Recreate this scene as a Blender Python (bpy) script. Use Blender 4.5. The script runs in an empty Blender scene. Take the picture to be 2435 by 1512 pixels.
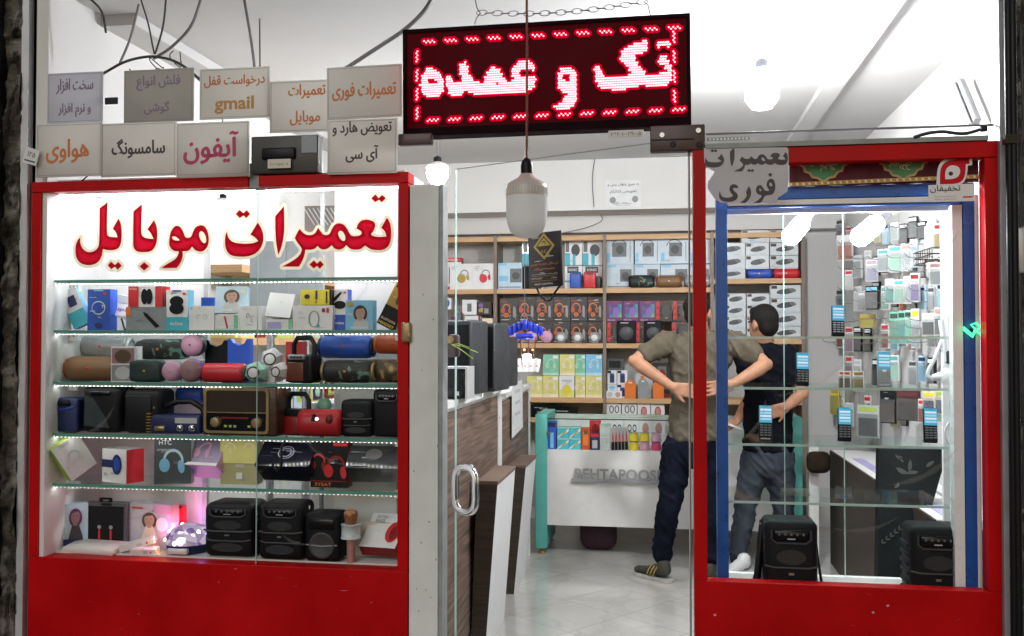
import bpy, bmesh, math, random
from mathutils import Vector, Matrix, Euler
from mathutils.geometry import tessellate_polygon
random.seed(7)
R = math.radians
SC = bpy.context.scene
COL = SC.collection

# ------------------------------------------------------------------ camera, world, sun, exposure
FPX, CX, CY = 2250.0, 1217.0, 756.0            # focal length and centre, in units of a 2434 px wide picture
YAW, PITCH = R(9.0), R(1.2)
CAM = Vector((0.0, -3.4, 1.5))
cd = bpy.data.cameras.new('camera'); cam = bpy.data.objects.new('camera', cd); COL.objects.link(cam)
cd.sensor_width = 36.0; cd.lens = 36.0 * FPX / 2434.0; cd.clip_end = 500; cd.clip_start = 0.05
cam.location = CAM; cam.rotation_euler = (R(90) + PITCH, 0, YAW)
SC.camera = cam
SC.render.engine = 'CYCLES'
SC.cycles.max_bounces = 8; SC.cycles.transparent_max_bounces = 24; SC.cycles.diffuse_bounces = 4
SC.cycles.use_denoising = True; SC.cycles.caustics_reflective = False; SC.cycles.caustics_refractive = False
SC.cycles.sample_clamp_indirect = 6.0
SC.view_settings.view_transform = 'Standard'; SC.view_settings.look = 'None'
SC.view_settings.exposure = 0.0; SC.view_settings.gamma = 1.0

w = bpy.data.worlds.new('World'); SC.world = w; w.use_nodes = True
nt = w.node_tree; nt.nodes.clear()
sky = nt.nodes.new('ShaderNodeTexSky'); sky.sky_type = 'NISHITA'; sky.sun_disc = False
sky.sun_elevation = R(9.0); sky.sun_rotation = R(170)
bgn = nt.nodes.new('ShaderNodeBackground'); bgn.inputs[1].default_value = 0.03
won = nt.nodes.new('ShaderNodeOutputWorld')
nt.links.new(sky.outputs[0], bgn.inputs[0]); nt.links.new(bgn.outputs[0], won.inputs[0])
sl = bpy.data.lights.new('street_glow', 'SUN'); sl.energy = 1.15; sl.angle = R(40); sl.color = (1.0, 0.985, 0.965)
so = bpy.data.objects.new('street_glow', sl); COL.objects.link(so)
so.rotation_euler = (R(62), 0, R(-12))

# ------------------------------------------------------------------ projection helpers (pixel of the 2434 px picture -> point on a real plane)
_F = Vector((-math.sin(YAW) * math.cos(PITCH), math.cos(YAW) * math.cos(PITCH), math.sin(PITCH)))
_R = Vector((math.cos(YAW), math.sin(YAW), 0)); _U = _R.cross(_F)
def ray(x, y): return _F * FPX + _R * (x - CX) - _U * (y - CY)
def P(x, y, Y=0.0):
    d = ray(x, y); return CAM + d * ((Y - CAM.y) / d.y)
def PX(x, y, X):
    d = ray(x, y); return CAM + d * ((X - CAM.x) / d.x)
def PZ(x, y, Z):
    d = ray(x, y); return CAM + d * ((Z - CAM.z) / d.z)

# ------------------------------------------------------------------ materials
_M = {}
def mat(name, col=(.5, .5, .5), rough=.5, metal=0.0, var=.08, scale=14.0, bump=0.0, emit=None, estr=0.0, coat=0.0, spec=.5, tr=0.0):
    if name in _M: return _M[name]
    m = bpy.data.materials.new(name); m.use_nodes = True; _M[name] = m
    n = m.node_tree.nodes; l = m.node_tree.links; b = n['Principled BSDF']
    b.inputs['Roughness'].default_value = rough; b.inputs['Metallic'].default_value = metal
    b.inputs['Coat Weight'].default_value = coat; b.inputs['Specular IOR Level'].default_value = spec
    b.inputs['Coat Roughness'].default_value = .08
    tc = n.new('ShaderNodeTexCoord'); no = n.new('ShaderNodeTexNoise')
    no.inputs['Scale'].default_value = scale; no.inputs['Detail'].default_value = 6
    l.new(tc.outputs['Object'], no.inputs['Vector'])
    mr = n.new('ShaderNodeMapRange'); mr.inputs[1].default_value = .3; mr.inputs[2].default_value = .7
    mr.inputs[3].default_value = 1 - var; mr.inputs[4].default_value = 1 + var
    l.new(no.outputs['Fac'], mr.inputs[0])
    mx = n.new('ShaderNodeVectorMath'); mx.operation = 'SCALE'; mx.inputs[0].default_value = col
    l.new(mr.outputs[0], mx.inputs['Scale']); l.new(mx.outputs[0], b.inputs['Base Color'])
    r2 = n.new('ShaderNodeMapRange'); r2.inputs[1].default_value = .3; r2.inputs[2].default_value = .7
    r2.inputs[3].default_value = max(0, rough - .08); r2.inputs[4].default_value = min(1, rough + .08)
    l.new(no.outputs['Fac'], r2.inputs[0]); l.new(r2.outputs[0], b.inputs['Roughness'])
    if bump:
        n2 = n.new('ShaderNodeTexNoise'); n2.inputs['Scale'].default_value = scale * 12
        l.new(tc.outputs['Object'], n2.inputs['Vector'])
        bp = n.new('ShaderNodeBump'); bp.inputs['Strength'].default_value = bump; bp.inputs['Distance'].default_value = .01
        l.new(n2.outputs['Fac'], bp.inputs['Height']); l.new(bp.outputs[0], b.inputs['Normal'])
    if emit:
        b.inputs['Emission Color'].default_value = (*emit, 1); b.inputs['Emission Strength'].default_value = estr
    return m
def emis(name, col, s):
    if name in _M: return _M[name]
    m = bpy.data.materials.new(name); m.use_nodes = True; _M[name] = m
    n = m.node_tree.nodes; n.clear(); e = n.new('ShaderNodeEmission'); o = n.new('ShaderNodeOutputMaterial')
    e.inputs[0].default_value = (*col, 1); e.inputs[1].default_value = s; m.node_tree.links.new(e.outputs[0], o.inputs[0]); return m
def clear_glass(name):
    m = bpy.data.materials.new(name); m.use_nodes = True; _M[name] = m
    n = m.node_tree.nodes; n.clear(); t = n.new('ShaderNodeBsdfTransparent'); o = n.new('ShaderNodeOutputMaterial')
    t.inputs[0].default_value = (.975, .98, .978, 1); m.node_tree.links.new(t.outputs[0], o.inputs[0]); return m
def film(name, tint, gl=.08, rough=.05, diff=0.0, dcol=(.8, .8, .8)):
    m = bpy.data.materials.new(name); m.use_nodes = True; _M[name] = m
    n = m.node_tree.nodes; l = m.node_tree.links; n.clear()
    t = n.new('ShaderNodeBsdfTransparent'); t.inputs[0].default_value = (*tint, 1)
    g = n.new('ShaderNodeBsdfGlossy'); g.inputs['Roughness'].default_value = rough
    mx = n.new('ShaderNodeMixShader'); mx.inputs[0].default_value = gl
    l.new(t.outputs[0], mx.inputs[1]); l.new(g.outputs[0], mx.inputs[2]); last = mx
    if diff:
        d = n.new('ShaderNodeBsdfDiffuse'); d.inputs[0].default_value = (*dcol, 1)
        m2 = n.new('ShaderNodeMixShader'); m2.inputs[0].default_value = diff
        l.new(mx.outputs[0], m2.inputs[1]); l.new(d.outputs[0], m2.inputs[2]); last = m2
    o = n.new('ShaderNodeOutputMaterial'); l.new(last.outputs[0], o.inputs[0]); return m

PAL = dict(  # name: (rgb, rough, kwargs)
    red_paint=((.47, .0012, .003), .42, dict(var=.17, scale=3.5, spec=.14, bump=.02)),
    red=((.55, .02, .03), .4, {}), red_print=((.58, .01, .025), .45, dict(spec=.1)), cream=((.80, .68, .50), .6, {}), maroon=((.10, .012, .02), .6, {}), dark_red=((.22, .008, .01), .4, {}),
    white=((.78, .78, .78), .45, dict(var=.04)), white_gloss=((.84, .85, .85), .3, dict(var=.03)), offwhite=((.70, .69, .66), .6, {}),
    card=((.76, .76, .77), .4, dict(var=.05, coat=.35)), pale_grey=((.5, .52, .53), .5, {}), grey=((.26, .27, .28), .5, {}), mid_grey=((.14, .145, .15), .5, {}), dark_grey=((.05, .052, .056), .5, {}),
    black=((.006, .0065, .009), .45, dict(spec=.25)), black_gloss=((.005, .0055, .008), .22, dict(coat=.12, spec=.3)), black_matt=((.006, .0065, .009), .6, dict(bump=.1, spec=.22)), rubber=((.008, .009, .012), .55, dict(spec=.22)),
    blue=((.02, .08, .42), .45, {}), bright_blue=((.03, .12, .75), .4, {}), navy=((.01, .02, .10), .5, {}), blue_metal=((.015, .10, .42), .32, dict(metal=.25)), sky_blue=((.20, .50, .72), .45, {}), pale_blue=((.48, .64, .76), .5, {}), cyan=((.05, .42, .52), .45, {}),
    teal=((.10, .42, .37), .45, {}), mint=((.40, .66, .52), .4, {}), green=((.06, .28, .10), .5, {}), lime=((.38, .52, .10), .5, {}), dark_green=((.012, .04, .035), .5, {}), jade=((.20, .52, .35), .45, {}),
    yellow=((.72, .60, .04), .45, {}), pale_yellow=((.66, .62, .22), .5, {}), gold=((.42, .27, .06), .35, dict(metal=.6)), brass=((.35, .25, .12), .4, dict(metal=.5)), mustard=((.42, .30, .06), .5, {}),
    orange=((.72, .17, .02), .45, {}), rust=((.42, .07, .02), .5, {}), bronze=((.20, .105, .045), .5, dict(scale=90)), silver=((.36, .355, .35), .4, dict(metal=.3, scale=90)), chrome=((.75, .75, .76), .12, dict(metal=1.0, var=.02)),
    steel=((.42, .43, .44), .3, dict(metal=.9)), aluminium=((.55, .56, .57), .42, dict(metal=.35)), grey_metal=((.30, .32, .31), .55, dict(metal=.1, var=.2, spec=.3)),
    pink=((.62, .34, .48), .45, {}), mauve=((.30, .17, .19), .5, {}), violet=((.22, .12, .40), .45, {}), rose=((.55, .30, .27), .35, dict(metal=.3)), purple=((.14, .03, .14), .45, {}), lilac=((.42, .38, .66), .4, {}),
    skin=((.37, .185, .112), .55, dict(var=.16, scale=22, bump=.05, spec=.3)), skin_print=((.45, .30, .23), .6, {}), hair=((.010, .0085, .0075), .7, dict(var=.5, scale=70, bump=.4, spec=.15)), brown=((.10, .055, .03), .5, {}), dark_brown=((.035, .018, .012), .5, {}),
    wood_edge=((.56, .34, .17), .5, dict(var=.1)), plaster=((.70, .69, .68), .8, dict(var=.03, scale=3)), ceiling=((.56, .555, .55), .9, dict(var=.03, scale=2)), cable=((.03, .03, .035), .5, {}), cable_white=((.6, .6, .58), .5, {}), cable_red=((.20, .05, .03), .5, {}), cable_grey=((.16, .16, .17), .5, {}),
    acrylic=((.58, .565, .53), .3, dict(var=.06, scale=4, coat=.3)), acrylic_dark=((.24, .235, .22), .3, dict(scale=4)), olive=((.092, .078, .058), .85, dict(bump=.12, scale=30, spec=.06, var=.14)), jeans=((.006, .0075, .014), .9, dict(var=.6, scale=9, bump=.1, spec=.04)), jeans_grey=((.04, .046, .06), .9, dict(var=.4, scale=7, spec=.05)), black_shirt=((.006, .0065, .010), .9, dict(var=.2, spec=.04)),
    edge_glass=((.10, .33, .27), .2, dict(coat=.4)), edge_pale=((.45, .62, .58), .2, dict(coat=.4)), led_bezel=((.010, .001, .003), .6, dict(spec=.05)), bracket=((.075, .05, .05), .45, dict(metal=.3)), tooth=((.65, .62, .52), .4, {}),
    orange_text=((.62, .20, .06), .6, {}), dark_text=((.07, .05, .05), .6, {}), purple_text=((.26, .20, .28), .6, {}), rosy_text=((.50, .05, .14), .6, {}), amber_text=((.55, .28, .08), .6, {}), paper=((.74, .74, .75), .7, {}), grey_paper=((.52, .51, .53), .6, {}), ink=((.03, .03, .035), .6, {}),
)
def m_(k):
    if not isinstance(k, str): return k
    if k in _M: return _M[k]
    c, r, kw = PAL[k]; return mat(k, c, r, **kw)
clear_glass('clear_glass')
film('shelf_glass', (.93, .975, .96), .07)
film('plastic_film', (.95, .95, .95), .12, .15)
film('smear', (.97, .97, .97), .03, .3, .05)
film('clear_plastic', (.90, .92, .92), .14, .12, .04)
emis('lamp_white', (.90, .96, 1.0), 120.0); emis('lamp_room', (.97, .985, 1.0), 310.0); emis('lamp_glare', (.97, .985, 1.0), 520.0); emis('lamp_low', (.97, .985, 1.0), 150.0); emis('strip_white', (.94, .97, 1.0), 22.0); emis('diode_white', (.94, .97, 1.0), 16.0); emis('strip_warm', (1, .96, .84), 9.0)
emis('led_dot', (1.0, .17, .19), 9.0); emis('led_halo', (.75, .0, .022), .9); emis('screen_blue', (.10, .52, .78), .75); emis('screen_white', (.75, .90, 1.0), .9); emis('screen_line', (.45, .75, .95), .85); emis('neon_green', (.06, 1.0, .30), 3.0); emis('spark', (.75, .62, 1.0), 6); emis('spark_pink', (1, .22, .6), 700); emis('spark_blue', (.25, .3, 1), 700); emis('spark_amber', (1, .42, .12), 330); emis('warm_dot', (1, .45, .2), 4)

# ------------------------------------------------------------------ mesh builder
def rotm(rx=0, ry=0, rz=0): return Euler((rx, ry, rz)).to_matrix().to_4x4()
class MB:
    def __init__(s): s.v = []; s.f = []; s.fm = []; s.sm = []; s.mats = []
    def mi(s, m):
        m = m_(m)
        if m not in s.mats: s.mats.append(m)
        return s.mats.index(m)
    def add(s, vs, fs, m, M=None, smooth=False):
        o = len(s.v); k = s.mi(m)
        s.v += [tuple(M @ Vector(v)) if M is not None else tuple(v) for v in vs]
        for f in fs: s.f.append(tuple(i + o for i in f)); s.fm.append(k); s.sm.append(smooth)
        return s
    def box(s, c, d, m, M=None):
        x, y, z = c; a, b, e = d[0] / 2, d[1] / 2, d[2] / 2
        vs = [(x + i * a, y + j * b, z + k * e) for i in (-1, 1) for j in (-1, 1) for k in (-1, 1)]
        return s.add(vs, [(0, 1, 3, 2), (4, 6, 7, 5), (0, 4, 5, 1), (2, 3, 7, 6), (0, 2, 6, 4), (1, 5, 7, 3)], m, M)
    def bb(s, a, b, m, M=None):
        return s.box([(a[i] + b[i]) / 2 for i in range(3)], [abs(b[i] - a[i]) for i in range(3)], m, M)
    def rbox(s, c, d, r, m, seg=2, M=None):
        bm = bmesh.new(); bmesh.ops.create_cube(bm, size=1)
        for v in bm.verts: v.co = Vector((c[0] + v.co.x * d[0], c[1] + v.co.y * d[1], c[2] + v.co.z * d[2]))
        bmesh.ops.bevel(bm, geom=bm.edges[:], offset=min(r, min(d) * .49), segments=seg, profile=.5, affect='EDGES')
        bm.verts.index_update()
        s.add([v.co[:] for v in bm.verts], [[v.index for v in f.verts] for f in bm.faces], m, M, True); bm.free(); return s
    def lathe(s, prof, m, n=24, M=None, smooth=True, cap=True):
        vs = []; fs = []
        for r, z in prof:
            for i in range(n):
                a = 2 * math.pi * i / n; vs.append((r * math.cos(a), r * math.sin(a), z))
        for j in range(len(prof) - 1):
            for i in range(n):
                fs.append((j * n + i, j * n + (i + 1) % n, (j + 1) * n + (i + 1) % n, (j + 1) * n + i))
        s.add(vs, fs, m, M, smooth)
        if cap:
            for j in (0, len(prof) - 1):
                if prof[j][0] > 1e-5:
                    s.add(vs[j * n:(j + 1) * n], [tuple(range(n))[::-1] if j == 0 else tuple(range(n))], m, M)
        return s
    def cyl(s, a, b, r, m, n=12, r2=None):
        a = Vector(a); b = Vector(b); d = b - a; L = d.length
        q = d.to_track_quat('Z', 'Y').to_matrix().to_4x4(); M = Matrix.Translation(a) @ q
        return s.lathe([(r, 0), (r if r2 is None else r2, L)], m, n, M)
    def tube(s, pts, r, m, n=8, closed=False):
        pts = [Vector(p) for p in pts]; N = len(pts); rr = r if isinstance(r, (list, tuple)) else [r] * N
        vs = []; fs = []; up = None
        for i, p in enumerate(pts):
            if closed: t = pts[(i + 1) % N] - pts[i - 1]
            else: t = pts[min(i + 1, N - 1)] - pts[max(i - 1, 0)]
            t.normalize()
            if up is None: up = t.orthogonal().normalized()
            up = (up - t * up.dot(t)); up = up.normalized() if up.length > 1e-6 else t.orthogonal().normalized()
            sd = t.cross(up)
            for k in range(n):
                a = 2 * math.pi * k / n; vs.append(tuple(p + (up * math.cos(a) + sd * math.sin(a)) * rr[i]))
        for i in range(N if closed else N - 1):
            j = (i + 1) % N
            for k in range(n): fs.append((i * n + k, i * n + (k + 1) % n, j * n + (k + 1) % n, j * n + k))
        s.add(vs, fs, m, None, True)
        if not closed: s.add(vs[:n], [tuple(range(n))[::-1]], m); s.add(vs[-n:], [tuple(range(n))], m)
        return s
    def ball(s, c, r, m, M=None, n=16, k=10):
        rx, ry, rz = r if isinstance(r, (tuple, list)) else (r, r, r)
        T = Matrix.Translation(c) @ Matrix.Diagonal((rx, ry, rz, 1))
        if M is not None: T = M @ T
        return s.lathe([(max(1e-6, math.sin(math.pi * j / k)), -math.cos(math.pi * j / k)) for j in range(k + 1)], m, n, T)
    def flat(s, loops, m, M=None, thick=0.0):
        """filled polygon (loops: outer, holes...) in the XZ plane facing -Y"""
        ls = [[Vector((p[0], 0, p[1])) for p in lp] for lp in loops]
        vs = [v for lp in ls for v in lp]; tris = tessellate_polygon(ls)
        fs = []
        for t in tris:
            a, b, c = [vs[i] for i in t]
            if (b - a).cross(c - a).y > 0: t = (t[0], t[2], t[1])
            fs.append(tuple(t))
        s.add(vs, fs, m, M)
        if thick:
            bk = [v + Vector((0, thick, 0)) for v in vs]; s.add(bk, [f[::-1] for f in fs], m, M)
            o = 0
            for lp in ls:
                n = len(lp); side = [vs[o + i] for i in range(n)] + [bk[o + i] for i in range(n)]
                s.add(side, [(i, (i + 1) % n, n + (i + 1) % n, n + i) for i in range(n)], m, M); o += n
        return s
    def text(s, t, m, c, h, M=None, thick=0.0, w=None, bold=.0):
        """text centred on c=(x, y, z), letter height h, in the XZ plane facing -Y"""
        fa = any(ch in _ARF for ch in t); wb = bold; bold = 0.0 if fa else bold
        vs, fs = text_mesh(t, bold)
        if not vs: return s
        x0 = min(v[0] for v in vs); x1 = max(v[0] for v in vs); z0 = min(v[1] for v in vs); z1 = max(v[1] for v in vs)
        k = h / max(1e-6, z1 - z0); kx = k if w is None else w / max(1e-6, x1 - x0)
        q = [(c[0] + (v[0] - (x0 + x1) / 2) * kx, c[1], c[2] + (v[1] - (z0 + z1) / 2) * k) for v in vs]
        s.add(q, fs, m, M)
        if fa and wb > 0:
            for i, (u, v) in enumerate(((1, 0), (-1, 0), (.5, .8), (-.5, -.8))): s.add([(a + u * h * wb * .9, b - .00012 * (i + 1), e + v * h * wb * .9) for a, b, e in q], fs, m, M)
        if thick: s.add([(a, b + thick, e) for a, b, e in q], [f[::-1] for f in fs], m, M)
        return s
    def build(s, name, parent=None, M=None, bevel=0.0):
        me = bpy.data.meshes.new(name); me.from_pydata(s.v, [], s.f)
        for m in s.mats: me.materials.append(m)
        me.polygons.foreach_set('material_index', s.fm); me.polygons.foreach_set('use_smooth', s.sm); me.update()
        o = bpy.data.objects.new(name, me); COL.objects.link(o)
        if parent is not None: o.parent = parent
        if M is not None: o.matrix_local = M
        if bevel:
            b = o.modifiers.new('bevel', 'BEVEL'); b.width = bevel; b.segments = 2; b.limit_method = 'ANGLE'
        return o

_ARF = {}
for row in ('\u0622 FE81 2', '\u0627 FE8D 2', '\u0628 FE8F 4', '\u067e FB56 4', '\u062a FE95 4', '\u062c FE9D 4', '\u0686 FB7A 4', '\u062d FEA1 4', '\u062e FEA5 4', '\u062f FEA9 2', '\u0630 FEAB 2', '\u0631 FEAD 2', '\u0632 FEAF 2', '\u0633 FEB1 4', '\u0634 FEB5 4', '\u0635 FEB9 4', '\u0636 FEBD 4', '\u0637 FEC1 4', '\u0639 FEC9 4', '\u063a FECD 4', '\u0641 FED1 4', '\u0642 FED5 4', '\u06a9 FB8E 4', '\u06af FB92 4', '\u0644 FEDD 4', '\u0645 FEE1 4', '\u0646 FEE5 4', '\u0648 FEED 2', '\u0647 FEE9 4', '\u06cc FBFC 4'):
    a, b, c = row.split(); _ARF[a] = (int(b, 16), int(c))
def shape_fa(t):
    if not any(ch in _ARF for ch in t): return t
    out = []
    for i, ch in enumerate(t):
        if ch not in _ARF: out.append(ch); continue
        b, n = _ARF[ch]
        pj = i > 0 and t[i - 1] in _ARF and _ARF[t[i - 1]][1] == 4
        nj = n == 4 and i + 1 < len(t) and t[i + 1] in _ARF
        out.append(chr(b + (3 if pj and nj else 2 if nj else 1 if pj else 0)))
    return ''.join(out[::-1])
_TX = {}
def text_mesh(t, bold=0.0):
    if (t, bold) in _TX: return _TX[(t, bold)]
    cu = bpy.data.curves.new('tmp', 'FONT'); cu.body = shape_fa(t); cu.size = 1; cu.resolution_u = 3; cu.offset = bold
    o = bpy.data.objects.new('tmp', cu); COL.objects.link(o); bpy.context.view_layer.update()
    ev = o.evaluated_get(bpy.context.evaluated_depsgraph_get()); me = ev.to_mesh()
    vs = [v.co[:] for v in me.vertices]; fs = []
    for p in me.polygons:
        f = tuple(p.vertices); fs.append(f if p.normal.z > 0 else f[::-1])
    ev.to_mesh_clear(); bpy.data.objects.remove(o); bpy.data.curves.remove(cu)
    _TX[(t, bold)] = (vs, fs); return vs, fs

def smooth_loop(pts, it=2):
    """rounds a traced outline; points given as (x, y, 1) stay sharp"""
    pts = [(p[0], p[1], len(p) > 2) for p in pts]
    for _ in range(it):
        out = []; n = len(pts)
        for i in range(n):
            a, b = pts[i], pts[(i + 1) % n]
            out.append(a if a[2] else (a[0] * .75 + b[0] * .25, a[1] * .75 + b[1] * .25, False))
            out.append((a[0] * .25 + b[0] * .75, a[1] * .25 + b[1] * .75, False) if not b[2] else ((a[0] + b[0]) / 2, (a[1] + b[1]) / 2, False))
        pts = out
    return [(p[0], p[1]) for p in pts]
def offset_loop(pts, d):
    A = sum(pts[i - 1][0] * pts[i][1] - pts[i][0] * pts[i - 1][1] for i in range(len(pts)))
    sg = 1 if A > 0 else -1; out = []; n = len(pts)
    for i in range(n):
        a, b, c = Vector(pts[i - 1]), Vector(pts[i]), Vector(pts[(i + 1) % n])
        u, v = (b - a), (c - b)
        if u.length < 1e-7 or v.length < 1e-7: continue
        u.normalize(); v.normalize(); n1 = Vector((u.y, -u.x)) * sg; n2 = Vector((v.y, -v.x)) * sg
        q = n1 + n2
        if q.length < .2: q = n1
        q.normalize(); k = min(1.4, 1 / max(.3, q.dot(n1))); out.append(tuple(b + q * d * k))
    return out

# ------------------------------------------------------------------ things
def tag(o, label=None, cat=None, group=None, kind=None):
    if label: o['label'] = label
    if cat: o['category'] = cat
    if group: o['group'] = group
    if kind: o['kind'] = kind
    return o
def thing(name, label, cat, loc=(0, 0, 0), rz=0.0, group=None, kind=None):
    o = bpy.data.objects.new(name, None); COL.objects.link(o); o.empty_display_size = .05
    o.location = loc; o.rotation_euler = (0, 0, rz); return tag(o, label, cat, group, kind)
def dup(root, loc=None, rz=None, label=None, group=None):
    r = root.copy(); COL.objects.link(r)
    if loc is not None: r.location = loc
    if rz is not None: r.rotation_euler = (0, 0, rz)
    if label: r['label'] = label
    if group: r['group'] = group
    for ch in list(root.children):
        c = ch.copy(); COL.objects.link(c); c.parent = r
        for g in list(ch.children): e = g.copy(); COL.objects.link(e); e.parent = c
    return r
def slot(x0, y0, x1, y1, Y):
    """world (centre x, Y, bottom z, width, height) of a picture rectangle lying at depth Y"""
    ym, xm = (y0 + y1) / 2, (x0 + x1) / 2
    a, b = P(x0, ym, Y), P(x1, ym, Y); t, u = P(xm, y0, Y), P(xm, y1, Y)
    return (a.x + b.x) / 2, Y, u.z, b.x - a.x, t.z - u.z

# printed art on the front of a box: shapes in 0..1 of the face
def ell(cx, cy, rx, ry, rot=0, n=20):
    c, s = math.cos(rot), math.sin(rot)
    return [(cx + rx * math.cos(2 * math.pi * i / n) * c - ry * math.sin(2 * math.pi * i / n) * s, cy + rx * math.cos(2 * math.pi * i / n) * s + ry * math.sin(2 * math.pi * i / n) * c) for i in range(n)]
def arc(cx, cy, rx, ry, t, a0, a1, rot=0, n=16):
    o = []
    for k, (u, v) in enumerate(((rx, ry), (rx - t, ry - t))):
        q = [(u * math.cos(R(a0 + (a1 - a0) * i / n)), v * math.sin(R(a0 + (a1 - a0) * i / n))) for i in range(n + 1)]
        o += q if k == 0 else q[::-1]
    c, s = math.cos(rot), math.sin(rot)
    return [(cx + x * c - y * s, cy + x * s + y * c) for x, y in o]
def art(mb, W, H, y, items, M=None):
    k = 0
    if len(items) > 1 and W > .03:
        rp = random.Random(int(W * 1e5) + len(items) * 7 + int(H * 1e5)); fp = []
        for _ in range(3 + rp.randrange(4)):
            x, z = rp.uniform(.05, .6), rp.uniform(.03, .97); c_ = rp.choice(('mid_grey', 'grey', 'pale_grey', 'card'))
            for q_ in range(rp.randrange(1, 4)): fp.append(('r', x, z - q_ * .022, min(.96, x + rp.uniform(.08, .3)), z - q_ * .022 + .009, c_))
        items = fp + list(items)
    for it in items:
        k += 1; e = y - .0004 - .00022 * k; t = it[0]
        def q(p): return [((a - .5) * W, b * H) for a, b in p]
        T = Matrix.Translation((0, e, 0));  T = M @ T if M is not None else T
        if t == 'r': x0, y0, x1, y1 = it[1:5]; mb.flat([q([(x0, y0), (x1, y0), (x1, y1), (x0, y1)])], it[5], T)
        elif t == 'p': mb.flat([q(it[1])], it[2], T)
        elif t == 'e': mb.flat([q(ell(*it[1:5], *(it[6:7])))], it[5], T)
        elif t == 'a': mb.flat([q(arc(*it[1:8], *(it[9:10])))], it[8], T)
        elif t == 't':
            _, s, cx, cy, h, mm = it[:6]; mb.text(s, mm, ((cx - .5) * W, 0, cy * H), h * H, T, w=(it[6] * W if len(it) > 6 else None), bold=.012)
        elif t == 'hp':   # headphones: band, two cups
            _, cx, cy, s, mm, mm2 = it[:6]; ax = H / W if W > 1e-6 else 1
            mb.flat([q(arc(cx, cy, s * .52 * ax, s * .62, s * .15, -5, 185, R(-14)))], mm, T)
            T2 = Matrix.Translation((0, -.0002, 0)) @ T
            mb.flat([q(ell(cx - s * .44 * ax, cy - s * .22, s * .27 * ax, s * .36, R(12)))], mm2, T2)
            T3 = Matrix.Translation((0, -.0003, 0)) @ T
            mb.flat([q(ell(cx + s * .40 * ax, cy - s * .30, s * .17 * ax, s * .34, R(12)))], mm2, T3)
    return mb
def boxmesh(W, Dp, H, col, items=(), side=None, top=None, back=None):
    mb = MB(); side = side or col; top = top or col; a, d = W / 2, Dp / 2
    vs = [(x, y, z) for x in (-a, a) for y in (-d, d) for z in (0, H)]
    for f, mm in (((0, 4, 5, 1), col), ((2, 3, 7, 6), back or side), ((0, 1, 3, 2), side), ((4, 6, 7, 5), side), ((1, 5, 7, 3), top), ((0, 2, 6, 4), side)):
        mb.add([vs[i] for i in f], [(0, 1, 2, 3)], mm)
    return art(mb, W, H, -d, items)
def carton(name, label, cat, px, Y, depth, col, items=(), side=None, top=None, rz=0, rx=0, ry=0, z=None, group=None, lift=0, wh=None):
    cx, _, zb, W, H = slot(*px, Y)
    if wh: W, H = wh
    if z is None: z = zb
    mb = boxmesh(W, depth, H, col, items, side, top)
    o = mb.build(name); o.location = (cx, Y + depth / 2, z + lift); o.rotation_euler = (rx, ry, rz)
    return tag(o, label, cat, group)
# ------------------------------------------------------------------ setting: ground, room shell
XL, XR, YB, ZC = -2.40, 1.42, 4.45, 2.90
def marble(name):
    m = bpy.data.materials.new(name); m.use_nodes = True; _M[name] = m
    n = m.node_tree.nodes; l = m.node_tree.links; b = n['Principled BSDF']
    tc = n.new('ShaderNodeTexCoord'); mp = n.new('ShaderNodeMapping'); mp.inputs['Rotation'].default_value = (0, 0, R(38)); mp.inputs['Scale'].default_value = (1, 1, 1)
    l.new(tc.outputs['Object'], mp.inputs[0])
    br = n.new('ShaderNodeTexBrick'); br.offset = 0; br.inputs['Scale'].default_value = 1.0; br.inputs['Brick Width'].default_value = .42; br.inputs['Row Height'].default_value = .42
    br.inputs['Mortar Size'].default_value = .0035; br.inputs['Color1'].default_value = (.60, .585, .56, 1); br.inputs['Color2'].default_value = (.66, .65, .63, 1); br.inputs['Mortar'].default_value = (.42, .40, .37, 1)
    l.new(mp.outputs[0], br.inputs[0])
    no = n.new('ShaderNodeTexNoise'); no.inputs['Scale'].default_value = 1.7; no.inputs['Detail'].default_value = 12; no.inputs['Roughness'].default_value = .62; no.inputs['Distortion'].default_value = .7
    l.new(tc.outputs['Object'], no.inputs[0])
    rp = n.new('ShaderNodeValToRGB'); rp.color_ramp.elements[0].position = .38; rp.color_ramp.elements[0].color = (1, 1, 1, 1)
    e = rp.color_ramp.elements.new(.49); e.color = (.80, .77, .73, 1); e = rp.color_ramp.elements.new(.51); e.color = (.97, .96, .95, 1); rp.color_ramp.elements[-1].position = .66; rp.color_ramp.elements[-1].color = (.9, .88, .85, 1)
    l.new(no.outputs['Fac'], rp.inputs[0])
    n3 = n.new('ShaderNodeTexNoise'); n3.inputs['Scale'].default_value = 1.1; n3.inputs['Detail'].default_value = 5; l.new(tc.outputs['Object'], n3.inputs[0])
    r3 = n.new('ShaderNodeMapRange'); r3.inputs[1].default_value = .3; r3.inputs[2].default_value = .7; r3.inputs[3].default_value = .74; r3.inputs[4].default_value = 1.12; l.new(n3.outputs['Fac'], r3.inputs[0])
    mx = n.new('ShaderNodeMixRGB'); mx.blend_type = 'MULTIPLY'; mx.inputs[0].default_value = .8
    l.new(br.outputs[0], mx.inputs[1]); l.new(rp.outputs[0], mx.inputs[2])
    m2 = n.new('ShaderNodeVectorMath'); m2.operation = 'SCALE'; l.new(mx.outputs[0], m2.inputs[0]); l.new(r3.outputs[0], m2.inputs['Scale'])
    l.new(m2.outputs[0], b.inputs['Base Color']); l.new(r3.outputs[0], b.inputs['Coat Weight']); b.inputs['Coat Roughness'].default_value = .10; b.inputs['Roughness'].default_value = .28; return m
marble('marble')
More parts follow.
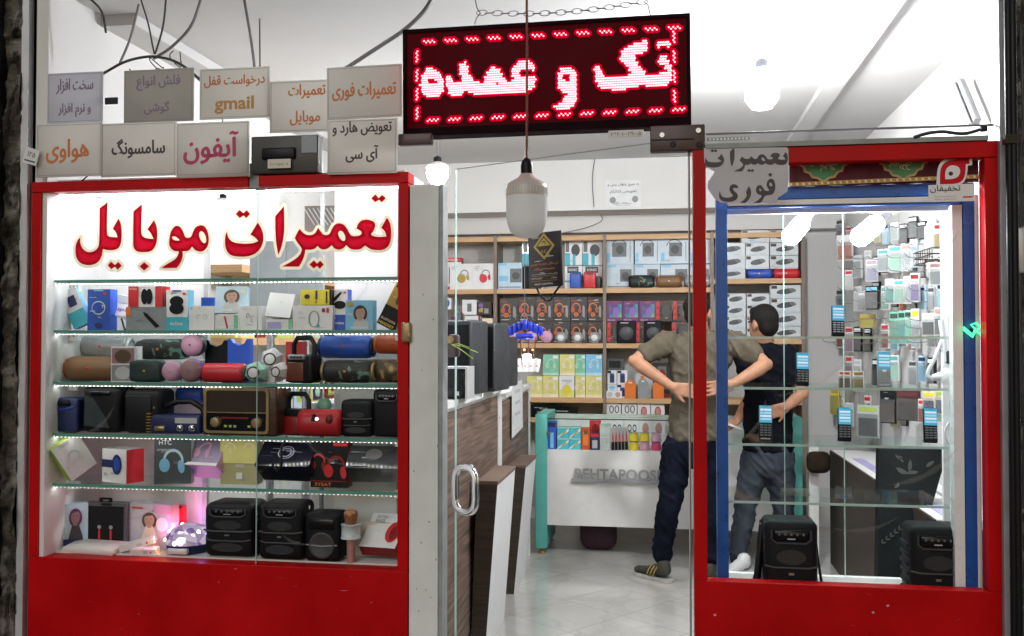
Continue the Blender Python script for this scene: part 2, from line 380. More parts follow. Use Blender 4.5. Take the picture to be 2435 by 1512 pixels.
def woodgrain(name, c1, c2, rough=.4, sc=(1.2, 1.2, 26)):
    m = bpy.data.materials.new(name); m.use_nodes = True; _M[name] = m
    n = m.node_tree.nodes; l = m.node_tree.links; b = n['Principled BSDF']
    tc = n.new('ShaderNodeTexCoord'); mp = n.new('ShaderNodeMapping'); mp.inputs['Scale'].default_value = sc; l.new(tc.outputs['Object'], mp.inputs[0])
    no = n.new('ShaderNodeTexNoise'); no.inputs['Scale'].default_value = 2.0; no.inputs['Detail'].default_value = 8; no.inputs['Distortion'].default_value = .6; l.new(mp.outputs[0], no.inputs[0])
    rp = n.new('ShaderNodeValToRGB'); rp.color_ramp.elements[0].position = .35; rp.color_ramp.elements[0].color = (*c1, 1); rp.color_ramp.elements[1].position = .68; rp.color_ramp.elements[1].color = (*c2, 1)
    l.new(no.outputs['Fac'], rp.inputs[0]); l.new(rp.outputs[0], b.inputs['Base Color']); b.inputs['Roughness'].default_value = rough; return m
woodgrain('laminate', (.060, .036, .025), (.22, .15, .115), .6); woodgrain('beech', (.50, .30, .145), (.60, .38, .20), .5, (2, 30, 30)); woodgrain('walnut', (.03, .013, .007), (.095, .04, .02), .35); woodgrain('dark_oak', (.022, .014, .010), (.05, .032, .022), .5)
def stone(name):
    m = mat(name, (.085, .076, .064), .9, var=.8, scale=16, bump=.9, spec=.1)
    n = m.node_tree.nodes; l = m.node_tree.links; b = n['Principled BSDF']; src = b.inputs['Base Color'].links[0].from_socket
    tc = n.new('ShaderNodeTexCoord'); no = n.new('ShaderNodeTexNoise'); no.inputs['Scale'].default_value = 9; no.inputs['Detail'].default_value = 8; l.new(tc.outputs['Object'], no.inputs[0])
    rp = n.new('ShaderNodeValToRGB'); rp.color_ramp.elements[0].position = .52; rp.color_ramp.elements[0].color = (0, 0, 0, 1); rp.color_ramp.elements[1].position = .60; rp.color_ramp.elements[1].color = (1, 1, 1, 1); l.new(no.outputs['Fac'], rp.inputs[0])
    mx = n.new('ShaderNodeMixRGB'); mx.inputs[2].default_value = (.26, .25, .22, 1); l.new(rp.outputs[0], mx.inputs[0]); l.new(src, mx.inputs[1]); l.new(mx.outputs[0], b.inputs['Base Color'])
    return m
stone('rough_stone')
mat('shutter', (.006, .006, .007), .7, var=.3)
mat('jamb_paint', (.74, .75, .74), .6, var=.10, scale=5, bump=.03, spec=.2)
mat('pavement_stone', (.10, .10, .10), .8, var=.2, scale=5)

def sheet(name, a, b, z, m, kind='structure'):
    mb = MB(); mb.add([(a[0], a[1], z), (b[0], a[1], z), (b[0], b[1], z), (a[0], b[1], z)], [(0, 1, 2, 3)], m); return tag(mb.build(name), kind=kind)
sheet('ground', (-60, -60), (60, 60), -.03, 'pavement_stone')
tag(MB().bb((XL, -.35, -.026), (XR, YB, 0), 'marble').build('floor'), kind='structure')
def wall(name, a, b, m, label, cat='wall'):
    o = MB().bb(a, b, m).build(name); return tag(o, label, cat, kind='thing')
wall('room_wall', (XL - .2, .0, 0), (XL, YB + .2, 3.4), 'plaster', 'white plaster side wall of the shop beyond the lettered display window')
wall('room_wall', (XR, .0, 0), (XR + .2, YB + .2, 3.4), 'plaster', 'white side wall of the shop where wire hooks and hanging packs are fixed')
wall('room_wall', (XL, YB, 0), (XR, YB + .2, 3.4), 'plaster', 'white rear wall of the shop behind the stocked shelves')
ce = thing('room_ceiling', 'white plaster ceiling of the shop with shallow painted beams', 'ceiling', kind='thing')
MB().bb((XL - .2, .003, ZC), (XR + .2, YB + .2, ZC + .2), 'ceiling').build('ceiling_slab', ce)
MB().bb((XL, .35, ZC - .05), (XL + .16, 3.97, ZC - .001), 'ceiling').build('beam', ce)
MB().bb((XR - .55, .35, ZC - .035), (XR - .44, 3.97, ZC - .001), 'ceiling').build('beam', ce)
bm_ = thing('wall_beam', 'deep white boxed beam across the rear wall above the shelves', 'beam', kind='thing')
MB().bb((XL, 4.0, 2.50), (XR, 4.449, ZC - .001), 'plaster').build('beam_face', bm_)
MB().bb((XL, 4.30, 2.36), (XR, 4.448, 2.497), 'plaster').build('ledge', bm_)

# outer facade: surround of the shop opening
def col_px(name, x0, x1, xb0, xb1, Y0, Y1, m, label, cat, parts=None):
    """vertical member whose front edges run x0..x1 at the top of the picture and xb0..xb1 at its foot"""
    a, b = P((x0 + xb0) / 2, 800, Y0).x, P((x1 + xb1) / 2, 800, Y0).x
    return MB().bb((a, Y0, 0), (b, Y1, 3.3), m)
lx = lambda x, Y=0.0: P(x, 800, Y).x
p = thing('stone_pier', 'rough dark stone pier edge beside the red lettered window', 'pier', (lx(30), 0, 0))
rnd = random.Random(3)
from mathutils import noise as mn
def rough_face(x0, x1, y, amp, seed):
    """weathered stone strip: one displaced sheet with broken ledges, closed at the back"""
    nx, nz = 10, 260; vs = []
    for k in range(nz + 1):
        for i in range(nx + 1):
            u, z = i / nx, 3.3 * k / nz; x = x0 + (x1 - x0) * u; q = Vector((x * 9 + seed, z * 9, seed)); q2 = Vector((x * 34, z * 34 + seed, 3))
            d = mn.noise(q) * amp + mn.noise(q2) * amp * .55 + (amp * .7 if mn.noise(Vector((seed, z * 4.5, u * 1.5))) > .12 else 0)
            vs.append((x + mn.noise(q2 * .7) * .006 * (1 if 0 < i < nx else .8), y - d, z))
    fs = [(k * (nx + 1) + i, k * (nx + 1) + i + 1, (k + 1) * (nx + 1) + i + 1, (k + 1) * (nx + 1) + i) for k in range(nz) for i in range(nx)]
    return MB().add(vs, fs, 'rough_stone', None, False).bb((x0, y + .025, 0), (x1, y + .12, 3.3), 'rough_stone')
xa, xb = lx(20) - p.location.x, lx(57) - p.location.x
mb = rough_face(xa, xb, -.03, .022, 4.0)
mb.build('stone_face', p)
MB().bb((-3.5 - p.location.x, -.10, 0), (xa - .001, .05, 3.3), 'shutter').build('shutter_rail', p)
q = thing('steel_profile', 'plain grey steel upright between stone pier and red window frame', 'upright', (lx(64), 0, 0))
MB().bb((lx(56) - q.location.x, -.03, 0), (lx(72) - q.location.x, .05, 3.3), 'aluminium').build('profile', q)
MB().bb((lx(72.5) - q.location.x, .0, 0), (lx(80) - q.location.x, .05, 3.3), 'aluminium').build('profile_lip', q)
q = thing('steel_profile', 'pale grey steel upright between red window frame and dark drainpipes', 'upright', (lx(2380), 0, 0))
MB().bb((lx(2374) - q.location.x, -.03, 0), (lx(2397) - q.location.x, .05, 3.3), 'aluminium').build('profile', q)
p = thing('stone_pier', 'dirty brown stone pier behind the black drainpipes', 'pier', (lx(2420), 0, 0))
xa, xb = lx(2398) - p.location.x, lx(2470) - p.location.x
mb = rough_face(xa, xb, .02, .022, 9.0)
mb.build('stone_face', p)
for x, r_, lab in ((2403, .011, 'slim black drainpipe running up beside the pale steel upright'), (2414, .013, 'thicker black drainpipe against the dirty stone pier')):
    pp = P(x, 800, -.09); d_ = thing('drainpipe', lab, 'pipe', (pp.x, pp.y, 0), group='black drainpipes')
    MB().cyl((0, 0, 0), (0, 0, 3.3), r_, 'black').build('pipe', d_)
    MB().box((0, 0, 2.15), (r_ * 2.8, r_ * 2.8, .03), 'black_gloss').build('clamp', d_)
# switch box with cable on the pier at the picture's edge
s = P(2424, 560, -.05); sb = thing('junction_box', 'small pale metal socket box with hanging cable on dirty stone pier', 'socket', (s.x, -.05, s.z))
MB().rbox((0, 0, -.05), (.03, .03, .15), .006, 'aluminium').build('housing', sb)
MB().tube([(0.005, 0, .03), (.0, -.005, .2), (.012, -.01, .4), (.01, 0, .7)], .005, 'cable').build('cable', sb)
MB().tube([(0.0, 0, -.13), (-.004, -.005, -.3), (.006, -.01, -.6), (.0, 0, -.9)], .006, 'cable').build('cable', sb)

# ------------------------------------------------------------------ display window with the red lettering
FD = .07                                                    # depth of the red frame
zt0, zt1 = P(520, 422).z, P(520, 447).z; zb = P(520, 1339).z
xl0, xl1, xr0, xr1 = lx(76), lx(98), lx(947), lx(972)
CB = .36                                                    # back of the showcase
dw = thing('display_window', 'red framed display window with large red lettering and goods on glass shelves', 'shop window', ((xl0 + xr1) / 2, 0, 0))
O = Matrix.Translation((-dw.location.x, 0, 0))
def dpart(name, mb, par=None, bevel=0): return mb.build(name, par or dw, O if par is None else None, bevel)
xs0, xs1 = lx(592), lx(614)
dpart('top_rail', MB().bb((xl0, -.012, zt1), (xs0 - .002, FD, zt0), 'red_paint'), bevel=.002)
dpart('top_rail', MB().bb((xs1 + .002, -.012, zt1), (xr1, FD, zt0), 'red_paint'), bevel=.002)
dpart('stile', MB().bb((xl0, -.01, zb), (xl1, FD, zt1 - .0015), 'red_paint'), bevel=.002)
dpart('stile', MB().bb((xr0, -.01, zb), (xr1, FD, zt1 - .0015), 'red_paint'), bevel=.002)
dpart('base_panel', MB().bb((xl0, -.008, 0), (xr1, FD, zb - .001), 'red_paint'), bevel=.002)
dpart('strap', MB().bb((xs0, -.004, zt1 - .004), (xs1, FD - .002, zt0 + .05), 'grey_metal'))
sc_ = MB()
for x, y, L, a in ((818, 1404, 22, 4), (800, 1448, 6, -35), (560, 1352, 10, 10), (883, 1432, 6, 30), (520, 1384, 5, 20), (330, 1460, 7, -10)):
    c = P(x, y, -.0090); sc_.flat([[(c.x + u * math.cos(R(a)) * .0016 * L - v * .001, c.z + u * math.sin(R(a)) * .0016 * L + v * .0012) for u, v in ((-.5, 0), (0, -.7), (.5, 0), (0, .7))]], 'pink', Matrix.Translation((0, c.y, 0)))
for _ in range(16):
    c = P(rnd.uniform(110, 940), rnd.uniform(1365, 1500), -.0091); L = rnd.uniform(.006, .03); a = rnd.uniform(-.6, .6); sc_.flat([[(c.x + u * math.cos(a) * L - v * math.sin(a) * .0007, c.z + u * math.sin(a) * L + v * math.cos(a) * .0007) for u, v in ((-.5, 0), (0, -1), (.5, 0), (0, 1))]], rnd.choice(('maroon', 'maroon', 'rosy_text', 'dark_brown')), Matrix.Translation((0, c.y, 0)))
dpart('scratch', sc_)
xm = lx(608)
dpart('glass_pane', MB().bb((xl1 + .001, .012, zb), (xm - .001, .018, zt1), 'clear_glass'))
dpart('glass_pane', MB().bb((xm + .001, .012, zb), (xr0 - .001, .018, zt1), 'clear_glass'))
dpart('pane_seam', MB().bb((xm - .0012, .0118, zb), (xm + .0012, .0182, zt1), 'edge_pale'))
dpart('side_panel', MB().bb((xl1 - .03, FD + .001, zb), (xl1 - .004, CB, zt0), 'offwhite'))
dpart('side_panel', MB().bb((xr0 + .004, FD + .001, zb), (xr0 + .022, CB, zt0), 'white'))
dpart('case_floor', MB().bb((xl1 - .0035, FD + .0015, zb - .02), (xr0 + .0035, CB, zb + .004), 'offwhite'))
dpart('case_ceiling', MB().bb((xl1 - .0035, FD + .0015, zt0 - .005), (xr0 + .0035, CB, zt0 + .02), 'white'))
bx0, bx1 = P(485, 700, CB).x, P(795, 700, CB).x
dpart('back_panel', MB().bb((xl1 - .004, CB + .001, zb), (bx0, CB + .012, zt0), 'white'))
dpart('back_panel', MB().bb((bx1, CB + .001, zb), (xr0 + .004, CB + .012, zt0), 'white'))
MB().bb((bx0 + .002, CB - .008, zb), (bx0 + .022, CB + .015, zt0), 'aluminium').build('mullion', dw, O)
MB().bb((bx1 - .06, CB - .006, zb), (bx1 - .048, CB + .013, zt0), 'grey_metal').build('mullion', dw, O)
MB().bb((xr0 - .10, CB - .03, zb), (xr0 - .06, CB - .01, zt0), 'grey_metal').build('mullion', dw, O)
# lamp strip under the head of the case
MB().bb((xl1 + .02, .075, zt1 + .003), (xr0 - .02, .12, zt1 + .018), 'strip_white').build('lamp_strip', dw, O)
MB().bb((xl1 + .02, .22, zt0 - .02), (xr0 - .02, .25, zt0 - .0055), 'strip_white').build('lamp_strip', dw, O)

def smears(par, M, spots, y, seed):
    rs = random.Random(seed)
    for x, yy, L, wd, a in spots:
        c = P(x, yy, y); n = 10; k = .0015; up = []; dn = []
        for i in range(n + 1):
            u = i / n - .5; b = .5 * u * u * L * k; wv = wd * k * (1 - (2 * u) ** 2) * rs.uniform(.6, 1.2) + .0004
            for lst, s in ((up, 1), (dn, -1)): px_, pz_ = u * L * k, b + s * wv; lst.append((c.x + px_ * math.cos(a) - pz_ * math.sin(a), c.z + px_ * math.sin(a) + pz_ * math.cos(a)))
        MB().flat([up + dn[::-1]], 'smear', Matrix.Translation((0, y, 0))).build('smudge', par, M)
smears(dw, O, ((240, 1010, 120, 5, .7), (420, 880, 90, 4, .5), (760, 1080, 140, 5, -.6), (860, 700, 70, 4, .9), (330, 1230, 100, 5, .3), (700, 1290, 80, 4, -.3), (560, 520, 60, 3, 1.1)), .0085, 5)
# lettering, traced outlines in the picture plane of the pane
A5 = lambda x, y: (63.38 + x * .25155, 405.7 + y * .25155)
B6 = lambda x, y: (532.4 + x * .25155, 405.7 + y * .25155)
dia = lambda *q: [(a, b, 1) for a, b in q]
LAM = [(765, 300, 1), (690, 355, 1), (688, 700), (665, 745), (620, 770), (575, 770), (535, 745), (510, 700), (505, 660), (512, 628, 1), (485, 650), (465, 700), (460, 760), (468, 820), (500, 870), (560, 895), (630, 890), (680, 865), (710, 815), (722, 740, 1), (760, 752), (830, 752), (870, 735), (893, 690), (900, 620), (898, 530), (885, 480), (868, 452, 1), (815, 550, 1), (845, 580), (860, 630, 1), (790, 628), (765, 615), (758, 580)]
BA = [(1090, 318, 1), (1010, 385, 1), (1005, 690), (1015, 740), (1050, 770), (1150, 772), (1200, 745), (1228, 690), (1238, 610), (1232, 530), (1205, 465, 1), (1142, 555, 1), (1175, 590), (1198, 645, 1), (1130, 640), (1095, 620), (1082, 590)]
MO = [(1650, 512), (1690, 530), (1715, 580), (1725, 650), (1715, 710), (1690, 750), (1650, 768), (1610, 760), (1580, 740), (1565, 718, 1), (1545, 745), (1520, 762), (1475, 762, 1), (1478, 790), (1470, 840), (1450, 880), (1420, 920, 1), (1275, 920, 1), (1330, 880), (1390, 850), (1425, 815), (1440, 765, 1), (1395, 760), (1360, 735), (1345, 690), (1350, 620), (1370, 560), (1400, 525), (1435, 520), (1465, 545), (1485, 590), (1500, 635), (1540, 635), (1560, 620), (1575, 570), (1600, 530)]
MOH = [[(1640, 572), (1668, 575), (1690, 610), (1700, 655), (1690, 688), (1665, 682), (1640, 650), (1628, 605)], [(1372, 625), (1400, 620), (1435, 640), (1450, 660), (1410, 662), (1382, 650)]]
TE = [(320, 490, 1), (250, 605, 1), (295, 630), (325, 665, 1), (270, 690), (150, 690), (80, 675), (45, 640), (30, 590), (35, 570, 1), (15, 600), (8, 680), (20, 750), (60, 800), (130, 815), (230, 812), (300, 785), (345, 740), (372, 680), (375, 610), (355, 545)]
AL = [(568, 335, 1), (485, 430, 1), (485, 560), (495, 700), (515, 795, 1), (540, 740), (560, 660), (572, 560), (572, 430)]
TAM = [(1540, 445, 1), (1485, 540, 1), (1520, 570), (1535, 622, 1), (1480, 628), (1420, 622), (1385, 605), (1415, 570), (1432, 520), (1425, 490), (1390, 468), (1340, 460), (1290, 475), (1265, 505), (1250, 550, 1), (1290, 565), (1305, 590), (1290, 612), (1240, 622), (1200, 615), (1180, 580), (1160, 540), (1130, 505), (1080, 495), (1040, 515), (1015, 560), (1000, 600), (965, 612), (935, 600), (915, 575), (890, 540, 1), (870, 580), (845, 605), (800, 612), (755, 595), (715, 550, 1), (680, 610), (670, 640, 1), (700, 690), (735, 730), (735, 760), (715, 800), (670, 840), (600, 880), (553, 907, 1), (710, 908, 1), (745, 850), (765, 790), (770, 748, 1), (830, 748), (865, 735), (885, 712, 1), (905, 735), (940, 748), (980, 740), (1018, 705, 1), (1040, 735), (1080, 750), (1120, 742), (1158, 705, 1), (1185, 735), (1230, 750), (1290, 745), (1335, 708, 1), (1375, 740), (1430, 752), (1500, 752), (1550, 725), (1575, 670), (1583, 590), (1575, 510), (1560, 470)]
TAMH = [[(1092, 568), (1120, 572), (1145, 612), (1150, 660), (1120, 666), (1090, 632), (1077, 595)]]
LET = [(A5, LAM, []), (A5, BA, []), (A5, MO, MOH), (A5, dia((800, 858), (835, 892), (868, 862), (900, 900), (862, 937), (835, 908), (800, 932), (768, 895)), []), (A5, dia((1112, 865), (1158, 905), (1112, 945), (1068, 905)), []),
       (B6, TE, []), (B6, AL, []), (B6, TAM, TAMH), (B6, dia((148, 370), (185, 402), (215, 372), (250, 410), (212, 450), (185, 425), (150, 450), (112, 410)), []),
       (B6, dia((850, 848), (880, 880), (910, 850), (945, 888), (905, 928), (880, 900), (850, 925), (808, 888)), []), (B6, dia((1432, 225), (1462, 260), (1495, 228), (1530, 262), (1490, 300), (1465, 277), (1430, 300), (1392, 262)), [])]
def to_world(pts, f, Y, aff=None):
    out = []
    for x, y in pts:
        u, v = f(x, y)
        if aff: u, v = aff(u, v)
        q = P(u, v, Y); out.append((q.x, q.z))
    return out
import numpy as np
def vinyl(name, c, tr):
    m = bpy.data.materials.new(name); m.use_nodes = True; _M[name] = m; n = m.node_tree.nodes; l = m.node_tree.links; n.clear()
    tc = n.new('ShaderNodeTexCoord'); no = n.new('ShaderNodeTexNoise'); no.inputs['Scale'].default_value = 3; l.new(tc.outputs['Object'], no.inputs[0]); mr = n.new('ShaderNodeMapRange'); mr.inputs[3].default_value = .88; mr.inputs[4].default_value = 1.1; l.new(no.outputs['Fac'], mr.inputs[0])
    vm = n.new('ShaderNodeVectorMath'); vm.operation = 'SCALE'; vm.inputs[0].default_value = c; l.new(mr.outputs[0], vm.inputs['Scale'])
    d = n.new('ShaderNodeBsdfDiffuse'); t = n.new('ShaderNodeBsdfTranslucent'); x = n.new('ShaderNodeMixShader'); x.inputs[0].default_value = tr; o = n.new('ShaderNodeOutputMaterial')
    l.new(vm.outputs[0], d.inputs[0]); l.new(vm.outputs[0], t.inputs[0]); l.new(d.outputs[0], x.inputs[1]); l.new(t.outputs[0], x.inputs[2]); l.new(x.outputs[0], o.inputs[0])
vinyl('vinyl_red', (.58, .008, .028), .30); vinyl('vinyl_cream', (.86, .76, .58), .35)
def halo(mb, loops, wd, y, m, cell=.0016):
    """band within wd of traced outlines, as horizontal strips"""
    segs = []
    for L in loops:
        a = np.array(L); segs.append(np.stack([a, np.roll(a, -1, 0)], 1))
    S = np.concatenate(segs); lo = S.reshape(-1, 2).min(0) - wd; hi = S.reshape(-1, 2).max(0) + wd
    nx, nz = int((hi[0] - lo[0]) / cell) + 1, int((hi[1] - lo[1]) / cell) + 1
    near = np.zeros((nz, nx), bool); X = lo[0] + (np.arange(nx) + .5) * cell; Z = lo[1] + (np.arange(nz) + .5) * cell
    for (ax, az), (bx, bz) in S:
        i0, i1 = int((min(ax, bx) - wd - lo[0]) / cell), int((max(ax, bx) + wd - lo[0]) / cell) + 2; k0, k1 = int((min(az, bz) - wd - lo[1]) / cell), int((max(az, bz) + wd - lo[1]) / cell) + 2
        gx, gz = np.meshgrid(X[max(i0, 0):i1], Z[max(k0, 0):k1]); dx, dz = bx - ax, bz - az; t = np.clip(((gx - ax) * dx + (gz - az) * dz) / max(dx * dx + dz * dz, 1e-12), 0, 1)
        near[max(k0, 0):k1, max(i0, 0):i1] |= (gx - ax - t * dx) ** 2 + (gz - az - t * dz) ** 2 < wd * wd
    for k in range(nz):
        r = near[k].astype(int); e = np.flatnonzero(np.diff(np.concatenate([[0], r, [0]])))
        for a, b in zip(e[::2], e[1::2]):
            mb.add([(lo[0] + a * cell, y, lo[1] + k * cell), (lo[0] + b * cell, y, lo[1] + k * cell), (lo[0] + b * cell, y, lo[1] + (k + 1) * cell), (lo[0] + a * cell, y, lo[1] + (k + 1) * cell)], [(0, 1, 2, 3)], m)
mbr, mbo = MB(), MB(); loops = []
for i, (f, lo, holes) in enumerate(LET):
    ol = to_world(smooth_loop(lo), f, .0105); hs = [to_world(smooth_loop(h), f, .0105) for h in holes]; loops += [ol] + hs
    mbr.flat([ol] + hs, 'vinyl_red', Matrix.Translation((0, .0095, 0)))
halo(mbo, loops, .0115, .0102, 'vinyl_cream')
lt = mbr.build('lettering', dw, O); mbo.build('outline', lt)

# glass shelves with lamp strips
SY = {0: 662, 1: 785, 2: 911, 3: 1037, 4: 1160}
SZ = {k: P(540, y, .05).z for k, y in SY.items()}
SZ[5] = zb + .004
def shelf(k, a, b, y0, y1, z, label, strip=True, th=.008, group=None):
    s = thing('glass_shelf', label, 'shelf', ((a + b) / 2, y0, z), group=group); w = b - a; d = y1 - y0
    MB().bb((-w / 2, .0025, -th), (w / 2, d, 0), 'shelf_glass').build('pane', s)
    MB().bb((-w / 2, 0, -th - .0004), (w / 2, .0022, .0004), 'edge_glass' if strip else 'edge_pale').build('front_edge', s)
    for sx in ((-1, 1) if strip else ()):
        br = MB().bb((sx * (w / 2 - .002), .10, -th - .032), (sx * (w / 2 - .055), .125, -th - .0005), 'white'); 
        for i in (0, 1): br.lathe([(.003, 0), (.003, .002)], 'dark_grey', 8, Matrix.Translation((sx * (w / 2 - .017 - .02 * i), .0995, -th - .014)) @ rotm(R(90)))
        br.build('bracket', s)
    if strip:
        mb = MB(); n = int(w * .97 / .017); mb.bb((-w * .485, .006, -th - .0072), (w * .485, .0075, -th - .0005), 'edge_pale').bb((-w * .485, .008, -th - .0045), (w * .485, .024, -th - .0005), 'white')  # front lip added to screen most of the diode glow
        st = mb.build('light_strip', s); md = MB()
        for i in range(n):
            x = -w * .48 + w * .96 * i / (n - 1); md.bb((x - .0026, .0105, -th - .0084), (x + .0026, .0205, -th - .0047), 'strip_warm' if i % 4 else 'diode_white')
        md.build('diode', st)
    return s
names = ['empty glass shelf just under the big red lettering', 'glass shelf carrying earphone boxes below the red lettering', 'glass shelf carrying tube speakers in red window', 'glass shelf carrying the wooden retro radio', 'glass shelf carrying tilted headphone boxes']
for k in range(5): shelf(k, xl1 + .003, xr0 + .001, .05, CB - .04, SZ[k], names[k], group='glass shelves of the red lettered window')

# white painted jamb between window and door
a, b = lx(975), lx(1050)
j = thing('door_jamb', 'scuffed white painted jamb between lettered window and glass door', 'jamb', ((a + b) / 2, 0, 0)); w_ = b - a
MB().bb((-w_ / 2, -.01, 0), (w_ / 2 - .012, .09, P(1010, 440).z), 'jamb_paint').build('jamb_face', j, bevel=.003)
MB().bb((w_ / 2 - .0115, .0, 0), (w_ / 2 + .004, .08, P(1010, 440).z), 'grey_metal').build('edge_strip', j)
mb = MB()
for x, y in ((990, 1400), (1001, 1290), (1012, 1402), (1020, 1240), (995, 1452), (1036, 1330), (984, 1120), (1040, 1060), (1003, 880), (1030, 760), (1006, 700), (1024, 1420)):
    c = P(x, y, -.0112); mb.flat([[(c.x - j.location.x + u * .0022 * rnd.uniform(.6, 1.3), c.z + v * .004 * rnd.uniform(.6, 1.4)) for u, v in ((-1, 0), (0, -1), (1, 0), (0, 1))]], 'brown', Matrix.Translation((0, -.0112, 0)))
mb.build('scuff', j)

# lock plate on the stile
c = P(966, 790, -.02); lk = thing('lock_plate', 'worn brass lock plate on the red window stile', 'lock', (c.x, -.012, c.z))
MB().rbox((0, -.008, 0), (.036, .016, .075), .012, 'brass', 3).build('plate', lk); MB().rbox((.012, -.016, -.012), (.01, .01, .02), .003, 'brass').build('latch', lk)
# ------------------------------------------------------------------ acrylic service signs above the lettered window
def milky(name, c, tr):
    m = vinyl(name, c, tr) or _M[name]; return _M[name]
milky('milk_acrylic', (.76, .745, .71), .5); milky('milk_blue', (.68, .68, .73), .5); milky('milk_dark', (.52, .51, .48), .46)
def plaque(quad, lines, label, Y, m='milk_acrylic', tilt=0, rim=True, thick=.006):
    (x0, y0), (x1, y1) = quad; cx, _, zb_, W, H = slot(x0, y0, x1, y1, Y)
    s = thing('acrylic_sign', label, 'sign', (cx, Y, zb_)); s.rotation_euler = (0, R(tilt), 0)
    mb = MB().rbox((0, thick / 2, H / 2), (W, thick, H), .002, m, 1)
    e = .006
    pl = mb.build('plaque', s)
    if rim:
        rm = MB()
        for a, b in (((-W / 2 + e, H - e - .0015), (W / 2 - e, H - e)), ((-W / 2 + e, e), (W / 2 - e, e + .0015)), ((-W / 2 + e, e + .002), (-W / 2 + e + .0015, H - e - .002)), ((W / 2 - e - .0015, e + .002), (W / 2 - e, H - e - .002))):
            rm.flat([[(a[0], a[1]), (b[0], a[1]), (b[0], b[1]), (a[0], b[1])]], 'grey', Matrix.Translation((0, -.0008, 0)))
        rm.build('engraved_rim', pl)
    if lines:
        for t, u, v, h, wd, c in lines: MB().text(t, c, ((u - .5) * W, -.0012, v * H), h * H, w=wd * W, bold=.028).build('lettering', s)
    return s
plaque(((112, 172), (244, 292)), [('سخت افزار', .5, .73, .30, .66, 'purple_text'), ('و نرم افزار', .5, .25, .28, .58, 'purple_text')], 'bluish white acrylic sign with faded two-line writing on cluster of hand-lettered signs', -.03, 'milk_blue')
plaque(((294, 164), (460, 290)), [('فلش انواع', .5, .74, .28, .62, 'purple_text'), ('گوشی', .48, .27, .24, .36, 'purple_text')], 'darkest acrylic sign with dim purple writing between two paler signs', -.035, 'milk_dark')
plaque(((474, 161), (641, 282)), [('درخواست قفل', .5, .74, .24, .86, 'orange_text'), ('gmail', .5, .27, .34, .56, 'amber_text')], 'acrylic sign with orange writing and the Latin word gmail', -.03)
plaque(((641, 191), (782, 314)), [('تعمیرات', .63, .78, .28, .62, 'orange_text'), ('موبایل', .60, .27, .28, .50, 'orange_text')], 'acrylic sign with two orange words stacked, tucked behind a neighbouring sign', -.022)
plaque(((777, 156), (956, 281)), [('تعمیرات فوری', .5, .52, .34, .84, 'orange_text')], 'acrylic sign with one line of orange writing beside the red LED sign', -.04, tilt=-.6)
plaque(((86, 293), (242, 420)), [('هواوی', .48, .48, .44, .64, 'orange_text')], 'acrylic sign with one big orange word, cracked tape across it', -.04)
plaque(((240, 291), (419, 419)), [('سامسونگ', .5, .52, .36, .70, 'dark_text')], 'acrylic sign with one dark brown word between orange and crimson worded signs', -.037)
plaque(((419, 290), (592, 418)), [('آیفون', .48, .52, .58, .74, 'rosy_text')], 'acrylic sign with one large crimson word', -.041)
plaque(((778, 283), (944, 413)), [('تعویض هارد و', .5, .83, .26, .84, 'dark_text'), ('آی سی', .5, .36, .30, .46, 'dark_text')], 'acrylic sign with two lines of dark writing just below an orange worded sign', -.032)
# crossing tape and debris on the orange worded sign
cx, Y_, zb_, W, H = slot(596, 322, 756, 412, -.02)
g = thing('control_box', 'dark grey box with yellowed sticker among the acrylic signs', 'box', (cx, Y_, zb_))
MB().rbox((0, .03, H / 2), (W, .06, H), .006, mat('box_grey', (.055, .053, .048), .5, var=.25)).build('housing', g)
MB().rbox((-.02, -.003, H * .52), (W * .5, .02, H * .30), .006, 'black').build('mouth', g)
st = MB().bb((-W * .22, -.0155, H * .12), (W * .12, -.014, H * .36), 'tooth'); st.text('۲۸۶۵۷۸۹', 'brown', (-W * .05, -.0162, H * .22), H * .07, w=W * .26); st.build('sticker', g)
MB().bb((W * .26, -.003, H * .52), (W * .48, -.001, H * .97), mat('box_pale', (.22, .25, .28), .3)).build('pale_corner', g)  # paler plate on the upper corner of the box
cx, Y_, zb_, W, H = slot(250, 232, 280, 248, -.005)
tag(MB().box((cx, Y_, zb_ + H / 2), (W, .004, H), 'black').build('tape_strip'), 'short strip of black tape in the gap between two acrylic signs', 'tape')
cx, Y_, zb_, W, H = slot(52, 352, 86, 390, -.06)
g = thing('price_tag', 'small tilted white tag stuck on the grey upright', 'tag', (cx, Y_, zb_)); g.rotation_euler = (0, R(16), 0)
mb = MB().bb((-W / 2, 0, 0), (W / 2, .003, H), 'paper'); mb.text('۱۲۵', 'ink', (0, -.001, H * .62), H * .3); mb.bb((-W * .38, -.0012, H * .16), (W * .38, -.0006, H * .24), 'ink'); mb.build('card', g)

# wires above the signs
def wire(pts, Y, r, m, label, nm='wire', group=None, sub=6):
    q = [P(x, y, Y + (dy[0] if dy else 0)) for x, y, *dy in pts]; o = []
    for i in range(len(q) - 1):
        p0, p1, p2, p3 = q[max(i - 1, 0)], q[i], q[i + 1], q[min(i + 2, len(q) - 1)]
        for k in range(sub):
            t = k / sub; o.append(.5 * ((2 * p1) + (p2 - p0) * t + (2 * p0 - 5 * p1 + 4 * p2 - p3) * t * t + (3 * p1 - p0 - 3 * p2 + p3) * t ** 3))
    o.append(q[-1]); return tag(MB().tube(o, r, m, 8).build(nm), label, nm, group)
G_ = 'loose wires above the acrylic signs'
wire([(205, -10), (240, 25), (252, 78)], .06, .0045, 'cable', 'dark wire dropping from above toward the wire loop', group=G_)
wire([(332, -10), (352, 55), (362, 105), (367, 128)], .08, .0035, 'cable', 'thin dark wire meeting the top of the loop', group=G_)
